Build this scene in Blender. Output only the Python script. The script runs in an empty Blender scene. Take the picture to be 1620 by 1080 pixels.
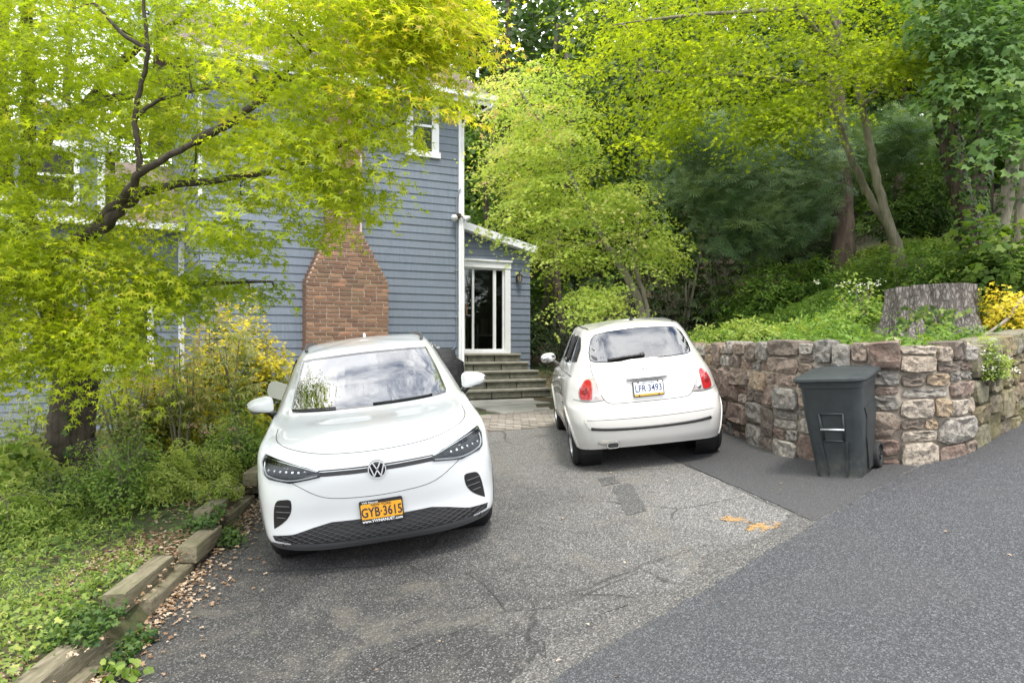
import bpy, bmesh, math, random
import numpy as np
from mathutils import Vector, Matrix
from mathutils.bvhtree import BVHTree
PI = math.pi
sc = bpy.context.scene
col = sc.collection
CZ = 2.0            # camera height above the datum
F = 1200.0          # focal length in pixels of the 1620 px wide photograph
# ---------------------------------------------------------------- camera
cam_d = bpy.data.cameras.new('camera'); cam = bpy.data.objects.new('camera', cam_d); col.objects.link(cam)
cam.location = (0, 0, CZ); cam.rotation_euler = (PI/2, 0, 0)
cam_d.sensor_width = 36; cam_d.lens = 36*F/1620; cam_d.shift_y = 5/1620
cam_d.clip_start = .05; cam_d.clip_end = 600
sc.camera = cam
# ---------------------------------------------------------------- light
SUN_EL, SUN_AZ = math.radians(66), math.radians(168)    # azimuth from +Y (away from camera) towards +X
wd = bpy.data.worlds.new('World'); sc.world = wd; wd.use_nodes = True
nt = wd.node_tree; nt.nodes.clear()
def wn(t, **k):
    n = nt.nodes.new(t)
    for a, b in k.items(): setattr(n, a, b)
    return n
sky = wn('ShaderNodeTexSky', sky_type='NISHITA', sun_disc=False, sun_elevation=SUN_EL, sun_rotation=SUN_AZ, dust_density=1.0)
bg = wn('ShaderNodeBackground'); bg.inputs[1].default_value = .13
cl = wn('ShaderNodeBackground'); cl.inputs[0].default_value = (1, .99, .97, 1); cl.inputs[1].default_value = 2.0
tc = wn('ShaderNodeTexCoord'); mp = wn('ShaderNodeMapping'); mp.inputs[3].default_value = (1, 1, 2.2); mp.inputs[1].default_value = (.35, .1, .6)
no = wn('ShaderNodeTexNoise'); no.inputs['Scale'].default_value = 2.3; no.inputs['Detail'].default_value = 9; no.inputs['Roughness'].default_value = .58
rp = wn('ShaderNodeValToRGB'); rp.color_ramp.elements[0].position = .36; rp.color_ramp.elements[1].position = .52
no2 = wn('ShaderNodeTexNoise'); no2.inputs['Scale'].default_value = 5; no2.inputs['Detail'].default_value = 6
rp2 = wn('ShaderNodeValToRGB'); rp2.color_ramp.elements[0].position = .35; rp2.color_ramp.elements[0].color = (.78, .80, .84, 1); rp2.color_ramp.elements[1].position = .62
mx = wn('ShaderNodeMixShader'); out = wn('ShaderNodeOutputWorld')
L = nt.links.new
L(tc.outputs['Generated'], mp.inputs[0]); L(mp.outputs[0], no.inputs[0]); L(mp.outputs[0], no2.inputs[0])
L(no.outputs[0], rp.inputs[0]); L(no2.outputs[0], rp2.inputs[0]); L(rp2.outputs[0], cl.inputs[0])
L(sky.outputs[0], bg.inputs[0]); L(rp.outputs[0], mx.inputs[0]); L(bg.outputs[0], mx.inputs[1]); L(cl.outputs[0], mx.inputs[2]); L(mx.outputs[0], out.inputs[0])
sd = bpy.data.lights.new('sun', 'SUN'); sd.energy = 2.2; sd.angle = math.radians(12); sd.color = (1, .95, .86)
so = bpy.data.objects.new('sun', sd); col.objects.link(so)
sdir = Vector((math.sin(SUN_AZ)*math.cos(SUN_EL), math.cos(SUN_AZ)*math.cos(SUN_EL), math.sin(SUN_EL)))
so.rotation_euler = sdir.to_track_quat('Z', 'Y').to_euler()
so.location = sdir*60
vs = sc.view_settings; vs.view_transform = 'Standard'; vs.look = 'None'; vs.gamma = 1; vs.exposure = .78; vs.use_curve_mapping = False
sc.render.film_transparent = False
sc.cycles.max_bounces = 8; sc.cycles.diffuse_bounces = 4; sc.cycles.glossy_bounces = 3; sc.cycles.transmission_bounces = 5
sc.cycles.transparent_max_bounces = 8; sc.cycles.caustics_reflective = False; sc.cycles.caustics_refractive = False
sc.cycles.use_denoising = True
# ---------------------------------------------------------------- helpers
def at(px, py, Y):
    return Vector(((px-810)/F*Y, Y, CZ+(545-py)/F*Y))
def tag(o, label=None, cat=None, group=None, kind=None):
    if label: o['label'] = label
    if cat: o['category'] = cat
    if group: o['group'] = group
    if kind: o['kind'] = kind
    return o
def thing(name, label, cat, loc=(0, 0, 0), group=None):
    o = bpy.data.objects.new(name, None); col.objects.link(o); o.location = loc; o.empty_display_size = .2
    return tag(o, label, cat, group)
def adopt(o, p, local=False):
    o.parent = p
    if not local:
        o.matrix_parent_inverse = Matrix.Translation(-Vector(p.location)) if p.type == 'EMPTY' else Matrix.Identity(4)
    return o
def mesh(name, V, Fc, mats=None, parent=None, local=False, smooth=False, mi=None):
    m = bpy.data.meshes.new(name)
    m.from_pydata([tuple(v) for v in V], [], [tuple(f) for f in Fc]); 
    if mats is not None:
        for q in (mats if isinstance(mats, (list, tuple)) else [mats]): m.materials.append(q)
    if mi is not None: m.polygons.foreach_set('material_index', mi)
    if smooth: m.polygons.foreach_set('use_smooth', [True]*len(m.polygons))
    m.update()
    return link(name, m, parent, local)
def link(name, m, parent=None, local=False):
    o = bpy.data.objects.new(name, m); col.objects.link(o)
    if parent is not None:
        if local or parent.type != 'EMPTY': o.parent = parent
        else: adopt(o, parent)
    return o
def bm_obj(name, bm, mat, parent=None, local=False, smooth=False):
    m = bpy.data.meshes.new(name); bm.to_mesh(m); bm.free()
    if mat is not None:
        for q in (mat if isinstance(mat, (list, tuple)) else [mat]): m.materials.append(q)
    if smooth: m.polygons.foreach_set('use_smooth', [True]*len(m.polygons))
    return link(name, m, parent, local)
class MB:
    """collects simple shapes into one mesh"""
    def __init__(s): s.V = []; s.F = []
    def add(s, V, Fc):
        b = len(s.V); s.V += [Vector(v) for v in V]; s.F += [tuple(i+b for i in f) for f in Fc]; return s
    def box(s, c, d, M=None, bev=0):
        hx, hy, hz = d[0]/2, d[1]/2, d[2]/2
        if bev <= 0:
            V = [Vector((x, y, z)) for x in (-hx, hx) for y in (-hy, hy) for z in (-hz, hz)]
            Fc = [(0, 1, 3, 2), (4, 6, 7, 5), (0, 4, 5, 1), (2, 3, 7, 6), (0, 2, 6, 4), (1, 5, 7, 3)]
        else:
            bm = bmesh.new(); bmesh.ops.create_cube(bm, size=1)
            for v in bm.verts: v.co = Vector((v.co.x*d[0], v.co.y*d[1], v.co.z*d[2]))
            bmesh.ops.bevel(bm, geom=bm.edges[:], offset=bev, segments=2, profile=.6, affect='EDGES')
            bm.verts.index_update(); V = [v.co.copy() for v in bm.verts]; Fc = [tuple(v.index for v in f.verts) for f in bm.faces]; bm.free()
        c = Vector(c)
        V = [(M @ v if M is not None else v)+c for v in V]
        return s.add(V, Fc)
    def tube(s, P, R, n=8, cap=True):
        P = [Vector(p) for p in P]
        if not hasattr(R, '__len__'): R = [R]*len(P)
        V = []; Fc = []
        ref = Vector((0, 0, 1)); d0 = (P[-1]-P[0])
        if d0.length and abs(d0.normalized().z) > .9: ref = Vector((1, 0, 0))
        for i, p in enumerate(P):
            t = (P[min(i+1, len(P)-1)]-P[max(i-1, 0)])
            t = t.normalized() if t.length > 1e-9 else Vector((0, 0, 1))
            a = t.cross(ref); a = a.normalized() if a.length > 1e-6 else t.orthogonal().normalized()
            b = a.cross(t)
            for k in range(n):
                q = 2*PI*k/n; V.append(p+(a*math.cos(q)+b*math.sin(q))*R[i])
        for i in range(len(P)-1):
            for k in range(n):
                Fc.append((i*n+k, i*n+(k+1) % n, (i+1)*n+(k+1) % n, (i+1)*n+k))
        if cap: Fc.append(tuple(range(n-1, -1, -1))); Fc.append(tuple((len(P)-1)*n+k for k in range(n)))
        return s.add(V, Fc)
    def lathe(s, prof, n=32, M=None, c=(0, 0, 0), close=False):
        """prof: list of (r, h); axis = local Z"""
        V = []; Fc = []; c = Vector(c); m = len(prof)
        for r, h in prof:
            for k in range(n):
                q = 2*PI*k/n; v = Vector((r*math.cos(q), r*math.sin(q), h)); V.append((M @ v if M is not None else v)+c)
        for i in range(m if close else m-1):
            j = (i+1) % m
            for k in range(n): Fc.append((i*n+k, i*n+(k+1) % n, j*n+(k+1) % n, j*n+k))
        return s.add(V, Fc)
    def prism(s, poly, h0, h1, M=None, c=(0, 0, 0)):
        n = len(poly); c = Vector(c)
        V = [Vector((p[0], p[1], h0)) for p in poly]+[Vector((p[0], p[1], h1)) for p in poly]
        V = [(M @ v if M is not None else v)+c for v in V]
        Fc = [tuple(range(n-1, -1, -1)), tuple(range(n, 2*n))]+[(i, (i+1) % n, n+(i+1) % n, n+i) for i in range(n)]
        return s.add(V, Fc)
    def build(s, name, mat, parent=None, local=False, smooth=False, auto=None):
        o = mesh(name, s.V, s.F, mat, parent, local, smooth or auto is not None)
        if auto is not None: sharp(o.data, auto)
        return o
def sharp(m, deg):
    bm = bmesh.new(); bm.from_mesh(m); bm.normal_update()
    bmesh.ops.recalc_face_normals(bm, faces=bm.faces[:])
    lim = math.radians(deg)
    for f in bm.faces: f.smooth = True
    for e in bm.edges:
        if len(e.link_faces) == 2 and e.calc_face_angle(0) > lim: e.smooth = False
    bm.to_mesh(m); bm.free()
def catmull(P, n, closed=False):
    P = np.asarray(P, float); m = len(P); o = []
    for i in range(m if closed else m-1):
        if closed: a, b, c, d = P[i-1], P[i], P[(i+1) % m], P[(i+2) % m]
        else:
            b, c = P[i], P[i+1]; a = P[i-1] if i else 2*b-c; d = P[i+2] if i+2 < m else 2*c-b
        for k in range(n):
            t = k/n; o.append(.5*((2*b)+(c-a)*t+(2*a-5*b+4*c-d)*t*t+(3*b-a-3*c+d)*t**3))
    if not closed: o.append(P[-1])
    return np.array(o)
# ---- materials
def material(name):
    m = bpy.data.materials.new(name); m.use_nodes = True; t = m.node_tree; t.nodes.clear()
    o = t.nodes.new('ShaderNodeOutputMaterial'); p = t.nodes.new('ShaderNodeBsdfPrincipled'); t.links.new(p.outputs[0], o.inputs[0])
    return m, t, p, o
def simple(name, c, rough=.5, metal=0, coat=0, spec=.5, coatr=.03):
    m, t, p, o = material(name)
    p.inputs['Base Color'].default_value = (*c, 1); p.inputs['Roughness'].default_value = rough; p.inputs['Metallic'].default_value = metal
    p.inputs['Coat Weight'].default_value = coat; p.inputs['Coat Roughness'].default_value = coatr; p.inputs['Specular IOR Level'].default_value = spec
    return m
def node(t, ty, ins=None, **k):
    n = t.nodes.new(ty)
    for a, b in k.items(): setattr(n, a, b)
    for a, b in (ins or {}).items():
        if hasattr(b, 'is_output') or isinstance(b, bpy.types.NodeSocket): t.links.new(b, n.inputs[a])
        else: n.inputs[a].default_value = b
    return n
def ramp(t, fac, stops, interp='LINEAR'):
    r = t.nodes.new('ShaderNodeValToRGB'); r.color_ramp.interpolation = interp
    e = r.color_ramp.elements
    while len(e) < len(stops): e.new(.5)
    for q, (p, c) in zip(e, stops): q.position = p; q.color = (*c, 1) if len(c) == 3 else c
    t.links.new(fac, r.inputs[0]); return r.outputs[0]
def mixc(t, fac, a, b, mode='MIX'):
    n = t.nodes.new('ShaderNodeMix'); n.data_type = 'RGBA'; n.blend_type = mode
    for i, v in ((0, fac), (6, a), (7, b)):
        if isinstance(v, bpy.types.NodeSocket): t.links.new(v, n.inputs[i])
        else: n.inputs[i].default_value = v if i == 0 else ((*v, 1) if len(v) == 3 else v)
    return n.outputs[2]
def noise(t, scale, detail=4, rough=.55, vec=None, out=0, dist=0):
    n = node(t, 'ShaderNodeTexNoise', {'Scale': scale, 'Detail': detail, 'Roughness': rough, 'Distortion': dist})
    if vec is not None: t.links.new(vec, n.inputs['Vector'])
    return n.outputs[out]
def pos(t): return t.nodes.new('ShaderNodeNewGeometry').outputs['Position']
def objco(t): return t.nodes.new('ShaderNodeTexCoord').outputs['Object']
def bump(t, p, h, strength=.3, dist=.01):
    b = node(t, 'ShaderNodeBump', {'Strength': strength, 'Distance': dist, 'Height': h}); t.links.new(b.outputs[0], p.inputs['Normal']); return b
def rnd(t): return t.nodes.new('ShaderNodeObjectInfo').outputs['Random']
def math_(t, op, a, b=0.0):
    n = t.nodes.new('ShaderNodeMath'); n.operation = op
    for i, v in ((0, a), (1, b)):
        if isinstance(v, bpy.types.NodeSocket): t.links.new(v, n.inputs[i])
        else: n.inputs[i].default_value = v
    return n.outputs[0]
# ================================================================ terrain
def sstep(a, b, x):
    t = np.clip((x-a)/(b-a), 0, 1); return t*t*(3-2*t)
WALL = np.array([(8.6, 11.2), (6.6, 9.25), (5.56, 8.24), (4.63, 7.41), (4.16, 6.99), (3.82, 6.86), (3.44, 6.95), (3.0, 7.30), (2.77, 7.74), (2.68, 8.71), (2.5, 10.0), (2.28, 11.6), (2.05, 13.4)])
BANKPOLY = np.vstack([WALL, [(1.75, 15.5), (1.6, 18), (2.2, 22), (2.2, 90), (90, 90), (90, 60), (30, 29)]])
def inpoly(x, y, P):
    c = np.zeros(np.shape(x), bool); n = len(P)
    for i in range(n):
        x1, y1 = P[i]; x2, y2 = P[(i+1) % n]
        c ^= ((y1 > y) != (y2 > y)) & (x < (x2-x1)*(y-y1)/((y2-y1) if y2 != y1 else 1e-9)+x1)
    return c
def polydist(x, y, P):
    d = np.full(np.shape(x), 1e9)
    for (x1, y1), (x2, y2) in zip(P[:-1], P[1:]):
        dx, dy = x2-x1, y2-y1; t = np.clip(((x-x1)*dx+(y-y1)*dy)/(dx*dx+dy*dy), 0, 1)
        d = np.minimum(d, np.hypot(x-x1-t*dx, y-y1-t*dy))
    return d
def xedge(y): return -2.05-.085*np.clip(y, 0, 13)-.06*np.clip(y-13, 0, 30)
def drive(x, y):
    yc = np.where(y < 10, y, 10+.9*(1-np.exp(-np.maximum(y-10, 0)/.9)))
    k = 1-.17*sstep(5.0, 8.6, y)-.6*sstep(9.8, 13, y)
    xx = np.clip(x, -9, 14)
    return .089+.0612*yc+.121*(1.4+(xx-1.4)*k)-.09*sstep(10.2, 13, y)
def fnoise(x, y, s, seed=0):
    return (np.sin(x*s+seed*1.7+1.3*np.sin(y*s*.7+seed))+np.sin(y*s*1.13+seed*2.1+1.7*np.sin(x*s*.83+seed*.5)))*.5
WTOP = 2.0
def walltop(x, y):   # level of the wall head near (x, y)
    return WTOP+.16*sstep(4.4, 6.0, x)+.25*sstep(6, 9, x)-.9*sstep(13.0, 17.5, y)*sstep(6, 2, x)
BP2 = BANKPOLY[:-1]
def gz(x, y):
    x = np.asarray(x, float); y = np.asarray(y, float)
    z = drive(x, y)+.26*np.clip(y-21, 0, 45)*sstep(-12, 0, x)
    d = xedge(y)-x
    xe = xedge(y)
    g = drive(xe, y)+.17-.11*np.minimum(np.maximum(d, 0), 9)-.03*np.clip(d-9, 0, 40)+.05*fnoise(x, y, 1.1)*sstep(.3, 1.5, d)+.02*fnoise(x, y, 3.1, 3)*sstep(.1, .8, d)
    g = g-.06*np.maximum(y-12, 0)*sstep(2, 6, d)*.3
    z = np.where(d > 0, g, z)
    inb = inpoly(x, y, BANKPOLY)
    db = polydist(x, y, BANKPOLY[:16])
    b = walltop(x, y)-.05+.05*np.minimum(db, 1.3)+.25*np.clip(db-1.3, 0, 9)+.30*np.clip(db-10.3, 0, 40)+.05*fnoise(x, y, 1.3, 2)*sstep(.3, 1.2, db)+.5*sstep(6.2, 8.8, x)*sstep(.3, 2.0, db)
    z = np.where(inb, b, z)
    return z
def g1(x, y): return float(gz(np.array([x]), np.array([y]))[0])
# ---- ground materials
def m_soil():
    m, t, p, o = material('garden_soil')
    P = pos(t)
    c = ramp(t, noise(t, 9, 8, .65, P), [(.3, (.035, .024, .014)), (.5, (.085, .06, .035)), (.7, (.17, .125, .075))])
    c = mixc(t, ramp(t, noise(t, .9, 4, .6, P), [(.42, (0, 0, 0)), (.6, (1, 1, 1))]), c, (.05, .075, .02))
    t.links.new(c, p.inputs['Base Color']); p.inputs['Roughness'].default_value = .95
    bump(t, p, noise(t, 30, 6, .7, P), .8, .03); return m
def speck(t, P, sc):
    v = node(t, 'ShaderNodeTexVoronoi', {'Scale': sc, 'Randomness': 1.0}); t.links.new(P, v.inputs['Vector']); return v
def m_asphalt_old():
    m, t, p, o = material('worn_asphalt')
    P = pos(t)
    v = speck(t, P, 120)
    n1 = noise(t, 75, 3, .7, P); big = noise(t, .55, 5, .6, P, dist=.4); mid = noise(t, 3.2, 5, .65, P)
    grain = ramp(t, v.outputs['Color'], [(.10, (.045, .045, .045)), (.38, (.10, .098, .094)), (.70, (.18, .174, .165)), (.95, (.38, .367, .345))])
    dark = ramp(t, v.outputs['Color'], [(.2, (.015, .015, .016)), (.7, (.048, .047, .046)), (.97, (.22, .21, .20))])
    sx = node(t, 'ShaderNodeSeparateXYZ', {0: P})
    # fresher binder towards the lower left, washed-out stone towards the upper right
    gx = math_(t, 'ADD', math_(t, 'MULTIPLY', sx.outputs[0], .16), math_(t, 'MULTIPLY', sx.outputs[1], .075))
    f = math_(t, 'ADD', math_(t, 'MULTIPLY', big, .9), gx)
    f = math_(t, 'ADD', f, math_(t, 'MULTIPLY', mid, .35))
    fr = ramp(t, f, [(.80, (0, 0, 0)), (1.0, (.62, .62, .62)), (1.0, (1, 1, 1))])
    fr = ramp(t, math_(t, 'SUBTRACT', f, .40), [(.42, (0, 0, 0)), (.95, (1, 1, 1))])
    c = mixc(t, fr, dark, grain)
    dust = ramp(t, noise(t, 1.4, 7, .7, P, dist=.8), [(.52, (0, 0, 0)), (.75, (.6, .6, .6))])
    c = mixc(t, dust, c, (.16, .145, .115))
    # hairline cracks
    w = node(t, 'ShaderNodeTexVoronoi', {'Scale': .75}, feature='DISTANCE_TO_EDGE')
    wv = node(t, 'ShaderNodeMix', {0: .18}); wv.data_type = 'VECTOR'
    t.links.new(P, wv.inputs[4]); t.links.new(noise(t, 2.2, 6, .7, P, 1), wv.inputs[5]); t.links.new(wv.outputs[1], w.inputs['Vector'])
    cr = ramp(t, w.outputs['Distance'], [(.0, (1, 1, 1)), (.012, (0, 0, 0))])
    cm = math_(t, 'MULTIPLY', cr, ramp(t, noise(t, 1.1, 3, .5, P), [(.48, (0, 0, 0)), (.6, (.8, .8, .8))]))
    c = mixc(t, cm, c, (.012, .012, .012))
    t.links.new(c, p.inputs['Base Color']); p.inputs['Roughness'].default_value = .82
    h = math_(t, 'SUBTRACT', v.outputs['Distance'], math_(t, 'MULTIPLY', cm, .6))
    bump(t, p, h, .5, .006); return m
def m_asphalt_new(name, c0, c1, c2, scale, rough):
    m, t, p, o = material(name)
    P = pos(t); v = speck(t, P, scale)
    c = ramp(t, v.outputs['Color'], [(.15, c0), (.6, c1), (.97, c2)])
    c = mixc(t, ramp(t, noise(t, 1.1, 6, .6, P), [(.4, (0, 0, 0)), (.75, (.35, .35, .35))]), c, (.075, .073, .07))
    t.links.new(c, p.inputs['Base Color']); p.inputs['Roughness'].default_value = rough
    bump(t, p, v.outputs['Distance'], .7, .007); return m
M_SOIL = m_soil(); M_OLD = m_asphalt_old()
M_ROAD = m_asphalt_new('road_asphalt', (.024, .025, .028), (.052, .054, .060), (.16, .163, .172), 125, .62)
M_PATCH = m_asphalt_new('patch_asphalt', (.035, .035, .037), (.06, .06, .062), (.13, .13, .13), 170, .8)
def sheet(name, poly, dz, step, mat, zf=drive, label=None):
    bm = bmesh.new(); vs_ = [bm.verts.new((x, y, 0)) for x, y in poly]; bm.faces.new(vs_)
    xs = [p[0] for p in poly]; ys = [p[1] for p in poly]
    bmesh.ops.triangulate(bm, faces=bm.faces[:])
    for ax, lo, hi in ((0, min(xs), max(xs)), (1, min(ys), max(ys))):
        q = math.ceil(lo/step)*step
        while q < hi:
            n = Vector((0, 0, 0)); n[ax] = 1; c = Vector((0, 0, 0)); c[ax] = q
            bmesh.ops.bisect_plane(bm, geom=bm.verts[:]+bm.edges[:]+bm.faces[:], plane_co=c, plane_no=n, dist=1e-5); q += step
    X = np.array([v.co.x for v in bm.verts]); Y = np.array([v.co.y for v in bm.verts]); Z = zf(X, Y)+dz
    for v, z in zip(bm.verts, Z): v.co.z = float(z)
    bmesh.ops.recalc_face_normals(bm, faces=bm.faces[:])
    if sum(f.normal.z for f in bm.faces) < 0: bmesh.ops.reverse_faces(bm, faces=bm.faces[:])
    o = bm_obj(name, bm, mat, smooth=True); tag(o, label, kind='structure'); return o
# one ground sheet out to the horizon, finer near the camera
def axis(lo, hi, c, d0, k):
    a = [c]; d = d0
    while a[-1] < hi: a.append(a[-1]+d); d *= k
    b = [c]; d = d0
    while b[-1] > lo: b.append(b[-1]-d); d *= k
    return np.array(sorted(set(a+b)))
gxs = np.concatenate([axis(-160, -10, -10, .6, 1.12)[:-1], np.arange(-10, 10, .16), axis(10, 160, 10, .4, 1.12)])
gys = np.concatenate([axis(-60, 0, 0, .5, 1.2)[:-1], np.arange(0, 22, .16), axis(22, 240, 22, .4, 1.12)])
GX, GY = np.meshgrid(gxs, gys); GZ = gz(GX, GY)
ROADL = [(-2.6, .75), (-1.2, 2.2), (.186, 3.72), (1.126, 4.55), (2.08, 5.4), (3.16, 6.36), (3.62, 6.72)]
ROADW = [(3.82, 6.80), (4.16, 6.93), (4.63, 7.35), (5.56, 8.18), (6.6, 9.19), (8.6, 11.14), (14, 16.2), (24, 25)]
_rr = random.Random(21)
def rag(P, amp, step):
    o_ = []
    for (x0, y0), (x1, y1) in zip(P[:-1], P[1:]):
        n_ = max(1, int(math.hypot(x1-x0, y1-y0)/step))
        for k in range(n_): f_ = k/n_; o_.append((x0+(x1-x0)*f_+_rr.uniform(-amp, amp), y0+(y1-y0)*f_+_rr.uniform(-amp, amp)))
    return o_+[P[-1]]
ROADL0 = ROADL; ROADL = [ROADL[0]]+rag(ROADL[1:], .022, .07)
ROADPOLY = ROADL+ROADW+[(40, 25), (30, -20), (-14, -20), (-10, -7)]
DRIVEPOLY = [(-2.6, .75)]+[(x+.12, y-.12) for x, y in ROADL0[1:]]+[(3.82, 6.88), (3.44, 6.99), (3.02, 7.33), (2.80, 7.76), (2.71, 8.72), (2.53, 10.0), (2.45, 10.75), (1.0, 10.85), (-.6, 10.95), (-1.7, 11.2), (-2.4, 12.6), (-3.05, 12.6), (-2.93, 10.4), (-2.81, 9), (-2.64, 7), (-2.47, 5), (-2.22, 2)]
pave = inpoly(GX, GY, np.array(ROADPOLY)) | inpoly(GX, GY, np.array(DRIVEPOLY))
flat = (GX > xedge(GY)-.12) & ~inpoly(GX, GY, BANKPOLY) & (GY < 21)
near_w = inpoly(GX, GY, BANKPOLY) & (polydist(GX, GY, WALL) < .17)
GZ = np.where(pave | flat, drive(GX, GY)-.06, GZ); GZ = np.where(near_w, drive(GX, GY)-.06, GZ)
n1, n2 = GX.shape
idx = np.arange(n1*n2).reshape(n1, n2)
Fg = np.stack([idx[:-1, :-1], idx[:-1, 1:], idx[1:, 1:], idx[1:, :-1]], -1).reshape(-1, 4)
o = mesh('ground', np.stack([GX, GY, GZ], -1).reshape(-1, 3).tolist(), Fg.tolist(), M_SOIL, smooth=True); tag(o, 'brown garden soil and wooded hillside ground', kind='structure')
sheet('driveway', DRIVEPOLY, 0, .5, M_OLD, label='worn grey speckled asphalt driveway under both cars')
sheet('road', ROADPOLY, .014, .8, M_ROAD, label='fresh dark blue-grey asphalt road rising to the right')
PATCH = rag([(1.62, 8.35), (1.80, 7.6), (2.02, 6.6), (2.22, 5.58)], .008, .1)+[(2.7, 5.97), (3.16, 6.39), (3.6, 6.74), (3.44, 6.98), (3.02, 7.32), (2.79, 7.75), (2.70, 8.71), (2.56, 9.7), (1.5, 9.7)]
sheet('asphalt_patch', PATCH, .006, .5, M_PATCH, label='smooth dark asphalt patch in front of the stone wall')
# older square repair and oil stain patches in the drive
def blot(name, c, rx, ry, ang, mat, dz, seed, label, n=28, jag=.25):
    r = random.Random(seed); P = []
    for k in range(n):
        q = 2*PI*k/n; s = 1+jag*(r.random()-.5)*2
        x = rx*s*math.cos(q); y = ry*s*math.sin(q); P.append((c[0]+x*math.cos(ang)-y*math.sin(ang), c[1]+x*math.sin(ang)+y*math.cos(ang)))
    return sheet(name, P, dz, .4, mat, label=label)

M_GRIT = m_asphalt_new('gritty_edge', (.04, .039, .037), (.10, .097, .09), (.28, .265, .245), 110, .9)
M_REPAIR = m_asphalt_new('old_repair_asphalt', (.04, .04, .04), (.085, .084, .082), (.22, .215, .205), 110, .85)
M_TAR = simple('crack_filler', (.035, .034, .033), .8)
def pw(px, py):      # a pixel of the photograph to a place on the drive plane
    r, k = (px-810)/F, (py-545)/F; y = 6.0
    for _ in range(30): y = (CZ-float(drive(np.array(r*y), np.array(y))))/k
    return (r*y, y)
def band(P, w0, w1, amp, seed):
    r = random.Random(seed); a, b = [], []
    for i, (x, y) in enumerate(P):
        x0, y0 = P[max(i-1, 0)]; x1, y1 = P[min(i+1, len(P)-1)]; q = math.hypot(x1-x0, y1-y0); nx, ny = -(y1-y0)/q, (x1-x0)/q
        a.append((x+nx*w0*r.uniform(1-amp, 1+amp), y+ny*w0*r.uniform(1-amp, 1+amp))); b.append((x-nx*w1*r.uniform(1-amp, 1+amp), y-ny*w1*r.uniform(1-amp, 1+amp)))
    return a+b[::-1]
sheet('gritty_edge', band(rag(ROADL0[1:], .03, .12), .26, .02, .55, 3), .0045, .6, M_GRIT, label='gritty worn band of driveway along the new road edge')
sheet('asphalt_repair', rag([pw(968, 770), pw(998, 764), pw(1022, 808), pw(990, 815), pw(968, 770)], .012, .06)[:-1], .0045, .4, M_REPAIR, label='dark rectangular repair patch in the worn driveway')
sheet('asphalt_repair', rag([pw(945, 757), pw(972, 753), pw(980, 764), pw(953, 768), pw(945, 757)], .012, .06)[:-1], .0045, .4, M_REPAIR, label='small dark repair square behind the hatchback')
for i, P in enumerate(([(1088, 736), (1140, 760), (1200, 789), (1283, 824)], [(690, 1010), (760, 985), (800, 968), (880, 960), (940, 935), (1010, 905)], [(735, 905), (770, 930), (800, 968)], [(560, 1075), (640, 1030), (690, 1010)], [(980, 905), (1060, 880), (1120, 862)])):
    Q = catmull(np.array([pw(*q) for q in P]), 10).tolist(); sheet('crack', band(rag([tuple(q) for q in Q], .008, .05), .0028, .0028, .8, i), .0085, .6, M_TAR, label=('dark seam along the edge of the smooth asphalt patch', 'long crack crossing the driveway near the road edge', 'short crack branching towards the crossover', 'crack running to the bottom edge of the driveway', 'fine crack below the repair patch')[i])
# ================================================================ cars: shared tools
def two_sided(name, c, inner, rough=.3, coat=1.0):
    m, t, p, o = material(name)
    p.inputs['Coat Weight'].default_value = coat; p.inputs['Coat Roughness'].default_value = .02
    g = t.nodes.new('ShaderNodeNewGeometry')
    t.links.new(mixc(t, g.outputs['Backfacing'], c, inner), p.inputs['Base Color']); p.inputs['Roughness'].default_value = rough
    return m
M_WHITE = two_sided('white_car_paint', (.66, .675, .68), (.03, .03, .032))
M_PEARL = two_sided('pearl_white_car_paint', (.67, .655, .625), (.10, .095, .09))
M_BLACK = simple('black_plastic', (.012, .012, .013), .45)
M_GREYPL = simple('grey_cladding_plastic', (.075, .078, .082), .5)
M_GLOSSBLK = simple('gloss_black', (.006, .006, .007), .08, coat=.5)
M_CHROME = simple('chrome', (.82, .83, .84), .07, metal=1)
M_SILVER = simple('silver_alloy', (.55, .56, .57), .25, metal=1)
M_RUBBER = simple('tyre_rubber', (.018, .018, .018), .75)
M_SEAM = simple('panel_gap', (.03, .03, .03), .8)
M_SEAT = simple('seat_fabric', (.07, .07, .075), .9)
M_SEATL = simple('light_seat_fabric', (.45, .41, .35), .9)
M_DASH = simple('dashboard', (.025, .025, .028), .6)
def m_glass(name, tint, ior=1.6, amount=1.0):
    m = bpy.data.materials.new(name); m.use_nodes = True; t = m.node_tree; t.nodes.clear()
    o = t.nodes.new('ShaderNodeOutputMaterial')
    tr = node(t, 'ShaderNodeBsdfTransparent', {0: (*tint, 1)}); gl = node(t, 'ShaderNodeBsdfGlossy', {'Roughness': .005, 'Color': (amount, amount, amount, 1)})
    fr = node(t, 'ShaderNodeFresnel', {'IOR': ior}); mx_ = t.nodes.new('ShaderNodeMixShader')
    t.links.new(fr.outputs[0], mx_.inputs[0]); t.links.new(tr.outputs[0], mx_.inputs[1]); t.links.new(gl.outputs[0], mx_.inputs[2]); t.links.new(mx_.outputs[0], o.inputs[0])
    return m
M_WSHIELD = m_glass('windshield_glass', (.30, .34, .34), 3.6)
M_GLASS = m_glass('car_window_glass', (.45, .48, .48), 1.75)
M_LENS = m_glass('clear_lamp_lens', (.80, .82, .83), 1.22)
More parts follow.
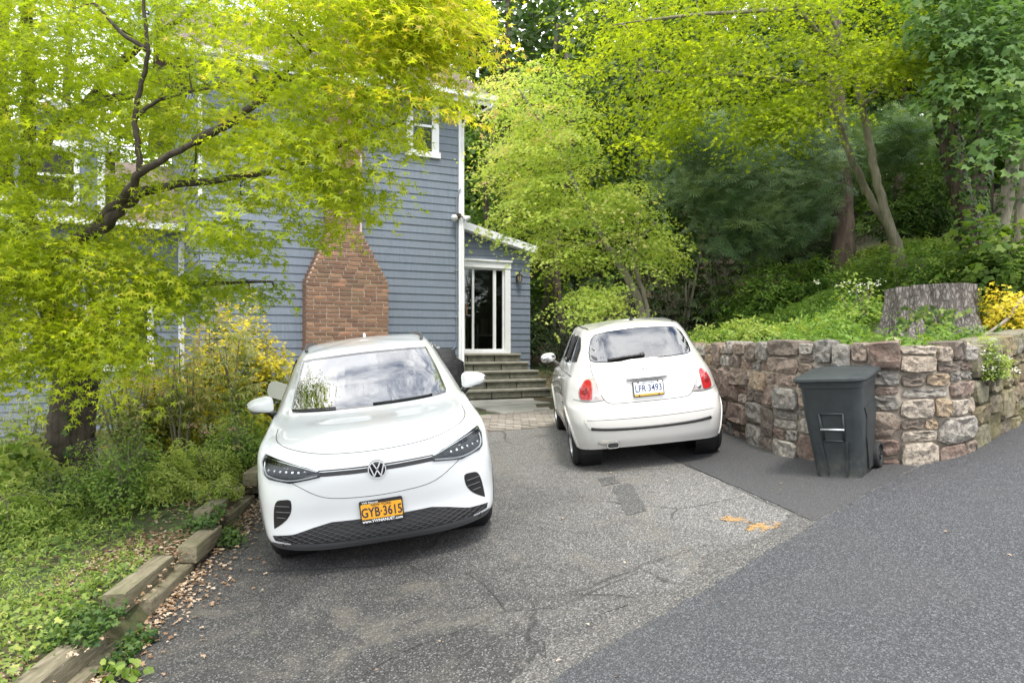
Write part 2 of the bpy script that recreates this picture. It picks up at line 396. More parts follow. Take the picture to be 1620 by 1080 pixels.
def car_surface(net, nc, nr):
    """net[row][col] = (x, y, z) half body; returns full grid verts (rows x cols) running left side -> centre -> right side"""
    net = np.array(net, float)
    R, Cn = net.shape[:2]
    # interpolate along columns with mirrored ends so the centre line stays smooth
    rows = []
    for r in net:
        first = r[1]*np.array([-1, 1, 1]); last = r[-2]*np.array([-1, 1, 1])
        e = np.vstack([[first], r, [last]])
        o = []
        for i in range(1, len(e)-2):
            a, b, c, d = e[i-1], e[i], e[i+1], e[i+2]
            for k in range(nc):
                t = k/nc; o.append(.5*((2*b)+(c-a)*t+(2*a-5*b+4*c-d)*t*t+(3*b-a-3*c+d)*t**3))
        o.append(r[-1]); rows.append(o)
    rows = np.array(rows); cols = [catmull(rows[:, j], nr) for j in range(rows.shape[1])]
    G = np.array(cols).transpose(1, 0, 2)          # (nrows, ncols, 3)
    cap = G[-1].copy(); cap[:, 0] = 0; cap[:, 2] += .003; return np.concatenate([G, cap[None]], 0)
def car_mesh_data(net, nc=7, nr=7):
    S = car_surface(net, nc, nr); nr_, nc_ = S.shape[:2]
    S[:, 0, 0] = 0; S[:, -1, 0] = 0
    Mx = S[:, 1:-1][:, ::-1]*np.array([-1, 1, 1])
    full = np.concatenate([S, Mx], 1); w = full.shape[1]
    V = full.reshape(-1, 3); Fc = []
    for i in range(nr_-1):
        for j in range(w):
            Fc.append((i*w+j, i*w+(j+1) % w, (i+1)*w+(j+1) % w, (i+1)*w+j))
    return V, Fc
AX = {'F': (lambda a, b: Vector((a, -6, b)), Vector((0, 1, 0))), 'B': (lambda a, b: Vector((a, 9, b)), Vector((0, -1, 0))),
      'R': (lambda a, b: Vector((4, a, b)), Vector((-1, 0, 0))), 'L': (lambda a, b: Vector((-4, a, b)), Vector((1, 0, 0))),
      'T': (lambda a, b: Vector((a, b, 4)), Vector((0, 0, -1)))}
def hit(bvh, ax, a, b):
    f, d = AX[ax]; p, n, i, _ = bvh.ray_cast(f(a, b), d)
    if p is None:
        o_ = f(a, b); q, n, i, _ = bvh.find_nearest(o_+d*(5.2 if ax in 'FB' else 3.2)); p = q
    if n.dot(d) > 0: n = -n
    return p, n
def patch(bvh, poly, ax, off, mat, name, parent, step=.04, skirt=.012, smooth=True):
    bm = bmesh.new(); bm.faces.new([bm.verts.new((a, b, 0)) for a, b in poly]); bmesh.ops.triangulate(bm, faces=bm.faces[:])
    xs = [p[0] for p in poly]; ys = [p[1] for p in poly]
    for k, lo, hi in ((0, min(xs), max(xs)), (1, min(ys), max(ys))):
        q = lo+step
        while q < hi:
            n = Vector((0, 0, 0)); n[k] = 1; c = Vector((0, 0, 0)); c[k] = q
            bmesh.ops.bisect_plane(bm, geom=bm.verts[:]+bm.edges[:]+bm.faces[:], plane_co=c, plane_no=n, dist=1e-5); q += step
    bound = [e for e in bm.edges if e.is_boundary]
    H = {}
    for v in bm.verts:
        p, n = hit(bvh, ax, v.co.x, v.co.y); H[v] = (p, n)
    bv = {}
    if skirt:
        for e in bound:
            for v in e.verts:
                if v not in bv: bv[v] = bm.verts.new(H[v][0]-H[v][1]*skirt)
        for e in bound: bm.faces.new((e.verts[0], e.verts[1], bv[e.verts[1]], bv[e.verts[0]]))
    for v, (p, n) in H.items(): v.co = p+n*off
    bmesh.ops.recalc_face_normals(bm, faces=bm.faces[:])
    d = AX[ax][1]
    s_ = sum(f.normal.dot(d)*f.calc_area() for f in bm.faces)
    if s_ > 0: bmesh.ops.reverse_faces(bm, faces=bm.faces[:])
    lim = math.radians(40)
    for f in bm.faces: f.smooth = smooth
    for e in bm.edges:
        if len(e.link_faces) == 2 and e.calc_face_angle(0) > lim: e.smooth = False
    return bm_obj(name, bm, mat, parent, True)
def resample(P, n):
    P = np.vstack([P, P[:1]]); d = np.r_[0, np.cumsum(np.hypot(*np.diff(P, axis=0).T))]
    q = np.linspace(0, d[-1], n, endpoint=False); return np.stack([np.interp(q, d, P[:, 0]), np.interp(q, d, P[:, 1])], 1)
def inset(P, w):
    P = np.asarray(P, float); n = len(P); a = .5*np.sum(P[:, 0]*np.roll(P[:, 1], -1)-np.roll(P[:, 0], -1)*P[:, 1]); s = 1 if a > 0 else -1
    T = np.roll(P, -1, 0)-np.roll(P, 1, 0); T /= np.maximum(np.hypot(*T.T)[:, None], 1e-9); N = np.stack([-T[:, 1], T[:, 0]], 1)*s
    return P+N*w
def ring(bvh, outer, inner, ax, off, mat, name, parent, skirt=.01, closed=True, th=None):
    n = len(outer); V = []; Fc = []
    mid = (np.asarray(outer)+np.asarray(inner))/2
    for P, o_ in ((outer, -skirt), (outer, off), (mid, off), (inner, off), (inner, -skirt)):
        for a, b in P:
            p, nn = hit(bvh, ax, a, b); V.append(p+nn*o_)
    for k in range(4):
        for i in range(n if closed else n-1): Fc.append((k*n+i, k*n+(i+1) % n, (k+1)*n+(i+1) % n, (k+1)*n+i))
    o = mesh(name, V, Fc, mat, parent, True, True); sharp(o.data, 45); return o
def strip(bvh, pts, ax, r, mat, name, parent, lift=0.0, n=6, sm=6):
    P = catmull(np.array(pts, float), sm); Q = []
    for a, b in P:
        p, nn = hit(bvh, ax, a, b); Q.append(p+nn*lift)
    return MB().tube(Q, r, n).build(name, mat, parent, True, smooth=True)
def mirror_poly(P): return [(-a, b) for a, b in P][::-1]
def wheel(parent, c, R, W, rimR, side, spokes, rim_mat, name='wheel'):
    """axis along x; side=+1 outer face towards +x"""
    M = Matrix(((0, 0, side), (0, 1, 0), (1, 0, 0)))  # local z -> +/-x
    M = Matrix.Rotation(side*PI/2, 3, 'Y')
    b = MB()
    w = W/2
    b.lathe([(rimR-.03, -w*.7), (rimR, -w*.85), (rimR+.008, -w*.9), (rimR+.008, w*.9), (rimR-.004, w*.93), (rimR-.02, w*.7), (rimR-.05, w*.45), (rimR-.06, 0.0)], 40, M, c)
    b.lathe([(.0, w*.62), (.05, w*.62), (.065, w*.5), (.07, 0)], 20, M, c)
    for k in range(spokes):
        q = 2*PI*k/spokes; Mq = M @ Matrix.Rotation(q, 3, 'Z')
        b.add([Mq @ Vector(v)+Vector(c) for v in ((.03, -.035, w*.6), (.03, .035, w*.6), (rimR-.012, .022, w*.72), (rimR-.012, -.022, w*.72), (.03, -.035, w*.1), (.03, .035, w*.1), (rimR-.012, .022, w*.35), (rimR-.012, -.022, w*.35))],
              [(0, 1, 2, 3), (7, 6, 5, 4), (0, 3, 7, 4), (1, 5, 6, 2), (3, 2, 6, 7), (0, 4, 5, 1)])
    o = b.build(name, rim_mat, parent, True, auto=35)
    t = MB(); sh = R-rimR
    prof = [(rimR-.005, -w*.82), (rimR+sh*.35, -w*.99), (rimR+sh*.7, -w*.98), (R-.014, -w*.86), (R-.002, -w*.72)]
    for g in (-.42, 0, .42):
        prof += [(R, (g-.035)*w*1.0), (R-.009, (g-.03)*w), (R-.009, (g+.03)*w), (R, (g+.035)*w)]
    prof += [(R-.002, w*.72), (R-.014, w*.86), (rimR+sh*.7, w*.98), (rimR+sh*.35, w*.99), (rimR-.005, w*.82)]
    t.lathe(prof, 64, M, c)
    ty = t.build('tyre', M_RUBBER, o, True, auto=50)
    d = MB().lathe([(0, -.02), (rimR*.72, -.02), (rimR*.72, .0), (0, .0)], 32, M, c).build('brake_disc', M_GREYPL, o, True)
    return o
def arch_points(cy, cz, R, n=40, a0=-20, a1=200):
    return np.array([(cy+R*math.cos(math.radians(a)), cz+R*math.sin(math.radians(a))) for a in np.linspace(a0, a1, n)])
def text_mesh(name, body, size, M, mat, parent, depth=.0015, align='CENTER', sx=1.0, bold=0):
    cu = bpy.data.curves.new(name, 'FONT'); cu.body = body; cu.size = size; cu.extrude = depth; cu.align_x = align; cu.align_y = 'CENTER'; cu.offset = bold; cu.resolution_u = 3
    to = bpy.data.objects.new(name+'_curve', cu); col.objects.link(to)
    dg = bpy.context.evaluated_depsgraph_get(); m = bpy.data.meshes.new_from_object(to.evaluated_get(dg)); bpy.data.objects.remove(to)
    m.name = name; m.transform(M @ Matrix.Diagonal((sx, 1, 1, 1))); m.materials.clear(); m.materials.append(mat)
    return link(name, m, parent, True)
def car_root(name, label, x, y, yaw, wb=2.6):
    xc = x-math.sin(yaw)*wb/2; yc = y+math.cos(yaw)*wb/2
    dz = lambda a, b: float(drive(np.array(a), np.array(b)))
    sx = (dz(xc+.8, yc)-dz(xc-.8, yc))/1.6; sy = (dz(xc, yc+wb/2)-dz(xc, yc-wb/2))/wb
    o = thing(name, label, 'car'); n = Vector((-sx, -sy, 1)).normalized()
    f = Vector((-math.sin(yaw), math.cos(yaw), 0)); f = (f-n*f.dot(n)).normalized(); r = f.cross(n)
    M = Matrix((r, f, n)).transposed().to_4x4(); M.translation = Vector((x, y, dz(x, y)-.004))
    o.matrix_world = M; return o
def cut_faces(V, Fc, test):
    C = np.array([np.mean([V[i] for i in f], 0) for f in Fc]); k = test(C); return [f for f, q in zip(Fc, k) if not q]

def blob(mb, c, r, e=.7, M=None, nu=20, nv=12):
    """superellipsoid"""
    V = []; Fc = []; c = Vector(c); sg = lambda q, p: math.copysign(abs(q)**p, q)
    for i in range(nv+1):
        v = -PI/2+PI*i/nv
        for k in range(nu):
            u = 2*PI*k/nu; p = Vector((r[0]*sg(math.cos(v), e)*sg(math.cos(u), e), r[1]*sg(math.cos(v), e)*sg(math.sin(u), e), r[2]*sg(math.sin(v), e)))
            V.append((M @ p if M is not None else p)+c)
    for i in range(nv):
        for k in range(nu): Fc.append((i*nu+k, i*nu+(k+1) % nu, (i+1)*nu+(k+1) % nu, (i+1)*nu+k))
    return mb.add(V, Fc)
def rrect(w, h, r, n=5):
    P = []
    for cx, cy, a in ((w/2-r, h/2-r, 0), (-w/2+r, h/2-r, 90), (-w/2+r, -h/2+r, 180), (w/2-r, -h/2+r, 270)):
        for k in range(n+1):
            q = math.radians(a+90*k/n); P.append((cx+r*math.cos(q), cy+r*math.sin(q)))
    return P
FRONT = Matrix(((1, 0, 0), (0, 0, -1), (0, 1, 0)))      # local (a, b, up) -> (a, -up, b): a plate facing -y
def seat(mb, x, y, z, w=.48):
    mb.box((x, y, z), (w, .5, .16), bev=.05); mb.box((x, y+.27, z+.36), (w*.95, .14, .62), Matrix.Rotation(math.radians(-14), 3, 'X'), bev=.05); mb.box((x, y+.40, z+.76), (w*.5, .09, .17), bev=.03)
def seat_r(mb, x, y, z, w=.48):
    mb.box((x, y, z), (w, .5, .16), bev=.05); mb.box((x, y-.27, z+.36), (w*.95, .14, .62), Matrix.Rotation(math.radians(14), 3, 'X'), bev=.05); mb.box((x, y-.36, z+.74), (w*.5, .09, .17), bev=.03)
# ================================================================ house
TH = math.radians(28); HC = Vector((-1.12, 16.4, 0)); HU = Vector((math.cos(TH), math.sin(TH), 0)); HN = Vector((math.sin(TH), -math.cos(TH), 0)); HZ = Vector((0, 0, 1))
def hp(s, z, d=0): return HC+HU*s+HN*d+HZ*z
HM = Matrix((HU, HN, HZ)).transposed()            # columns u, n, z  (box axes: along wall, outwards, up)
def hs(px, d=0):
    r = (px-810)/F; a = HC+HN*d
    return (r*a.y-a.x)/(HU.x-r*HU.y)
def hz(px, py, d=0):
    p = hp(hs(px, d), 0, d); return CZ+(545-py)/F*p.y
def m_siding():
    m, t, p, o = material('blue_grey_siding')
    P = pos(t); mp_ = node(t, 'ShaderNodeMapping', {0: P}); mp_.inputs[3].default_value = (38, 38, 2.2)
    n = noise(t, 1, 5, .65, mp_.outputs[0]); big = noise(t, 1.3, 4, .6, P)
    c = ramp(t, n, [(.25, (.112, .140, .185)), (.55, (.155, .188, .24)), (.8, (.205, .24, .295))])
    c = mixc(t, ramp(t, big, [(.35, (0, 0, 0)), (.75, (.5, .5, .5))]), c, (.21, .23, .26))
    c = mixc(t, math_(t, 'MULTIPLY', rnd(t), .35), c, (.12, .145, .185))
    t.links.new(c, p.inputs['Base Color']); p.inputs['Roughness'].default_value = .7
    bump(t, p, n, .25, .004); return m
M_SIDING = m_siding()
def m_trim(name='white_trim', c=(.76, .77, .78)):
    m, t, p, o = material(name)
    cc = mixc(t, ramp(t, noise(t, 4, 6, .6, pos(t)), [(.45, (0, 0, 0)), (.8, (.35, .35, .35))]), c, tuple(q*.72 for q in c))
    t.links.new(cc, p.inputs['Base Color']); p.inputs['Roughness'].default_value = .5; return m
M_TRIM = m_trim()
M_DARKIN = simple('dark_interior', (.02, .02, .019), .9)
M_HGLASS = m_glass('house_window_glass', (.55, .58, .56), 1.7)
def m_shingle():
    m, t, p, o = material('roof_shingles')
    P = pos(t)
    c = ramp(t, noise(t, 14, 5, .7, P), [(.3, (.10, .075, .065)), (.55, (.19, .145, .125)), (.8, (.30, .24, .21))])
    t.links.new(c, p.inputs['Base Color']); p.inputs['Roughness'].default_value = .9; bump(t, p, noise(t, 60, 3, .6, P), .5, .01); return m
M_SHING = m_shingle()
_bc = {}
def board_mesh(L_, h):
    k = (round(L_, 2), round(h, 3))
    if k not in _bc:
        a = L_/2
        V = [(-a, 0, 0), (a, 0, 0), (a, .024, 0), (-a, .024, 0), (-a, 0, h+.02), (a, 0, h+.02), (a, .006, h+.02), (-a, .006, h+.02)]
        Fc = [(0, 3, 2, 1), (4, 5, 6, 7), (3, 7, 6, 2), (0, 1, 5, 4), (1, 2, 6, 5), (0, 4, 7, 3)]
        m = bpy.data.meshes.new('siding_board'); m.from_pydata(V, [], Fc); m.materials.append(M_SIDING); _bc[k] = m
    return _bc[k]
def siding(parent, A, B, z0, z1, expo, skips=(), topf=None):
    """lapped boards from A to B (plan points, outward normal to the right-hand side seen from outside)"""
    A = Vector((A[0], A[1], 0)); B = Vector((B[0], B[1], 0)); u = (B-A).normalized(); Lw = (B-A).length
    n = Vector((u.y, -u.x, 0)); M = Matrix((u, n, HZ)).transposed().to_4x4(); r = random.Random(int(Lw*1000))
    z = z0
    while z < z1-.01:
        segs = [(0, Lw)]
        for s0, s1, a, b in skips:
            if z+expo*.5 > a and z+expo*.5 < b:
                segs = [q for x0, x1 in segs for q in ((x0, min(x1, s0)), (max(x0, s1), x1)) if q[1]-q[0] > .02]
        if topf:
            segs = [(a, min(b, topf(z+expo))) for a, b in segs if min(b, topf(z+expo))-a > .02]
        for a, b in segs:
            o = bpy.data.objects.new('siding_board', board_mesh(b-a, expo)); col.objects.link(o)
            Mw = M.copy(); Mw.translation = A+u*(a+b)/2+n*r.uniform(0, .003)+HZ*(z+r.uniform(-.003, .003))
            o.matrix_world = Mw; o.parent = parent; o.matrix_parent_inverse = Matrix.Translation(-Vector(parent.location)); o.matrix_basis = Mw
        z += expo
GB = .55
house = thing('house', 'blue-grey two-storey house with lapped siding, brick chimney and porch steps', 'house', hp(-2.6, GB))
SL = hs(316); LBACK = 3.0; EX = .161
cL = hp(SL, 0); cLb = hp(SL, 0, -LBACK); cR = hp(0, 0); wingA = hp(SL-9, 0, -LBACK)
b = MB(); b.add([hp(SL, GB), hp(0, GB), hp(0, GB, -7), hp(SL, GB, -7), hp(SL, 7.25), hp(0, 7.25), hp(0, 7.25, -7), hp(SL, 7.25, -7)], [(0, 1, 5, 4), (1, 2, 6, 5), (2, 3, 7, 6), (3, 0, 4, 7)])
b.add([hp(SL-9, -.4, -LBACK), hp(SL, -.4, -LBACK), hp(SL, 4.6, -LBACK), hp(SL-9, 4.6, -LBACK)], [(0, 1, 2, 3)])
b.build('wall_core', M_SIDING, house)
siding(house, hp(SL, 0, .006), hp(-.06, 0, .006), GB+.1, 7.2, EX)
siding(house, hp(SL-.006, 0, -LBACK), hp(SL-.006, 0, 0), GB+.1, 7.2, EX)
siding(house, hp(SL-9, 0, -LBACK+.006), hp(SL-.08, 0, -LBACK+.006), -.3, 4.5, EX)
def hbox(parent, name, s0, s1, z0, z1, d0, d1, mat=M_TRIM, bev=0):
    return MB().box(hp((s0+s1)/2, (z0+z1)/2, (d0+d1)/2), (abs(s1-s0), abs(d1-d0), abs(z1-z0)), HM, bev).build(name, mat, parent)
hbox(house, 'corner_board', -.05, .02, GB, 7.2, -.03, .04)
hbox(house, 'corner_board', SL-.03, SL+.04, 4.7, 7.2, -.03, .036)
# main roof: eaves along the front, ridge parallel to it
SRr, SRl = .6, SL-.55; zE = 7.28; zRdg = 9.6
b = MB()
for dz in (0,):
    b.add([hp(SRl, zE, .5), hp(SRr, zE, .5), hp(SRr, zRdg, -3.5), hp(SRl, zRdg, -3.5), hp(SRr, zE, -7.5), hp(SRl, zE, -7.5)], [(0, 1, 2, 3), (3, 2, 4, 5)])
    b.add([hp(SRl, zE-.12, .5), hp(SRr, zE-.12, .5), hp(SRr, zRdg-.12, -3.5), hp(SRl, zRdg-.12, -3.5), hp(SRr, zE-.12, -7.5), hp(SRl, zE-.12, -7.5)], [(3, 2, 1, 0), (5, 4, 2, 3)])
roof = b.build('roof', M_SHING, house)
# shingle courses as thin steps on the front slope
k_ = 0; stp = MB()
sl = (hp(0, zRdg, -3.5)-hp(0, zE, .5)).normalized()
for k in range(26):
    p0 = hp(SRl, zE, .5)+sl*(.16*k); p1 = hp(SRr, zE, .5)+sl*(.16*k); nn = HU.cross(sl).normalized()*-1
    nn = sl.cross(HU).normalized(); nn = nn if nn.z > 0 else -nn
    stp.add([p0+nn*.012, p1+nn*.012, p1+sl*.17+nn*.004, p0+sl*.17+nn*.004, p0, p1], [(0, 1, 2, 3), (4, 5, 1, 0)])
stp.build('shingle_courses', M_SHING, roof)
hbox(house, 'fascia', SRl, SRr, zE-.20, zE-.01, .47, .50)
hbox(house, 'rake_board', SRr-.0, SRr+.03, zE-.22, zE+.02, .0, .52)
M_BROWN = simple('brown_soffit', (.09, .06, .04), .8)
for k in range(14): hbox(house, 'rafter_tail', -.05-.45*k+.55, .0-.45*k+.55, zE-.17, zE-.05, .04, .46, M_BROWN if k < 3 else M_TRIM)
# gutter and downspout
g = MB(); prof = [(.0, .0), (.0, -.10), (.05, -.12), (.10, -.10), (.12, .0), (.11, .0), (.095, -.09), (.05, -.108), (.01, -.09), (.01, 0)]
V = []; 
n_ = len(prof)
for sA, sB in ((SRl, hs(520, .42)-.06), (hs(574, .42)+.06, SRr+.02)):
    V = [hp(s, zE+z, .505+d) for s in (sA, sB) for d, z in prof]
    g.add(V, [(i, (i+1) % n_, n_+(i+1) % n_, n_+i) for i in range(n_)]+[tuple(range(n_)), tuple(range(2*n_-1, n_-1, -1))])
gut = g.build('gutter', M_TRIM, house)
MB().tube([hp(.50, zE-.10, .56), hp(.49, zE-.22, .55), hp(.10, zE-.42, .10), hp(.045, zE-.55, .055), hp(.04, 4, .06), hp(.04, GB+.25, .06), hp(.06, GB+.18, .14)], .028, 8).build('downspout', M_TRIM, house, smooth=True)
# upper window
ws0, ws1 = hs(643, .04), hs(694, .04); wz0 = hz(668, 246, .04); wz1 = wz0+1.25
win = hbox(house, 'window', ws0, ws1, wz0+.09, wz1, .028, .034, M_DARKIN)
def wtrim(a, b_, c, d, nm='window_trim', d0=.025, d1=.065): return adopt_child(hbox(house, nm, a, b_, c, d, d0, d1), win)
def adopt_child(o, p):
    o.parent = p; o.matrix_parent_inverse = Matrix.Translation(-Vector(house.location)) if False else p.matrix_parent_inverse.inverted() @ p.matrix_parent_inverse; o.matrix_parent_inverse = Matrix.Identity(4); return o
wtrim(ws0, ws0+.14, wz0, wz1+.1); wtrim(ws1-.16, ws1, wz0, wz1+.1); wtrim(ws0+.14, ws1-.16, wz1-.02, wz1+.1); wtrim(ws0-.03, ws1+.03, wz0-.03, wz0+.09, 'window_sill', .025, .085)
wtrim(ws0+.14, ws1-.16, (wz0+wz1)/2-.02, (wz0+wz1)/2+.03, 'meeting_rail', .03, .05)
wtrim(ws0+.14, ws1-.16, wz0+.09, wz1-.02, 'pane', .036, .040).data.materials[0] = M_HGLASS
# ---- left wing: white gutter, roof, windows, gabled dormer
wd_ = -LBACK
b = MB(); b.add([hp(SL-9.2, 4.55, wd_+.45), hp(SL-.02, 4.55, wd_+.45), hp(SL-.02, 6.6, wd_-3.5), hp(SL-9.2, 6.6, wd_-3.5)], [(0, 1, 2, 3)]); b.build('wing_roof', M_SHING, house)
hbox(house, 'wing_gutter', SL-9.2, SL-.05, 4.42, 4.56, wd_+.40, wd_+.52)
hbox(house, 'wing_corner_board', SL-.14, SL-.02, -.3, 4.4, wd_, wd_+.05)
for a in (-1.3, -3.6, -6.0):
    w = hbox(house, 'window', SL+a-.55, SL+a+.55, 1.6, 2.9, wd_+.03, wd_+.04, M_DARKIN)
    for q in ((SL+a-.67, SL+a-.55, 1.5, 3.02), (SL+a+.55, SL+a+.67, 1.5, 3.02), (SL+a-.55, SL+a+.55, 2.9, 3.02), (SL+a-.7, SL+a+.7, 1.44, 1.58), (SL+a-.03, SL+a+.03, 1.6, 2.9)):
        o = hbox(house, 'window_trim', *q, wd_+.02, wd_+.075); o.parent = w; o.matrix_parent_inverse = Matrix.Identity(4)
dc = at(85, 250, 15.2)      # gabled dormer
def dm(a, z, d): return dc+HU*a+HZ*z+HN*d
b = MB(); b.add([dm(-.9, -1.2, 0), dm(.9, -1.2, 0), dm(.9, .35, 0), dm(0, 1.05, 0), dm(-.9, .35, 0), dm(-.9, -1.2, -2.5), dm(.9, -1.2, -2.5), dm(.9, .35, -2.5), dm(-.9, .35, -2.5), dm(0, 1.05, -2.5)],
   [(0, 1, 2, 3, 4), (1, 6, 7, 2), (0, 4, 8, 5)]); b.build('dormer', M_SIDING, house)
for sg in (-1, 1):
    b = MB(); b.add([dm(sg*1.1, .30, .2), dm(0, 1.16, .2), dm(0, 1.16, -2.6), dm(sg*1.1, .30, -2.6)], [(0, 1, 2, 3)]); b.build('dormer_roof', M_SHING, house)
    MB().tube([dm(sg*1.12, .24, .21), dm(0, 1.11, .21)], .09, 4).build('dormer_rake', M_TRIM, house)
    MB().box(dm(sg*.84, -.4, .01), (.14, .05, 1.5), HM).build('dormer_trim', M_TRIM, house)
MB().box(dm(0, .30, .03), (2.0, .08, .16), HM).build('dormer_trim', M_TRIM, house)
w = MB().box(dm(0, -.35, .012), (.7, .01, 1.0), HM).build('window', M_DARKIN, house)
for q in ((-.40, -.35, .10, 1.2), (.40, -.35, .10, 1.2), (0, .2, .7, .1), (0, -.9, .9, .1), (0, -.35, .7, .05)):
    o = MB().box(dm(q[0], q[1], .03), (q[2], .04, q[3]), HM).build('window_trim', M_TRIM, house); o.parent = w; o.matrix_parent_inverse = Matrix.Identity(4)
# ---- chimney of single bricks
def m_brick():
    m, t, p, o = material('chimney_brick')
    c = ramp(t, rnd(t), [(0, (.12, .062, .042)), (.3, (.17, .088, .056)), (.6, (.215, .118, .074)), (.85, (.27, .155, .098)), (1, (.35, .17, .10))])
    P = pos(t); c = mixc(t, ramp(t, noise(t, 30, 5, .7, P), [(.4, (0, 0, 0)), (.75, (.5, .5, .5))]), c, (.29, .19, .135))
    c = mixc(t, ramp(t, noise(t, 2.2, 4, .6, P), [(.45, (0, 0, 0)), (.8, (.6, .6, .6))]), c, (.12, .10, .055))
    t.links.new(c, p.inputs['Base Color']); p.inputs['Roughness'].default_value = .9; bump(t, p, noise(t, 45, 4, .7, P), .5, .006); return m
M_BRICK = m_brick()
def m_noisy(name, a, b_, sc_, rough=.9, bs=.4, bd=.01):
    m, t, p, o = material(name); P = pos(t); n = noise(t, sc_, 6, .65, P)
    t.links.new(ramp(t, n, [(.3, a), (.72, b_)]), p.inputs['Base Color']); p.inputs['Roughness'].default_value = rough; bump(t, p, n, bs, bd); return m
M_MORTAR = m_noisy('brick_mortar', (.40, .33, .27), (.56, .48, .40), 20)
chim = thing('chimney', 'red-brown brick chimney narrowing upwards against the blue siding', 'chimney', hp(hs(550, .42), GB, .42))
CD = .42; c0, c1 = hs(486, CD), hs(615, CD); t0, t1 = hs(520, CD), hs(574, CD); zS = hz(550, 446, CD); zN = hz(550, 368, CD); zT = 9.9
def cspan(z):
    f = min(max((z-zS)/(zN-zS), 0), 1); return c0+(t0-c0)*f, c1+(t1-c1)*f
b = MB()
for (za, zb) in ((GB-.2, zS), (zS, zN), (zN, zT)):
    a0, a1 = cspan(za); e0, e1 = cspan(zb); q = .012
    V = [hp(a0+q, za, .0), hp(a1-q, za, .0), hp(a1-q, za, CD-.012), hp(a0+q, za, CD-.012), hp(e0+q, zb, .0), hp(e1-q, zb, .0), hp(e1-q, zb, CD-.012), hp(e0+q, zb, CD-.012)]
    b.add(V, [(0, 1, 5, 4), (1, 2, 6, 5), (2, 3, 7, 6), (3, 0, 4, 7), (4, 5, 6, 7)])
b.build('mortar_core', M_MORTAR, chim)
_bk = {}
def brick_mesh(L_, h, dd, k, mat):
    key = (round(L_, 2), h, dd, k)
    if key not in _bk:
        r = random.Random(hash(key)); bm = bmesh.new(); bmesh.ops.create_cube(bm, size=1)
        for v in bm.verts: v.co = Vector((v.co.x*L_+r.uniform(-.003, .003), v.co.y*dd+r.uniform(-.003, .003), v.co.z*h+r.uniform(-.003, .003)))
        bmesh.ops.bevel(bm, geom=bm.edges[:], offset=.006, segments=1, affect='EDGES')
        m = bpy.data.meshes.new('brick'); bm.to_mesh(m); bm.free(); m.materials.append(mat); _bk[key] = m
    return _bk[key]
CH = .0855; PIT = .247; rr = random.Random(5); stuff = MB(); z = GB; row = 0; nbr = 0
while z < zT-.05:
    a0, a1 = cspan(z+CH/2); x = a0-(0 if row % 2 == 0 else PIT/2); vis = 1.9 < z < 4.75
    while x < a1-.02:
        e0, e1 = max(x, a0), min(x+PIT, a1)
        if e1-e0 < .06: x += PIT; continue
        if rr.random() < .12 and e1-e0 > .2: e1 = e0+.13; x = e1
        else: x += PIT
        L_ = round(e1-e0-.015, 3); c = hp((e0+e1)/2, z+CH/2, CD-.05+rr.uniform(0, .006))
        if vis:
            o = bpy.data.objects.new('brick', brick_mesh(L_, CH-.018, .11, rr.randrange(3), M_BRICK)); col.objects.link(o)
            Mw = HM.to_4x4(); Mw.translation = c; o.parent = chim; o.matrix_parent_inverse = Matrix.Translation(-Vector(chim.location)); o.matrix_basis = Mw; nbr += 1
        else: stuff.box(c, (L_, .11, CH-.018), HM)
    for sd, q in ((-1, a0), (1, a1)):       # side returns
        y = .0 if row % 2 else -.12
        while y < CD-.13:
            d0, d1 = max(y, .0), min(y+PIT, CD-.115)
            if d1-d0 > .05: stuff.box(hp(q-sd*.045, z+CH/2, (d0+d1)/2), (.095, d1-d0-.012, CH-.011), HM)
            y += PIT
    z += CH; row += 1
o = stuff.build('side_bricks', M_BRICK, chim); o['kind'] = 'stuff'
print('bricks', nbr); chim.parent = house; chim.matrix_parent_inverse = Matrix.Translation(-Vector(house.location)); del chim['category']
# ---- porch annex with sliding door
AD = -1.62; AS1 = hs(838, AD); zl, zr = hz(733, 362, AD), hz(838, 398, AD); sl0 = hs(733, AD)
def atop(s): return zl+(zr-zl)*(s-sl0)/(AS1-sl0)
ds0, ds1 = .25, hs(806, AD); dz1 = hz(770, 414, AD); dz0 = hz(770, 557, AD)
siding(house, hp(.0, 0, AD+.006), hp(AS1, 0, AD+.006), GB+.3, 5.3, .158, [(ds0, ds1, GB, dz1+.02)], lambda z: (z-zl)/((zr-zl)/(AS1-sl0))+sl0)
b = MB(); b.add([hp(ds1, GB, AD), hp(AS1, GB, AD), hp(AS1, atop(AS1), AD), hp(0, atop(0), AD), hp(0, dz1, AD), hp(ds1, dz1, AD)], [(0, 1, 2, 5), (5, 2, 3, 4)])
b.add([hp(AS1, GB, AD), hp(AS1, GB, AD-4), hp(AS1, atop(AS1), AD-4), hp(AS1, atop(AS1), AD)], [(0, 1, 2, 3)]); b.build('annex_wall', M_SIDING, house)
b = MB(); q = .02
b.add([hp(-.02, atop(-.02)+.10, AD+.22), hp(AS1+.08, atop(AS1+.08)+.10, AD+.22), hp(AS1+.08, atop(AS1+.08)+.10, AD-4.2), hp(-.02, atop(-.02)+.10, AD-4.2),
       hp(-.02, atop(-.02)+.02, AD+.22), hp(AS1+.08, atop(AS1+.08)+.02, AD+.22), hp(AS1+.08, atop(AS1+.08)+.02, AD-4.2), hp(-.02, atop(-.02)+.02, AD-4.2)], [(0, 1, 2, 3), (7, 6, 5, 4), (1, 5, 6, 2), (0, 4, 5, 1)])
b.build('annex_roof', M_SHING, house)
b = MB(); V = []
for s in (.0, AS1+.08):
    for z, d in ((-.06, .20), (-.06, .25), (.125, .25), (.125, .20)): V.append(hp(s, atop(s)+z, AD+d))
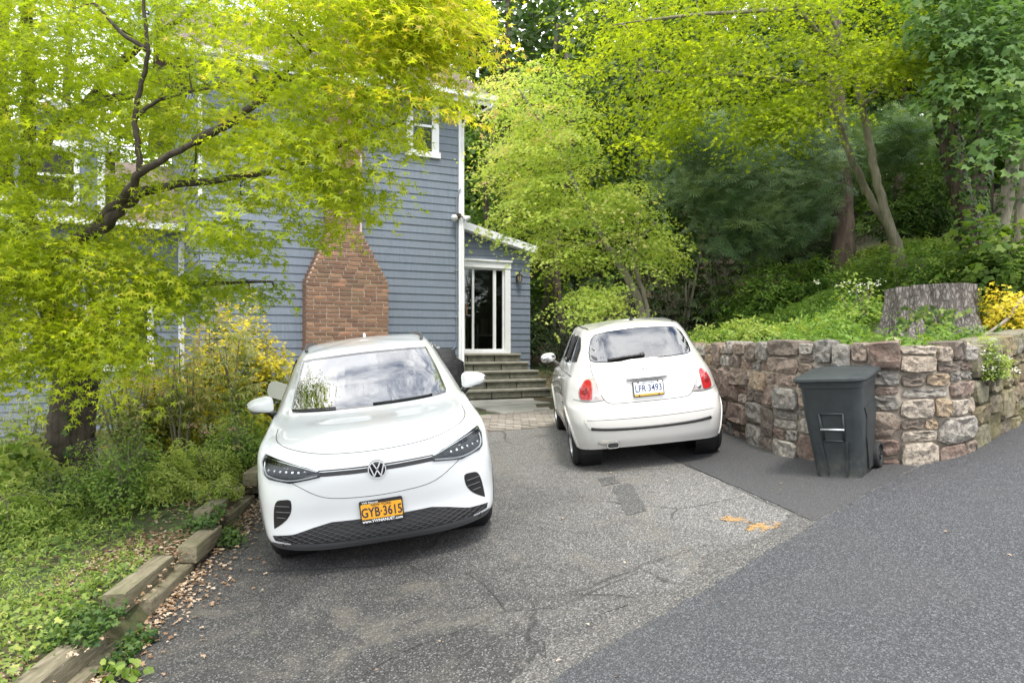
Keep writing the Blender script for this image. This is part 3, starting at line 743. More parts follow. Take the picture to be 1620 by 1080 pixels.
b.add(V, [(0, 1, 5, 4), (1, 2, 6, 5), (2, 3, 7, 6), (3, 0, 4, 7), (0, 3, 2, 1), (4, 5, 6, 7)]); b.build('annex_fascia', M_TRIM, house)
b = MB(); V = []
for s in (.0, AS1+.02):
    for z, d in ((-.07, .02), (-.07, .20), (.02, .20), (.02, .02)): V.append(hp(s, atop(s)+z, AD+d))
b.add(V, [(0, 1, 5, 4), (1, 2, 6, 5), (2, 3, 7, 6), (3, 0, 4, 7)]); b.build('annex_soffit', M_TRIM, house)
door = hbox(house, 'sliding_door', ds0, ds1-.14, dz0-.05, dz0+.02, AD-.08, AD+.09, M_TRIM)
def dpart(nm, a, b_, c, d, e, f, mat=M_TRIM): o = hbox(house, nm, a, b_, c, d, e, f, mat); o.parent = door; o.matrix_parent_inverse = Matrix.Identity(4); return o
dpart('door_casing', ds1-.15, ds1, dz0-.05, dz1-.16, AD, AD+.06); dpart('door_casing', ds0-.15, ds0, dz0-.05, dz1-.16, AD, AD+.06)
dpart('door_header', ds0-.15, ds1+.01, dz1-.155, dz1, AD, AD+.075); dpart('door_cornice', ds0-.17, ds1+.03, dz1, dz1+.045, AD, AD+.11)
gz0, gz1 = dz0+.05, dz1-.20
for px0, px1, dd in ((747, 750.5, -.03), (780, 784.5, -.01), (795, 799, -.02), (734, 736, -.03)):
    dpart('door_stile', hs(px0, AD), hs(px1, AD), dz0+.02, dz1-.155, AD+dd-.03, AD+dd+.02)
dpart('door_rail', ds0, ds1-.15, gz1, dz1-.155, AD-.05, AD+.012); dpart('door_rail', ds0, ds1-.15, dz0+.02, gz0+.03, AD-.05, AD+.012)
dpart('door_handle', hs(736.5, AD), hs(738, AD), dz0+.9, dz0+1.15, AD+.01, AD+.05, simple('brass_handle', (.25, .12, .05), .5))
for a, b_ in ((736, 747), (750.5, 780), (784.5, 795)): dpart('pane', hs(a, AD), hs(b_, AD), gz0+.03, gz1, AD-.03, AD-.024, M_HGLASS)
# room behind the door
b = MB(); b.add([hp(.0, dz0-.02, AD-.1), hp(AS1-.05, dz0-.02, AD-.1), hp(AS1-.05, dz0-.02, AD-3.8), hp(.0, dz0-.02, AD-3.8), hp(.0, dz1+.2, AD-.1), hp(AS1-.05, dz1+.2, AD-.1), hp(AS1-.05, dz1+.2, AD-3.8), hp(.0, dz1+.2, AD-3.8)],
   [(0, 1, 2, 3), (4, 7, 6, 5), (2, 6, 7, 3), (1, 5, 6, 2), (0, 3, 7, 4)]); b.build('room', simple('room_plaster', (.20, .19, .16), .9), house)
hbox(house, 'curtain', hs(735, AD), hs(746, AD), gz0, gz1, AD-.22, AD-.16, simple('olive_curtain', (.30, .27, .13), .9))
hbox(house, 'chair_back', hs(785, AD), hs(797, AD), dz0+.45, dz0+.85, AD-.9, AD-.86, simple('tan_chair', (.45, .36, .26), .7))
hbox(house, 'chair_rail', hs(776, AD), hs(797, AD), dz0+.40, dz0+.44, AD-.88, AD-.4); hbox(house, 'chair_leg', hs(776, AD), hs(778, AD), dz0, dz0+.7, AD-.8, AD-.76)
# wall lantern
lan = thing('wall_lantern', 'small dark bronze lantern on the blue wall beside the glass door', 'lamp', hp(hs(818, AD), hz(818, 452, AD), AD+.05))
M_BRONZE = simple('dark_bronze', (.06, .045, .032), .45, metal=.6)
lc = hp(hs(818, AD), hz(818, 440, AD), AD+.13)
MB().lathe([(0, .14), (.012, .13), (.02, .10), (.075, .065), (.08, .05), (.06, .045)], 8, None, lc).build('lantern_cap', M_BRONZE, lan)
MB().lathe([(.062, .045), (.07, .03), (.05, -.10), (.03, -.11), (.012, -.15), (0, -.155)], 8, None, lc).build('lantern_glass', simple('lantern_glass', (.30, .27, .22), .15), lan)
b = MB()
for k in range(8): q = 2*PI*k/8; b.tube([lc+Vector((.07*math.cos(q), .07*math.sin(q), .045)), lc+Vector((.05*math.cos(q), .05*math.sin(q), -.10))], .006, 4)
b.build('lantern_bars', M_BRONZE, lan)
MB().box(hp(hs(818, AD), lc.z, AD+.035), (.09, .03, .2), HM).build('back_plate', M_BRONZE, lan)
MB().tube([hp(hs(818, AD), lc.z+.02, AD+.04), hp(hs(818, AD), lc.z+.16, AD+.08), lc+HZ*.15], .01, 6).build('bracket', M_BRONZE, lan)
# twin floodlight + conduit on the corner
fl = thing('floodlight', 'twin grey floodlight on the upper house corner above the annex roof', 'lamp', hp(-.1, hz(722, 347), .03))
M_ALU = simple('grey_aluminium', (.42, .43, .44), .4, metal=.7); M_LAMPG = simple('lamp_glass', (.75, .76, .77), .15)
fz = hz(724, 342); MB().lathe([(0, .05), (.05, .045), (.055, 0)], 14, HM @ Matrix.Rotation(-PI/2, 3, 'X'), hp(-.06, fz, .05)).build('mount', M_BRONZE, fl)
for s in (-1, 1):
    c = hp(-.06+s*.13, fz-.05, .14); d = (HN*.8+HU*s*.5-HZ*.5).normalized()
    MB().tube([hp(-.06, fz, .08), c], .014, 6).build('arm', M_BRONZE, fl)
    MB().lathe([(0, -.08), (.035, -.07), (.045, -.02), (.075, .06), (.078, .07), (.0, .075)], 16, d.to_track_quat('Z', 'Y').to_matrix(), c).build('lamp_head', M_LAMPG, fl, smooth=True)
cd = thing('conduit', 'grey electrical conduit pipe running down the siding near the house corner', 'pipe', hp(-.12, 1.5, .04))
zc = hz(722, 555, .05)
MB().tube([hp(-.02, hz(728, 300), .06), hp(-.10, hz(723, 312), .05), hp(-.11, fz, .045), hp(-.11, zc+.25, .045), hp(-.13, zc+.1, .045), hp(-.22, zc, .045), hp(-.35, zc, .045)], .016, 8).build('pipe', M_SIDING, cd, smooth=True)
for z in (2.6, 3.6): MB().box(hp(-.11, z, .04), (.07, .05, .02), HM).build('clip', M_ALU, cd)
gm = thing('gas_meter', 'small grey gas pipes and meter on the house wall behind the crossover', 'meter', hp(-.75, 1.3, .05))
M_GASP = simple('gas_pipe_grey', (.36, .37, .38), .5)
MB().tube([hp(-1.35, 2.0, .06), hp(-.95, 2.0, .08), hp(-.62, 2.0, .08), hp(-.62, 1.4, .08)], .018, 8).build('pipe', M_GASP, gm)
MB().tube([hp(-.72, 2.05, .10), hp(-.72, 1.5, .10)], .022, 8).build('pipe', M_GASP, gm)
for z in (1.92, 1.78): MB().lathe([(0, .03), (.045, .02), (.045, -.02), (0, -.03)], 12, HM @ Matrix.Rotation(PI/2, 3, 'X'), hp(-.56, z, .10)).build('valve', M_GASP, gm)
MB().box(hp(-.72, 1.42, .14), (.22, .14, .26), HM, .03).build('meter_body', M_GASP, gm)
# covered barbecue
bb = thing('covered_grill', 'black-covered barbecue grill standing against the house behind the crossover', 'grill', at(700, 640, 14.3))
gp = at(697, 575, 14.3); gzz = float(drive(np.array(gp.x), np.array(gp.y)))
M_COVER = m_noisy('black_grill_cover', (.012, .012, .014), (.03, .03, .034), 6, .6, .8, .05)
r_ = random.Random(3); prof = [(.40, .30, 0), (.41, .31, .5), (.42, .30, .78), (.40, .28, .92), (.27, .24, 1.0), (.25, .2, 1.12), (.18, .12, 1.17)]
V = []; Fc = []; nn_ = 20
for i, (a, b_, z) in enumerate(prof):
    for k in range(nn_):
        q = 2*PI*k/nn_; cx = math.copysign(abs(math.cos(q))**.5, math.cos(q)); cy = math.copysign(abs(math.sin(q))**.5, math.sin(q)); j = 1+.05*math.sin(k*2.3+i)*(1 if i < 4 else .4)
        V.append(Vector((gp.x, gp.y, gzz))+HU*a*cx*j+HN*b_*cy*j+HZ*z)
for i in range(len(prof)-1):
    for k in range(nn_): Fc.append((i*nn_+k, i*nn_+(k+1) % nn_, (i+1)*nn_+(k+1) % nn_, (i+1)*nn_+k))
Fc.append(tuple((len(prof)-1)*nn_+k for k in range(nn_)))
o = mesh('cover', V, Fc, M_COVER, bb, smooth=True)
# ---- stone porch steps, flagstone landing, pavers
M_STEP = m_noisy('mossy_step_stone', (.085, .085, .065), (.22, .215, .175), 7)
M_TREAD = m_noisy('bluestone_tread', (.20, .195, .16), (.36, .345, .29), 5)
M_FLAG = m_noisy('flagstone', (.26, .25, .22), (.44, .42, .38), 2.5)
steps = thing('porch_steps', 'mossy grey stone steps climbing to the sliding glass door', 'steps', hp(1.2, .8, AD+1.5))
zt = 1.79; rz = .198; td = .30
for k, pxr in enumerate((824, 836, 852, 864, 872)):
    d1 = AD+td*(k+1); sr = hs(pxr, d1); z = zt-rz*k
    hbox(steps, 'tread', .06, sr, z-.05, z, AD+td*k+.0 if k else AD+.005, d1+.02, M_TREAD, .012)
    w = (sr-.06)/3
    for j in range(3): hbox(steps, 'riser_stone', .08+w*j, .06+w*(j+1)-.006, z-rz+.002, z-.052, AD+.02, d1-.015-.006*(j % 2), M_STEP, .008)
land = thing('flagstone_landing', 'pale flagstone landing slabs at the foot of the porch steps', 'paving', hp(1.0, .8, AD+2.5))
rf = random.Random(8); zl_ = .785; d = AD+td*5+.02
s_hi = 3.6
for rowi in range(5):
    dd = rf.uniform(.7, .95); s = -.2-.1*rowi
    if d+dd > 3.4: break
    while s < s_hi:
        w = rf.uniform(.7, 1.3); z_ = zl_+rf.uniform(-.006, .006)
        p0 = hp((s+s+w)/2, 0, d+dd/2)
        if p0.x < 1.75: hbox(land, 'slab', s+.008, s+w-.008, z_-.12, z_, d+.008, d+dd-.008, M_FLAG, .01)
        s += w
    d += dd
def m_paver():
    m, t, p, o = material('paver')
    c = ramp(t, rnd(t), [(0, (.19, .17, .15)), (.5, (.25, .222, .195)), (1, (.31, .28, .25))]); P = pos(t)
    c = mixc(t, ramp(t, noise(t, 5, 5, .6, P), [(.4, (0, 0, 0)), (.7, (.5, .5, .5))]), c, (.17, .15, .12))
    t.links.new(c, p.inputs['Base Color']); p.inputs['Roughness'].default_value = .9; bump(t, p, noise(t, 60, 4, .6, P), .4, .005); return m
M_PAVER = m_paver()
pav = thing('paver_path', 'band of tan concrete pavers between asphalt and flagstone landing', 'paving', (0, 11.6, .75))
PW, PDp = .24, .165; rowi = 0; y = 10.92
hL = hp(0, 0, d-.02); 
while y < 14.2:
    x = -1.9-(PW/2 if rowi % 2 else 0)
    while x < 2.25:
        q = Vector((x, y, 0))-HC; dn = q.dot(HN)
        if dn > d+.10 and x < 2.5-.13*(y-10) and x > -1.75-.25*(y-11):
            o = bpy.data.objects.new('paver', brick_mesh(PW-.012, .06, PDp-.012, rf.randrange(3), M_PAVER)); col.objects.link(o)
            zz = float(drive(np.array(x), np.array(y)))-.012+rf.uniform(-.004, .004); o.parent = pav; o.matrix_parent_inverse = Matrix.Translation(-Vector(pav.location)); o.matrix_basis = Matrix.Translation((x, y, zz))
        x += PW
    y += PDp; rowi += 1
o = sheet('path_bed', [(-2.4, 12.55), (-1.6, 11.15), (-.6, 10.9), (2.45, 10.7), (2.0, 13.6), (1.6, 17.4), (-1.2, 17.4), (-2.6, 15.2)], -.03, .5, M_SOIL, label='sandy bed under the path pavers')
# ================================================================ stone retaining walls
def m_stone(name, moss=0.0):
    m, t, p, o = material(name); P = pos(t); R_ = rnd(t)
    c = ramp(t, R_, [(0, (.13, .10, .08)), (.12, (.23, .17, .13)), (.24, (.39, .32, .25)), (.36, (.20, .195, .18)), (.48, (.46, .395, .32)), (.58, (.18, .115, .09)), (.68, (.33, .31, .275)), (.80, (.36, .26, .16)), (.90, (.28, .20, .16)), (1, (.42, .36, .30))], 'CONSTANT')
    c2 = mixc(t, ramp(t, noise(t, 6, 6, .7, P, dist=.5), [(.38, (0, 0, 0)), (.75, (.7, .7, .7))]), c, (.34, .30, .245))
    c2 = mixc(t, ramp(t, noise(t, 22, 5, .7, P), [(.38, (.7, .7, .7)), (.55, (0, 0, 0))]), c2, (.075, .06, .05))
    if moss: c2 = mixc(t, ramp(t, noise(t, 3.5, 5, .6, P), [(.5-moss*.3, (0, 0, 0)), (.75, (.9, .9, .9))]), c2, (.13, .12, .03))
    t.links.new(c2, p.inputs['Base Color']); p.inputs['Roughness'].default_value = .92
    bump(t, p, math_(t, 'ADD', noise(t, 14, 7, .7, P), math_(t, 'MULTIPLY', noise(t, 60, 4, .6, P), .4)), .9, .03); return m
M_STONE = m_stone('field_stone'); M_MOSS = m_stone('mossy_stone', .8)
M_WMORT = m_noisy('wall_mortar', (.20, .168, .13), (.36, .315, .255), 12, bs=.7, bd=.02)
M_JOINT = m_noisy('dark_joint', (.03, .028, .02), (.08, .075, .05), 12)
def stone_wall(name, label, poly, mat, joint, seed, wr, hr, gap, ztopf, bulge, core=.0):
    P = np.array(poly, float); dl = np.r_[0, np.cumsum(np.hypot(*np.diff(P, axis=0).T))]; S = dl[-1]; r = random.Random(seed)
    def pt(s):
        x = float(np.interp(s, dl, P[:, 0])); y = float(np.interp(s, dl, P[:, 1])); e = .12
        x0, y0 = float(np.interp(s-e, dl, P[:, 0])), float(np.interp(s-e, dl, P[:, 1])); x1, y1 = float(np.interp(s+e, dl, P[:, 0])), float(np.interp(s+e, dl, P[:, 1]))
        tx, ty = x1-x0, y1-y0; q = math.hypot(tx, ty) or 1; return x, y, tx/q, ty/q
    T = thing(name, label, 'wall', (P[len(P)//2][0], P[len(P)//2][1], float(drive(P[len(P)//2][0], P[len(P)//2][1]))))
    # poly runs from the right end to the left, so the outer face is on the left-hand side of travel
    def w3(s, h, d):
        x, y, tx, ty = pt(s); nx, ny = -ty, tx
        zb = float(drive(np.array(x), np.array(y)))-.05; zt_ = float(ztopf(np.array(x), np.array(y)))
        return Vector((x+nx*d*SG, y+ny*d*SG, zb+(zt_-zb)*h))
    SG = 1
    x, y, tx, ty = pt(S*.5); SG = 1
    H = 1.05
    # mortar core
    b = MB(); ns = int(S/.12)+1; V = []; Fc = []
    for i in range(ns+1):
        s = S*i/ns
        for h, d in ((0, -.30), (0, core), (.97, core-.01), (.985, -.30)): V.append(w3(s, h, d))
    for i in range(ns):
        for k in range(3): Fc.append((i*4+k, i*4+k+1, (i+1)*4+k+1, (i+1)*4+k))
    Fc.append((0, 3, 2, 1)); Fc.append((ns*4, ns*4+1, ns*4+2, ns*4+3))
    mesh('mortar', V, Fc, joint, T, smooth=True)
    cells = []
    def split(s0, s1, h0, h1):
        w = s1-s0; hh = (h1-h0)*H
        tw = r.uniform(*wr); th = r.uniform(*hr)
        if w > tw*1.6 and (w/tw > hh/th or hh < th*1.5):
            q = s0+w*r.uniform(.35, .65); split(s0, q, h0, h1); split(q, s1, h0, h1)
        elif hh > th*1.5:
            q = h0+(h1-h0)*r.uniform(.35, .65); split(s0, s1, h0, q); split(s0, s1, q, h1)
        else: cells.append((s0, s1, h0, h1))
    s = 0
    while s < S-.05:
        e = min(S, s+r.uniform(.7, 1.3)); e = S if S-e < .35 else e
        split(s, e, 0, .86 if False else 1.0); s = e
    for s0, s1, h0, h1 in cells:
        g = gap*r.uniform(.35, 1.0); a0, a1 = s0+g, s1-g; b0, b1 = h0+g/H, h1-g/H
        if h1 > .99: b1 = 1.0+r.uniform(-.02, .05)
        if a1-a0 < .03 or b1-b0 < .03: continue
        w, hh = (a1-a0), (b1-b0); j = lambda m_: r.uniform(-m_, m_)
        quad = [(a0+j(.05*w)+abs(j(.08*w)), b0+abs(j(.10*hh))), ((a0+a1)/2+j(.1*w), b0+j(.03*hh)), (a1-abs(j(.10*w)), b0+abs(j(.10*hh))), (a1+j(.02*w), (b0+b1)/2+j(.1*hh)), (a1-abs(j(.12*w)), b1-abs(j(.10*hh))), ((a0+a1)/2+j(.1*w), b1+j(.03*hh)), (a0+abs(j(.12*w)), b1-abs(j(.10*hh))), (a0+j(.02*w), (b0+b1)/2+j(.1*hh))]
        ring_ = resample(catmull(np.array(quad), 3, True), 16); c = ring_.mean(0)
        dp = max(core+.012, min(bulge*r.uniform(.6, 1.4), .4*min(w, hh*H))); tilt = (j(.5), j(.5))
        V = []
        for sc_, d in ((.92, -.26 if h1 > .99 else -.12), (1.0, 0), (.985, dp*.72), (.86, dp*1.0)):
            for a, h in ring_:
                a_, h_ = c[0]+(a-c[0])*sc_, c[1]+(h-c[1])*sc_
                dd = d+(j(.010) if d > 0 else 0)+(dp*(tilt[0]*(a_-c[0])/max(w, .05)+tilt[1]*(h_-c[1])/max(hh, .05)) if d > 0 else 0)
                V.append(w3(a_, h_, dd))
        for sc_ in (.45,):
            for a, h in ring_[::2]: V.append(w3(c[0]+(a-c[0])*sc_, c[1]+(h-c[1])*sc_, dp+j(.014)))
        V.append(w3(c[0], c[1], dp+j(.012)))
        Fc = []
        for k in range(3):
            for i in range(16): Fc.append((k*16+i, k*16+(i+1) % 16, (k+1)*16+(i+1) % 16, (k+1)*16+i))
        for i in range(8):
            o0, o1, o2 = 48+2*i, 48+(2*i+1) % 16, 48+(2*i+2) % 16; i0, i1 = 64+i, 64+(i+1) % 8
            Fc += [(o0, o1, i0), (o1, i1, i0), (o1, o2, i1), (i0, i1, 72)]
        mesh('stone', [v-Vector(T.location)+Vector(T.location) for v in V], Fc, mat, T)
    return T
WM = [(4.30, 7.12), (4.05, 6.93), (3.82, 6.86), (3.44, 6.95), (3.0, 7.30), (2.77, 7.74), (2.68, 8.71), (2.5, 10.0), (2.28, 11.6), (2.05, 13.4)]
stone_wall('stone_wall', 'mortared brown and pink fieldstone retaining wall behind the trash cart', WM, M_STONE, M_WMORT, 4, (.15, .40), (.09, .25), .012, walltop, .068, .010)
stone_wall('mossy_stone_wall', 'mossy olive dry-stone wall rising along the road edge', [(8.6, 11.2), (6.6, 9.25), (5.56, 8.24), (4.63, 7.41), (4.33, 7.14)], M_MOSS, M_JOINT, 9, (.22, .45), (.13, .28), .010, walltop, .06)
# ================================================================ timber edging
def m_timber():
    m, t, p, o = material('weathered_timber'); P = pos(t)
    mp_ = node(t, 'ShaderNodeMapping', {0: P}); mp_.inputs[3].default_value = (14, 1.6, 26)
    n = noise(t, 2.2, 6, .7, mp_.outputs[0]); c = ramp(t, n, [(.25, (.075, .06, .038)), (.5, (.19, .165, .11)), (.75, (.31, .275, .195))])
    c = mixc(t, ramp(t, noise(t, 4, 4, .6, P), [(.48, (0, 0, 0)), (.75, (.7, .7, .7))]), c, (.10, .105, .045))
    t.links.new(c, p.inputs['Base Color']); p.inputs['Roughness'].default_value = .9; bump(t, p, n, .7, .012); return m
M_TIMBER = m_timber()
te = thing('timber_edging', 'stepped weathered timber edging between the ivy garden and the driveway', 'edging', (-2.5, 6, .1))
rt = random.Random(2)
for (y0, y1, top) in ((3.2, 4.70, .25), (5.02, 5.95, .285), (6.05, 6.80, .23), (6.86, 7.95, .30), (8.02, 9.2, .33), (9.35, 10.9, .28)):
    for lv in (0, 1):
        ya, yb = y0+rt.uniform(-.05, .05)+(.25 if lv else 0), y1+rt.uniform(-.05, .05)+(.18 if lv else 0)
        pts = []
        sft = rt.choice((-.07, .05))*(1-lv); xa, xb = float(xedge(np.array(ya)))-.09+.01*lv+sft, float(xedge(np.array(yb)))-.09+.01*lv+sft
        za = float(drive(np.array(xa), np.array(ya)))+top-.145*lv-.08; zb = za+.008
        A, B = Vector((xa, ya, za)), Vector((xb, yb, zb)); u = (B-A).normalized(); rgt = u.cross(HZ).normalized(); up = rgt.cross(u)
        b = MB(); b.box((A+B)/2, (.15, (B-A).length, .142), Matrix((rgt, u, up)).transposed(), .014)
        for v in b.V: v += Vector((rt.uniform(-.004, .004), rt.uniform(-.004, .004), rt.uniform(-.004, .004)))
        b.build('timber', M_TIMBER, te, auto=40)
# ================================================================ trash cart
def m_cart():
    m, t, p, o = material('dark_slate_plastic'); P = objco(t); n = noise(t, 7, 6, .65, P)
    c = ramp(t, n, [(.3, (.016, .021, .023)), (.7, (.032, .039, .041))]); sx = node(t, 'ShaderNodeSeparateXYZ', {0: P})
    lo = math_(t, 'MULTIPLY', ramp(t, sx.outputs[2], [(.02, (1, 1, 1)), (.32, (0, 0, 0))]), ramp(t, noise(t, 14, 6, .7, P), [(.42, (0, 0, 0)), (.7, (.8, .8, .8))]))
    c = mixc(t, lo, c, (.075, .072, .05)); t.links.new(mixc(t, ramp(t, noise(t, 40, 5, .7, P), [(.6, (0, 0, 0)), (.8, (.35, .35, .35))]), c, (.07, .075, .075)), p.inputs['Base Color']); p.inputs['Roughness'].default_value = .5; bump(t, p, noise(t, 9, 4, .5, P), .15, .01); return m
def build_cart():
    M_CART = m_cart()
    x, y = 3.0, 6.83; sx, sy = .112, .06; n = Vector((-sx, -sy, 1)).normalized(); yaw = math.radians(38)
    f = Vector((-math.sin(yaw), -math.cos(yaw), 0)); f = (f-n*f.dot(n)).normalized(); rgt = f.cross(n)   # f = front of the cart, towards camera-left
    R_ = thing('trash_cart', 'dark slate wheeled trash cart with closed lid leaning before the stone wall', 'trash cart')
    M = Matrix((rgt, f, n)).transposed().to_4x4(); M.translation = Vector((x, y, float(drive(np.array(x), np.array(y)))+.006)); R_.matrix_world = M @ Matrix.Diagonal((.99, .97, .935, 1))
    # body: rounded tapered tub, local x across, y to the front, z up
    S_ = .935; lv = [(0.0, .38, .40, .04), (.03, .395, .42, .02), (.30, .445, .50, .01), (.60, .50, .585, -.005), (.80, .515, .63, -.01), (.86, .52, .645, -.01), (.865, .555, .68, -.01), (.915, .56, .69, -.01)]
    V = []; Fc = []; base = rrect(1, 1, .16, 6); m_ = len(base)
    for z, w, d, o in lv:
        for a, b_ in base: V.append((a*w, b_*d+o, z))
    for i in range(len(lv)-1):
        for k in range(m_): Fc.append((i*m_+k, i*m_+(k+1) % m_, (i+1)*m_+(k+1) % m_, (i+1)*m_+k))
    Fc.append(tuple(range(m_-1, -1, -1)))
    o = mesh('tub', V, Fc, M_CART, R_, True, True); sharp(o.data, 35)
    # lid
    L2 = [(.918, .60, .745), (.935, .62, .765), (.955, .615, .76), (.968, .57, .71), (.972, .45, .58), (.966, .44, .57), (.974, .42, .54), (.985, .2, .3)]
    V = []; Fc = []
    for z, w, d in L2:
        for a, b_ in base: V.append((a*w, b_*d-.01, z))
    for i in range(len(L2)-1):
        for k in range(m_): Fc.append((i*m_+k, i*m_+(k+1) % m_, (i+1)*m_+(k+1) % m_, (i+1)*m_+k))
    Fc.append(tuple(range((len(L2)-1)*m_, len(L2)*m_))); Fc.append(tuple(range(m_-1, -1, -1)))
    o = mesh('lid', V, Fc, M_CART, R_, True, True); sharp(o.data, 35)
    MB().tube([(-.2, -.36, .93), (-.2, -.42, .95), (.2, -.42, .95), (.2, -.36, .93)], .02, 8).build('handle', M_CART, R_, True, smooth=True)
    # front recess with catch bar, ribs
    def fy(z): return .018*(1-z/.86)+.5*(.42+(.645-.42)*z/.86)
    zr0, zr1 = .36, .62
    rec = MB()
    P = [(-.085, zr0), (.085, zr0), (.10, zr1), (-.10, zr1)]
    rec.add([(a, fy(z)+.0015, z) for a, z in P]+[(a*.8, fy(z)-.07, z) for a, z in P], [(4, 5, 6, 7), (0, 1, 5, 4), (1, 2, 6, 5), (2, 3, 7, 6), (3, 0, 4, 7)])
    rr_ = rec.build('lift_recess', simple('recess_black', (.008, .009, .010), .6), R_, True)
    fr = MB(); Q = P+[P[0]]
    for (a, z), (c, w) in zip(Q[:-1], Q[1:]): fr.tube([(a, fy(z)+.004, z), (c, fy(w)+.004, w)], .011, 6)
    fr.build('recess_rim', M_CART, R_, True, smooth=True)
    MB().tube([(-.10, fy(.47)+.012, .47), (.10, fy(.47)+.012, .47)], .011, 10).build('catch_bar', simple('galvanised_bar', (.6, .62, .63), .3, metal=.8), R_, True, smooth=True)
    b = MB()
    for s in (-1, 1): b.add([(s*.10, fy(.35)+.0, .35), (s*.07, fy(.02)+.0, .02), (s*.07, fy(.02)+.018, .02), (s*.10, fy(.35)+.018, .35), (s*.12, fy(.35), .35), (s*.09, fy(.02), .02), (s*.09, fy(.02)+.018, .02), (s*.12, fy(.35)+.018, .35)], [(0, 3, 2, 1), (4, 5, 6, 7), (3, 7, 6, 2), (0, 4, 7, 3)])
    b.build('front_rib', M_CART, R_, True)
    for s in (-1, 1):   # stepped side panel and wheels
        V = []
        for (yy, z) in ((-.17, .04), (.02, .04), (.12, .36), (.12, .56), (.20, .66), (-.24, .66), (-.21, .36)):
            w = .395+(.52-.395)*z/.86; V.append((s*(w/2+.001), yy, z)); V.append((s*(w/2+.016), yy*.97, z*.99+.004))
        Fc = [tuple(range(1, 14, 2))]+[(2*i, 2*((i+1) % 7), 2*((i+1) % 7)+1, 2*i+1) for i in range(7)]
        mesh('side_panel', V, Fc, M_CART, R_, True)
        Mx_ = Matrix.Rotation(s*PI/2, 3, 'Y'); c = (s*.235, -.235, .125)
        w = MB(); w.lathe([(0, .014), (.03, .018), (.035, .006), (.085, .004), (.095, .018), (.095, -.02), (0, -.02)], 24, Mx_, c)
        for k in range(8):
            q = 2*PI*k/8; Mq = Mx_ @ Matrix.Rotation(q, 3, 'Z'); w.add([Mq @ Vector(v)+Vector(c) for v in ((.03, -.008, .016), (.09, -.006, .014), (.09, .006, .014), (.03, .008, .016), (.03, -.008, .004), (.09, -.006, .004), (.09, .006, .004), (.03, .008, .004))], [(0, 1, 2, 3), (0, 4, 5, 1), (3, 2, 6, 7)])
        wo = w.build('wheel', M_BLACKP, R_, True, auto=35)
        MB().lathe([(.095, -.028), (.115, -.028), (.125, -.018), (.125, .018), (.115, .028), (.095, .028)], 28, Mx_, c, True).build('tyre', M_RUB2, wo, True, auto=40)
    MB().tube([(-.27, -.255, .125), (.27, -.255, .125)], .01, 6).build('axle', M_BLACKP, R_, True)
M_BLACKP = simple('black_wheel_plastic', (.02, .02, .021), .5); M_RUB2 = simple('cart_tyre', (.022, .022, .022), .8)
build_cart()
# ================================================================ stump, logs, loose stones
def m_bark(name, a, b_, c_, sc_=(18, 18, 3.5), bs=1.0):
    m, t, p, o = material(name); P = pos(t); mp_ = node(t, 'ShaderNodeMapping', {0: P}); mp_.inputs[3].default_value = sc_
    n = noise(t, 1, 7, .7, mp_.outputs[0], dist=.6); col_ = ramp(t, n, [(.28, a), (.5, b_), (.75, c_)])
    t.links.new(col_, p.inputs['Base Color']); p.inputs['Roughness'].default_value = .95; bump(t, p, n, bs, .03); return m
def m_stumpbark():
    m, t, p, o = material('grey_stump_bark'); P = pos(t); mp_ = node(t, 'ShaderNodeMapping', {0: P}); mp_.inputs[3].default_value = (26, 26, 9)
    wv = node(t, 'ShaderNodeMix', {0: .35}); wv.data_type = 'VECTOR'; t.links.new(mp_.outputs[0], wv.inputs[4]); t.links.new(noise(t, 1.2, 5, .7, mp_.outputs[0], 1), wv.inputs[5])
    v = node(t, 'ShaderNodeTexVoronoi', {'Scale': 1.6}, feature='DISTANCE_TO_EDGE'); t.links.new(wv.outputs[1], v.inputs['Vector']); n = noise(t, 3, 6, .7, mp_.outputs[0])
    h = math_(t, 'ADD', ramp(t, v.outputs['Distance'], [(0, (0, 0, 0)), (.30, (.5, .5, .5))]), math_(t, 'MULTIPLY', n, 1.0))
    t.links.new(ramp(t, h, [(.30, (.06, .05, .043)), (.62, (.16, .142, .125)), (.85, (.25, .228, .205)), (1.0, (.34, .315, .285))]), p.inputs['Base Color']); p.inputs['Roughness'].default_value = .95; bump(t, p, h, 1.0, .035); return m
M_STUMPB = m_stumpbark()
M_CUT = m_noisy('cut_wood', (.16, .14, .115), (.30, .27, .225), 12)
def build_stump():
    c = at(1472, 526, 9.3); c.z = g1(c.x, c.y)-.05
    T = thing('tree_stump', 'broad grey cut tree stump on the bank above the stone wall', 'stump', c)
    nz, na = 18, 120; V = []; Fc = []
    for i in range(nz+1):
        h = i/nz; r = .44+.15*(1-h)**2.2
        for k in range(na):
            q = 2*PI*k/na; fl_ = .10*(1-h)**2*math.sin(q*5+1)+.025*math.sin(q*11+h*2)+.020*abs(math.sin(q*13+2*math.sin(h*6)))+.016*math.sin(q*29+h*9)
            rr_ = r+fl_; V.append((c.x+rr_*math.cos(q)*1.05, c.y+rr_*math.sin(q), c.z+.68*h*(1+.03*math.cos(q+1)*h)))
    for i in range(nz):
        for k in range(na): Fc.append((i*na+k, i*na+(k+1) % na, (i+1)*na+(k+1) % na, (i+1)*na+k))
    mesh('bark', V, Fc, M_STUMPB, T, smooth=True)
    V2 = [V[nz*na+k] for k in range(na)]; V2 = [(x, y, z+.003) for x, y, z in V2]+[(c.x, c.y, c.z+.685)]
    mesh('cut_face', V2, [(k, (k+1) % na, na) for k in range(na)], M_CUT, T)
build_stump()
M_LOG = m_bark('grey_dead_wood', (.10, .08, .06), (.24, .20, .155), (.42, .37, .30), (20, 20, 20), .6)
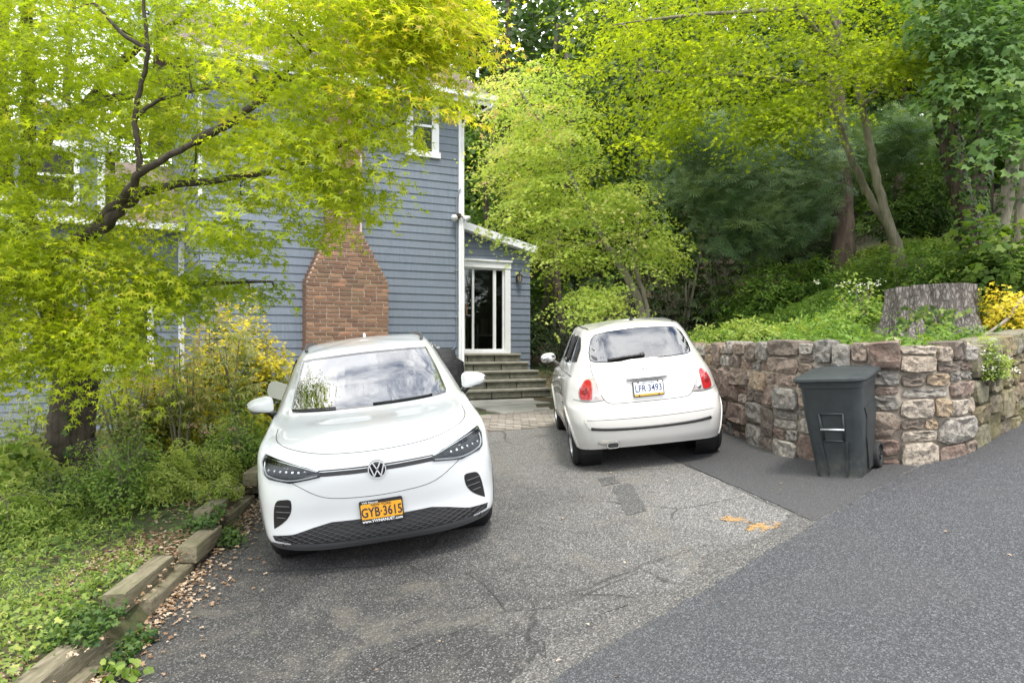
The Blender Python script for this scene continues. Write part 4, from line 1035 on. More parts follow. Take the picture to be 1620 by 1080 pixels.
def tubething(name, label, cat, pts, rad, mat, n=9, group=None):
    P = catmull(np.array([tuple(p) for p in pts]), 5); R_ = np.interp(np.linspace(0, 1, len(P)), np.linspace(0, 1, len(rad)), rad)
    o = MB().tube(P, list(R_), n).build(name, mat, smooth=True); return tag(o, label, cat, group)
tubething('fallen_log', 'pale fallen log sloping down behind the tree stump', 'log', [(q.x, q.y, g1(q.x, q.y)+.07) for q in (at(1710, 372, 12.6), at(1650, 402, 12.3), at(1595, 428, 12.0), at(1550, 444, 11.8))], [.055, .06, .05, .035], M_LOG)
tubething('dead_branch', 'bent grey dead branch lying on the bank beside the yellow shrub', 'branch', [at(1632, 462, 8.9), at(1612, 478, 8.75), at(1596, 502, 8.6), at(1570, 522, 8.45), at(1552, 531, 8.4)], [.018, .022, .02, .017, .010], M_LOG)
tubething('dead_branch', 'thin twig lying on the soil in front of the stump', 'branch', [at(1530, 528, 8.6), at(1545, 520, 8.5), at(1556, 517, 8.5)], [.008, .010, .006], M_LOG, 6)
def rock(px, py, Y, r, label, seed, mat=None):
    c = at(px, py, Y); rr_ = random.Random(seed); b = MB(); blob(b, (0, 0, 0), r, .9, None, 14, 8)
    V = [c+v*(1+.12*math.sin(v.x*30+seed)+.08*math.sin(v.z*40+v.y*25))+HZ*0 for v in b.V]
    o = mesh('loose_stone', V, b.F, mat or M_STONE2, smooth=True); return tag(o, label, 'stone', 'loose stones on the bank')
M_STONE2 = m_noisy('tan_stone', (.24, .185, .13), (.46, .38, .29), 9)
rock(1413, 541, 7.5, (.075, .06, .045), 'pale tan loose stone on the wall top before the stump', 1); rock(1527, 546, 7.3, (.045, .04, .03), 'small cream stone at the right end of the wall top', 2)
# marks on the paving
def m_paint():
    m, t, p, o = material('orange_marking_paint'); P = pos(t); p.inputs['Base Color'].default_value = (.55, .31, .09, 1); p.inputs['Roughness'].default_value = .8
    tr = t.nodes.new('ShaderNodeBsdfTransparent'); mx_ = t.nodes.new('ShaderNodeMixShader')
    f = math_(t, 'ADD', math_(t, 'MULTIPLY', noise(t, 16, 4, .6, P), .6), math_(t, 'MULTIPLY', noise(t, 120, 3, .6, P), .5))
    t.links.new(ramp(t, f, [(.50, (0, 0, 0)), (.66, (.9, .9, .9))]), mx_.inputs[0]); t.links.new(tr.outputs[0], mx_.inputs[1]); t.links.new(p.outputs[0], mx_.inputs[2]); t.links.new(mx_.outputs[0], o.inputs[0]); return m
M_ORPAINT = m_paint(); M_DKSTAIN = simple('oil_dark_asphalt', (.022, .022, .022), .8)
blot('paint_mark', (1.86, 5.60), .12, .085, .35, M_ORPAINT, .0055, 5, 'orange survey paint mark on the driveway edge', 60, .3)
blot('paint_mark', (1.71, 5.84), .12, .05, 2.3, M_ORPAINT, .0055, 6, 'fainter orange paint dash beside the larger mark', 50, .5)

tubething('overhead_wire', 'thin overhead utility wire crossing above the house roof', 'wire', [at(560, 18, 18), at(700, 9, 18), at(830, -3, 18), at(900, -12, 18)], [.012, .012, .012, .012], M_RUB2, 5)
# ---- white crossover: half-body net, x to the camera's right, y rearwards from the front axle, z up
CR_NET = [
 [(0,-.80,.20),(.42,-.78,.20),(.70,-.68,.21),(.85,-.50,.23),(.885,0,.25),(.885,.9,.25),(.885,1.9,.25),(.885,2.77,.27),(.80,3.45,.30),(0,3.62,.30)],
 [(0,-.855,.27),(.42,-.83,.27),(.72,-.72,.28),(.88,-.52,.30),(.91,0,.33),(.90,.9,.33),(.90,1.9,.33),(.91,2.77,.34),(.82,3.50,.36),(0,3.70,.36)],
 [(0,-.845,.43),(.42,-.82,.43),(.73,-.72,.44),(.895,-.50,.46),(.925,0,.48),(.905,.9,.48),(.905,1.9,.48),(.925,2.77,.50),(.84,3.52,.52),(0,3.72,.52)],
 [(0,-.865,.58),(.43,-.84,.58),(.74,-.73,.60),(.90,-.50,.62),(.925,0,.65),(.91,.9,.65),(.91,1.9,.65),(.925,2.77,.68),(.84,3.51,.68),(0,3.71,.68)],
 [(0,-.88,.74),(.43,-.85,.74),(.74,-.72,.76),(.895,-.48,.78),(.92,0,.82),(.915,.9,.82),(.915,1.9,.83),(.925,2.77,.86),(.83,3.48,.86),(0,3.68,.86)],
 [(0,-.845,.83),(.43,-.815,.835),(.74,-.67,.86),(.88,-.42,.90),(.905,0,.94),(.905,.9,.94),(.905,1.9,.95),(.91,2.77,.98),(.80,3.44,.98),(0,3.64,.98)],
 [(0,-.70,.915),(.42,-.65,.925),(.71,-.48,.945),(.83,-.25,.965),(.875,.08,1.0),(.885,.95,1.02),(.885,1.9,1.03),(.88,2.75,1.06),(.77,3.38,1.06),(0,3.58,1.06)],
 [(0,-.35,1.01),(.40,-.30,1.015),(.66,-.13,1.015),(.79,.08,1.02),(.855,.36,1.05),(.87,1.05,1.065),(.87,1.9,1.075),(.86,2.7,1.10),(.74,3.32,1.10),(0,3.52,1.10)],
 [(0,.20,1.085),(.40,.24,1.085),(.64,.34,1.085),(.745,.47,1.085),(.83,.66,1.09),(.86,1.1,1.10),(.86,1.95,1.11),(.84,2.65,1.14),(.72,3.28,1.14),(0,3.48,1.14)],
 [(0,.68,1.32),(.38,.71,1.32),(.605,.78,1.31),(.69,.88,1.30),(.745,1.04,1.30),(.77,1.4,1.31),(.77,2.0,1.32),(.74,2.65,1.33),(.63,3.15,1.33),(0,3.36,1.33)],
 [(0,1.14,1.525),(.36,1.16,1.52),(.56,1.21,1.505),(.625,1.29,1.50),(.66,1.45,1.505),(.675,1.9,1.52),(.67,2.5,1.51),(.64,3.0,1.48),(.54,3.25,1.46),(0,3.37,1.48)],
 [(0,1.30,1.575),(.33,1.32,1.57),(.48,1.36,1.56),(.53,1.45,1.56),(.555,1.6,1.57),(.565,1.95,1.585),(.555,2.5,1.575),(.53,2.9,1.545),(.44,3.08,1.53),(0,3.15,1.54)],
 [(0,1.62,1.605),(.10,1.63,1.605),(.13,1.66,1.605),(.15,1.7,1.605),(.16,1.8,1.61),(.16,2.0,1.615),(.15,2.4,1.605),(.13,2.6,1.595),(.10,2.7,1.59),(0,2.75,1.585)],
]
# ---- small hatchback: x to the camera's right, y forward from the rear axle, z up
HB_NET = [
 [(0,-.53,.24),(.38,-.52,.24),(.64,-.45,.235),(.755,-.27,.235),(.76,.05,.23),(.74,1.0,.20),(.74,1.8,.20),(.74,2.35,.2),(.6,2.75,.2),(0,2.88,.2)],
 [(0,-.60,.34),(.40,-.585,.34),(.66,-.50,.34),(.785,-.28,.34),(.805,.05,.36),(.785,1.,.34),(.80,1.85,.34),(.79,2.4,.34),(.66,2.78,.34),(0,2.93,.34)],
 [(0,-.635,.50),(.42,-.615,.50),(.685,-.52,.50),(.805,-.28,.52),(.82,.05,.54),(.79,1.0,.5),(.81,1.9,.52),(.80,2.4,.5),(.66,2.78,.5),(0,2.93,.5)],
 [(0,-.62,.635),(.42,-.60,.635),(.675,-.50,.64),(.80,-.26,.65),(.82,.05,.68),(.80,1.0,.66),(.81,1.9,.66),(.79,2.4,.63),(.65,2.74,.62),(0,2.9,.62)],
 [(0,-.585,.69),(.41,-.565,.69),(.65,-.475,.70),(.78,-.24,.72),(.81,.06,.78),(.80,1.0,.80),(.80,1.9,.78),(.77,2.38,.74),(.62,2.68,.72),(0,2.84,.72)],
 [(0,-.565,.86),(.39,-.545,.86),(.61,-.455,.86),(.735,-.22,.88),(.775,.08,.92),(.785,1.0,.93),(.775,1.85,.90),(.72,2.3,.84),(.56,2.6,.80),(0,2.75,.8)],
 [(0,-.50,1.01),(.36,-.48,1.01),(.56,-.39,1.01),(.68,-.17,1.01),(.725,.10,1.01),(.745,1.0,1.0),(.725,1.65,.97),(.65,2.1,.93),(.48,2.4,.90),(0,2.5,.9)],
 [(0,-.335,1.215),(.34,-.315,1.215),(.515,-.24,1.205),(.605,-.08,1.20),(.645,.16,1.20),(.665,.95,1.2),(.645,1.40,1.15),(.585,1.75,1.07),(.44,1.98,1.03),(0,2.1,1.03)],
 [(0,-.115,1.42),(.32,-.105,1.415),(.465,-.05,1.40),(.53,.06,1.385),(.56,.24,1.39),(.575,.85,1.40),(.555,1.2,1.36),(.5,1.45,1.3),(.36,1.62,1.27),(0,1.72,1.28)],
 [(0,.05,1.475),(.28,.06,1.47),(.40,.10,1.455),(.45,.19,1.45),(.475,.32,1.455),(.485,.8,1.47),(.465,1.05,1.45),(.4,1.2,1.42),(.3,1.32,1.41),(0,1.38,1.42)],
 [(0,.35,1.505),(.08,.36,1.505),(.11,.38,1.505),(.13,.42,1.505),(.14,.5,1.505),(.14,.7,1.505),(.13,.85,1.50),(.11,.95,1.495),(.08,1.0,1.49),(0,1.05,1.49)],
]
# ================================================================ white electric crossover
def build_crossover():
    R = car_root('crossover_car', 'white electric crossover facing the camera with a yellow plate', -1.081, 6.494, math.radians(10.6), 2.77)
    V, Fc = car_mesh_data(CR_NET, 8, 8); bvh = BVHTree.FromPolygons([Vector(v) for v in V], Fc)
    ws = [(0, 1.088), (.36, 1.09), (.60, 1.094), (.70, 1.10)]; wt = [(.66, 1.30), (.605, 1.488), (.50, 1.50), (.25, 1.508), (0, 1.512)]
    half = ws+wt; WS = resample(np.array(half+[(-a, b) for a, b in half[::-1]][1:-1]), 90)
    WSi = inset(WS, .018); WSh = inset(WS, .009)
    sidew = np.array([(.86, 1.135), (1.30, 1.30), (1.62, 1.44), (2.3, 1.455), (3.0, 1.40), (3.0, 1.26), (2.6, 1.17), (1.6, 1.14)])
    SW = resample(sidew, 60); SWh = inset(SW, .012); SWi = inset(SW, .03)
    rw = np.array([(-.58, 1.16), (.58, 1.16), (.5, 1.42), (-.5, 1.42)]); RW = resample(rw, 50); RWh = inset(RW, .015); RWi = inset(RW, .03)
    def cut(C):
        k = inpoly(C[:, 0], C[:, 2], WSh) & (C[:, 1] < 1.6)
        k |= inpoly(C[:, 1], C[:, 2], SWh) & (np.abs(C[:, 0]) > .5)
        k |= inpoly(C[:, 0], C[:, 2], RWh) & (C[:, 1] > 3)
        for cy in (0, 2.771): k |= (np.hypot(C[:, 1]-cy, C[:, 2]-.36) < .385) & (np.abs(C[:, 0]) > .62)
        return k
    F2 = cut_faces(V, Fc, cut)
    C = np.array([np.mean([V[i] for i in f], 0) for f in F2]); mi = [1 if (c[2] < .272 or (c[2] < .33 and c[1] > -.45)) else 0 for c in C]
    body = mesh('body', V, F2, [M_WHITE, M_GREYPL], R, True, True, mi)
    # glass
    ring(bvh, WS, WSi, 'F', .002, M_GLOSSBLK, 'windshield_surround', R)
    patch(bvh, WSh.tolist(), 'F', .0015, M_WSHIELD, 'windshield', R, .08, 0)
    for s, ax in ((1, 'R'), (-1, 'L')):
        ring(bvh, SW, SWi, ax, .003, M_GLOSSBLK, 'window_surround', R); patch(bvh, SWh.tolist(), ax, .002, M_GLASS, 'side_window', R, .12, 0)
        strip(bvh, [(1.85, 1.15), (1.85, 1.46)], ax, .03, M_GLOSSBLK, 'door_pillar', R)
    ring(bvh, RW, RWi, 'B', .003, M_GLOSSBLK, 'rear_window_surround', R); patch(bvh, RWh.tolist(), 'B', .002, M_GLASS, 'rear_window', R, .12, 0)
    # wheel arches and wheels
    for s, ax in ((1, 'R'), (-1, 'L')):
        for cy in (0, 2.771):
            a = arch_points(cy, .36, .435, 36, -12, 192); b = arch_points(cy, .36, .375, 36, -12, 192)
            ring(bvh, a, b, ax, .008, M_GREYPL, 'wheel_arch', R, .05, False)
            wheel(R, (s*.79, cy, .36), .36, .235, .245, s, 5, M_SILVER)
            MB().lathe([(.40, -.16), (.40, .12)], 28, Matrix.Rotation(s*PI/2, 3, 'Y'), (s*.72, cy, .36)).build('wheel_well', M_BLACK, R, True)
    MB().box((0, 1.35, .27), (1.5, 4.1, .05)).build('underbody', M_BLACK, R, True)
    # head lamps
    hl = [(.405, .795), (.50, .829), (.655, .872), (.78, .906), (.822, .916), (.838, .875), (.828, .80), (.785, .762), (.63, .733), (.412, .760)]
    for s in (1, -1):
        f = (lambda P: P) if s > 0 else mirror_poly
        h = patch(bvh, f(hl), 'F', .002, M_GLOSSBLK, 'headlight', R, .03)
        inner = [(.50, .80), (.66, .838), (.79, .872), (.805, .83), (.775, .785), (.63, .762), (.50, .778)]
        patch(bvh, f(inner), 'F', .005, M_LED, 'reflector', h, .03)
        g = lambda P: [(s*a, b) for a, b in P]
        strip(bvh, g([(.43, .80), (.55, .838), (.70, .877), (.795, .900), (.815, .905)]), 'F', .0045, M_CHROME, 'upper_lamp_strip', h, .004)
        strip(bvh, g([(.43, .772), (.63, .752), (.78, .782), (.812, .82), (.815, .875)]), 'F', .006, M_DRL, 'running_light', h, .005)
        for k in range(6):
            a = .56+.045*k; p, n = hit(bvh, 'F', s*a, .79+.10*(a-.55)+.012)
            MB().lathe([(0, .002), (.009, .003), (.012, .0), (.012, -.01)], 12, n.to_track_quat('Z', 'Y').to_matrix(), p+n*.007).build('led_projector', M_SILVER, h, True, smooth=True)
        patch(bvh, f(hl), 'F', .014, M_LENS, 'lens', h, .05, .004)
        # side air inlet with louvres
        il = resample(catmull([(.645, .605), (.70, .612), (.752, .600), (.782, .53), (.80, .395), (.785, .392), (.70, .452), (.652, .52)], 3, True), 30).tolist()
        iv = patch(bvh, f(il), 'F', .002, M_BLACK, 'air_inlet', R, .03)
        for zz in (.47, .515, .56):
            strip(bvh, g([(.66 if zz > .5 else .70, zz), (.765, zz+.005)]), 'F', .004, M_GREYPL, 'louvre', iv, .004)
    # light bar, emblem
    bar = [(.42, .765), (.42, .81), (.2, .803), (0, .80), (-.2, .803), (-.42, .81), (-.42, .765), (-.2, .757), (0, .754), (.2, .757)]
    lb = patch(bvh, bar, 'F', .003, M_BLACK, 'light_bar', R, .05)
    strip(bvh, [(.415, .797), (.2, .790), (.06, .787)], 'F', .0038, M_DRL, 'light_strip', lb, .005); strip(bvh, [(-.415, .797), (-.2, .790), (-.06, .787)], 'F', .0038, M_DRL, 'light_strip', lb, .005)
    p, n = hit(bvh, 'F', 0, .768)
    Q = Matrix.Rotation(math.radians(4), 3, 'X') @ FRONT; c0 = p+Vector((0, -.008, 0))
    em = MB().lathe([(0, .006), (.06, .006), (.068, .002), (.068, -.02)], 36, Q, c0).build('emblem', M_GLOSSBLK, R, True, auto=30)
    MB().lathe([(.0595, .006), (.060, .0105), (.0665, .0105), (.067, .004)], 40, Q, c0).build('emblem_ring', M_EMB, em, True, auto=30)
    def bars(segs, w):
        b = MB()
        for (x0, y0), (x1, y1) in segs:
            d = Vector((x1-x0, y1-y0)); nrm = Vector((-d.y, d.x)).normalized()*w/2
            b.prism([(x0-nrm.x, y0-nrm.y), (x1-nrm.x, y1-nrm.y), (x1+nrm.x, y1+nrm.y), (x0+nrm.x, y0+nrm.y)], .006, .010, Q, c0)
        return b
    bars([((-.028, .055), (-.003, .006)), ((.028, .055), (.003, .006))], .009).build('emblem_letter', M_EMB, em, True)
    bars([((-.051, .034), (-.025, -.049)), ((-.025, -.049), (-.001, -.004)), ((.001, -.004), (.025, -.049)), ((.025, -.049), (.051, .034))], .0085).build('emblem_letter', M_EMB, em, True)
    # lower grille
    gt = [(.815, .332), (.66, .345), (.50, .388), (.37, .414), (.2, .41), (0, .408)]; gb = [(0, .262), (.3, .264), (.5, .27), (.68, .279), (.80, .296)]
    poly = gt+[(-a, b) for a, b in gt[::-1]][1:]+[(-a, b) for a, b in gb[::-1]]+gb[1:]
    gr = patch(bvh, poly, 'F', .007, M_BLACK, 'lower_grille', R, .03)
    PG = np.array(poly); lat = MB()
    for sgn in (1, -1):
        for k in range(-22, 23):
            run = []
            for q in np.linspace(0, 1, 26):
                z = .25+.18*q; x = k*.075+sgn*(q-.5)*.42
                ok = bool(inpoly(np.array([x]), np.array([z]), PG)[0])
                if ok: pp, nn = hit(bvh, 'F', x, z); run.append(pp+nn*.010)
                if (not ok or q == 1) and len(run) > 1: lat.tube(run, .0036, 4)
                if not ok: run = []
    lat.build('grille_lattice', M_GRILLE, gr, True)
    # number plate
    pl = MB().prism(rrect(.318, .168, .012), -.012, .0, FRONT, (0, -.874, .458)).build('number_plate', M_BLACK, R, True)
    MB().prism(rrect(.300, .112, .008), .0, .003, FRONT, (0, -.874, .462)).build('plate_field', M_ORANGE, pl, True)
    def T(x, z, y): return Matrix.Translation((x, y, z)) @ FRONT.to_4x4()
    text_mesh('plate_number', 'GYB\u00b73615', .098, T(0, .452, -.8785), M_NAVY, pl, .001, sx=.74, bold=.0012)
    text_mesh('plate_state', 'NEW YORK', .026, T(0, .507, -.8785), M_NAVY, pl, .001, sx=1.1)
    text_mesh('frame_lettering', 'www.VWNANUET.com', .030, T(0, .389, -.8755), M_WTXT, pl, .001, sx=.98, bold=.0006)
    text_mesh('frame_lettering', 'VW Nanuet', .024, T(-.08, .528, -.8755), M_WTXT, pl, .001)
    # panel gaps
    strip(bvh, [(-.775, 1.02), (-.765, .985), (-.70, .958), (-.60, .935), (-.42, .907), (-.2, .892), (0, .888), (.2, .892), (.42, .907), (.60, .935), (.70, .958), (.765, .985), (.775, 1.02)], 'F', .0034, M_SEAM, 'bonnet_gap', R, -.0006)
    strip(bvh, [(-.62, .735), (-.55, .69), (-.47, .640), (-.38, .604), (-.25, .584), (0, .572), (.25, .584), (.38, .604), (.47, .640), (.55, .69), (.62, .735)], 'F', .0026, M_SEAM, 'bumper_gap', R, -.0006)
    for s, ax in ((1, 'R'), (-1, 'L')):
        strip(bvh, [(.55, .40), (.52, .7), (.55, .95), (.80, 1.10)], ax, .0025, M_SEAM, 'door_gap', R, -.0005); strip(bvh, [(1.75, .36), (1.75, .8), (1.78, 1.12)], ax, .0025, M_SEAM, 'door_gap', R, -.0005)
        strip(bvh, [(.5, .93), (1.5, .95), (2.6, .98)], ax, .004, M_WHITE, 'shoulder_crease', R)
    # roof rails
    for s in (1, -1):
        strip(bvh, [(s*.575, 1.42), (s*.592, 1.56), (s*.60, 1.8), (s*.60, 2.2), (s*.588, 2.7), (s*.555, 3.02)], 'T', .016, M_RAIL, 'roof_rail', R, .016, 8)
    # mirrors
    for s in (1, -1):
        Mz = Matrix.Rotation(s*math.radians(-14), 3, 'Z') @ Matrix.Rotation(s*math.radians(4), 3, 'Y')
        b = MB(); blob(b, (s*.975, .60, 1.175), (.118, .085, .068), .72, Mz); b.V = [Vector((v.x, v.y, v.z+.35*(abs(v.x)-.975)*(-.3 if v.z > 1.175 else .75))) for v in b.V]
        mr = b.build('mirror', M_WHITE, R, True, smooth=True)
        b = MB(); blob(b, (s*.965, .605, 1.125), (.10, .070, .024), .8, Mz); b.build('mirror_base', M_GREYPL, mr, True, smooth=True)
        MB().tube([(s*.93, .63, 1.12), (s*.885, .67, 1.075), (s*.86, .70, 1.04)], [.03, .034, .045], 8).build('mirror_arm', M_GLOSSBLK, mr, True, smooth=True)
        MB().prism(rrect(.17, .1, .04), -.002, .002, Matrix.Rotation(PI, 3, 'Z') @ FRONT, (s*.975, .686, 1.178)).build('mirror_glass', M_CHROME, mr, True)
    # wiper, camera pod, stickers
    strip(bvh, [(-.68, 1.104), (-.50, 1.103), (-.30, 1.10)], 'F', .008, M_BLACK, 'wiper', R, .012)
    strip(bvh, [(.02, 1.10), (.3, 1.10), (.55, 1.104)], 'F', .007, M_BLACK, 'wiper', R, .010)
    patch(bvh, [(-.17, 1.505), (.17, 1.505), (.10, 1.445), (-.10, 1.445)], 'F', -.004, M_GREYPL, 'sensor_housing', R, .05, 0)
    b = MB(); blob(b, (0, 1.22, 1.40), (.12, .02, .035), .6); b.build('rear_view_mirror', M_DASH, R, True, smooth=True)
    for x in (.50, .575): patch(bvh, [(x, 1.155), (x+.045, 1.155), (x+.045, 1.19), (x, 1.19)], 'F', -.004, M_STICK, 'sticker', R, .05, 0)
    # open charging flap on the rear flank
    Mf = Matrix.Rotation(math.radians(-12), 3, 'Z') @ Matrix.Rotation(math.radians(20), 3, 'Y') @ FRONT
    MB().prism(rrect(.25, .19, .07), -.008, .008, Mf, (-1.02, 2.45, 1.10)).build('charging_flap', M_WHITE, R, True)
    # antenna fin, cabin
    b = MB(); blob(b, (0, 2.85, 1.59), (.02, .07, .045), .9); b.build('antenna_fin', M_WHITE, R, True, smooth=True)
    b = MB()
    for x in (-.37, .37): seat(b, x, 1.35, .62); seat(b, x, 2.2, .62)
    b.build('seats', M_SEAT, R, True)
    b = MB(); b.box((0, .70, .94), (1.45, .62, .2), bev=.06); b.build('dashboard', M_DASH, R, True, smooth=True)
    MB().lathe([(.17, -.012), (.185, 0), (.17, .012), (.155, 0)], 28, Matrix.Rotation(math.radians(65), 3, 'X'), (.37, 1.02, 1.03), True).build('steering_wheel', M_DASH, R, True, smooth=True)
    MB().box((0, 2.0, .45), (1.6, 3.0, .1)).build('cabin_floor', M_DASH, R, True)
    return R
M_RAIL = simple('dark_roof_rail', (.10, .105, .11), .35, metal=.6)
M_LED = simple('lamp_reflector', (.06, .065, .07), .3, metal=.4)
M_DRL = simple('running_light_strip', (.62, .64, .66), .25)
M_EMB = simple('emblem_silver', (.80, .81, .83), .22, metal=.3)
M_GRILLE = simple('grille_lattice_grey', (.016, .017, .019), .55)
M_ORANGE = simple('plate_gold', (.75, .36, .022), .4)
M_NAVY = simple('plate_navy', (.012, .016, .05), .4)
M_WTXT = simple('white_lettering', (.8, .8, .8), .5)
M_STICK = simple('sticker', (.75, .76, .78), .6)
build_crossover()
# ================================================================ white hatchback
def build_hatch():
    R = car_root('hatchback_car', 'small white hatchback seen from behind beside the stone wall', 1.456, 8.315, math.radians(.5), 2.3)
    V, Fc = car_mesh_data(HB_NET, 8, 8); bvh = BVHTree.FromPolygons([Vector(v) for v in V], Fc)
    half = [(0, 1.108), (.30, 1.110), (.48, 1.115), (.535, 1.135), (.53, 1.22), (.49, 1.34), (.44, 1.395), (.30, 1.415), (0, 1.427)]
    RW = resample(np.array(half+[(-a, b) for a, b in half[::-1]][1:-1]), 90); RWh = inset(RW, .01); RWi = inset(RW, .055)
    sd = np.array([(-.08, 1.12), (-.03, 1.26), (.10, 1.365), (.35, 1.385), (.8, 1.375), (1.12, 1.31), (1.40, 1.17), (1.52, 1.08), (1.40, 1.06), (.6, 1.08)])
    SW = resample(sd, 70); SWh = inset(SW, .01); SWi = inset(SW, .022)
    fw = np.array([(-.52, 1.07), (.52, 1.07), (.44, 1.27), (-.44, 1.27)]); FW = resample(fw, 50); FWh = inset(FW, .01); FWi = inset(FW, .03)
    def cut(C):
        k = inpoly(C[:, 0], C[:, 2], inset(RW, .03)) & (C[:, 1] < .3)
        k |= inpoly(C[:, 1], C[:, 2], SWh) & (np.abs(C[:, 0]) > .45)
        k |= inpoly(C[:, 0], C[:, 2], FWh) & (C[:, 1] > 1.4)
        for cy in (0, 2.30): k |= (np.hypot(C[:, 1]-cy, C[:, 2]-.30) < .325) & (np.abs(C[:, 0]) > .5)
        return k
    mesh('body', V, cut_faces(V, Fc, cut), M_PEARL, R, True, True)
    ring(bvh, RW, RWi, 'F', .002, M_GLOSSBLK, 'rear_window_surround', R); patch(bvh, RWh.tolist(), 'F', .0035, M_RGLASS, 'rear_window', R, .08, 0)
    ring(bvh, FW, FWi, 'B', .002, M_GLOSSBLK, 'windscreen_surround', R); patch(bvh, FWh.tolist(), 'B', .0035, M_GLASS, 'windscreen', R, .1, 0)
    for s, ax in ((1, 'R'), (-1, 'L')):
        ring(bvh, SW, SWi, ax, .003, M_GLOSSBLK, 'window_surround', R); patch(bvh, SWh.tolist(), ax, .002, M_GLASS, 'side_window', R, .12, 0)
        strip(bvh, [(.50, 1.08), (.48, 1.39)], ax, .028, M_GLOSSBLK, 'door_pillar', R)
        for cy in (0, 2.30):
            a = arch_points(cy, .30, .355, 36, -8, 188); b = arch_points(cy, .30, .318, 36, -8, 188)
            ring(bvh, a, b, ax, .010, M_PEARL, 'wheel_arch', R, .05, False)
            wheel(R, (s*.71, cy, .293), .293, .18, .20, s, 9, M_CHROME if False else M_SILVER)
            MB().lathe([(.335, -.16), (.335, .06)], 28, Matrix.Rotation(s*PI/2, 3, 'Y'), (s*.66, cy, .30)).build('wheel_well', M_BLACK, R, True)
        # door gap, waist crease, handle
        strip(bvh, [(.44, .36), (.40, .7), (.42, .95), (.52, 1.07)], ax, .0025, M_SEAM, 'door_gap', R, -.0004); strip(bvh, [(1.55, .32), (1.62, .6), (1.60, .9), (1.5, 1.05)], ax, .0025, M_SEAM, 'door_gap', R, -.0004)
        strip(bvh, [(-.10, .975), (.4, .985), (1.0, .985), (1.7, .955)], ax, .006, M_PEARL, 'waist_crease', R, .001)
        p, n = hit(bvh, ax, .62, .90)
        MB().tube([p+n*.012+Vector((0, -.07, 0)), p+n*.03+Vector((0, -.03, 0)), p+n*.03+Vector((0, .04, 0)), p+n*.008+Vector((0, .08, 0))], [.012, .014, .014, .01], 8).build('door_handle', M_CHROME, R, True, smooth=True)
        strip(bvh, [(.38, .36), (1.0, .335), (1.9, .34)], ax, .014, M_PEARL, 'sill_moulding', R)
        # mirrors
        b = MB(); blob(b, (s*.87, 1.46, 1.085), (.098, .055, .062), .85, Matrix.Rotation(s*.15, 3, 'Y')); mr = b.build('mirror', M_CHROME, R, True, smooth=True)
        b = MB(); blob(b, (s*.87, 1.415, 1.085), (.086, .02, .052), .9, Matrix.Rotation(s*.15, 3, 'Y')); b.build('mirror_glass', M_MIRR, mr, True, smooth=True)
        MB().tube([(s*.82, 1.47, 1.05), (s*.765, 1.5, 1.0), (s*.73, 1.52, .97)], [.02, .022, .03], 8).build('mirror_arm', M_PEARL, mr, True, smooth=True)
        # tail lamp: chrome bezel, red body, clear strip, round lamps
        tl = [(.515, .952), (.555, .968), (.61, .962), (.652, .915), (.685, .84), (.688, .775), (.668, .748), (.57, .742), (.468, .748), (.475, .775)]
        f = (lambda P: P) if s > 0 else mirror_poly
        T0 = resample(catmull(tl, 3, True), 48)
        tb = patch(bvh, f(T0.tolist()), 'F', .006, M_TBEZ, 'tail_light', R, .03)
        red = [(.560, .945), (.605, .945), (.642, .90), (.672, .835), (.674, .775), (.655, .758), (.578, .756), (.566, .80), (.558, .88)]
        patch(bvh, f(resample(catmull(red, 3, True), 40).tolist()), 'F', .013, M_RED, 'red_lens', tb, .03)
        clr = [(.520, .935), (.548, .944), (.548, .88), (.555, .80), (.564, .757), (.485, .757), (.495, .80), (.512, .87)]
        patch(bvh, f(resample(clr, 40).tolist()), 'F', .011, M_CLEAR, 'clear_lens', tb, .03)
        for (a, z, r_, mt) in ((.618, .845, .036, M_RED2), (.525, .79, .022, M_CHROME)):
            p, n = hit(bvh, 'F', s*a, z); Q = n.to_track_quat('Z', 'Y').to_matrix()
            MB().lathe([(0, .004), (r_*.55, .005), (r_*.8, .0), (r_, .004), (r_*1.05, -.004)], 24, Q, p+n*.014).build('round_lamp', mt, tb, True, smooth=True)
    MB().box((0, 1.15, .27), (1.3, 3.2, .06)).build('underbody', M_BLACK, R, True)
    # tailgate outline, bumper joint
    gate = [(.535, 1.125), (.535, 1.02), (.515, .90), (.475, .79), (.43, .725), (.36, .703), (.15, .699), (0, .698)]
    strip(bvh, gate+[(-a, b) for a, b in gate[::-1]][1:], 'F', .0036, M_SEAM, 'tailgate_gap', R, -.0008, sm=5)
    for s in (1, -1):
        strip(bvh, [(s*.455, .745), (s*.57, .735), (s*.68, .742), (s*.745, .755)], 'F', .003, M_SEAM, 'bumper_gap', R, -.0006)
    # bumper insert with black rubbing strip
    ins = [(-.64, .555), (0, .545), (.64, .555), (.665, .535), (.655, .495), (.62, .452), (.56, .436), (0, .425), (-.56, .436), (-.62, .452), (-.655, .495), (-.665, .535)]
    I0 = resample(catmull(ins, 3, True), 80)
    ring(bvh, I0, inset(I0, .006), 'F', .001, M_SHADE, 'bumper_insert_edge', R)
    patch(bvh, inset(I0, .007).tolist(), 'F', .006, M_PEARL, 'bumper_insert', R, .05)
    strip(bvh, [(-.645, .553), (-.3, .549), (0, .546), (.3, .549), (.645, .553)], 'F', .0028, M_LINE, 'insert_gap', R, .004)
    strip(bvh, [(-.61, .468), (-.4, .452), (0, .443), (.4, .452), (.61, .468)], 'F', .017, M_BLACK, 'bumper_strip', R, .004)
    # chrome grip, plate, emblem
    p, n = hit(bvh, 'F', 0, .935); b = MB(); blob(b, p+Vector((0, -.018, .004)), (.215, .026, .020), .6); b.build('tailgate_grip', M_CHROME, R, True, smooth=True)
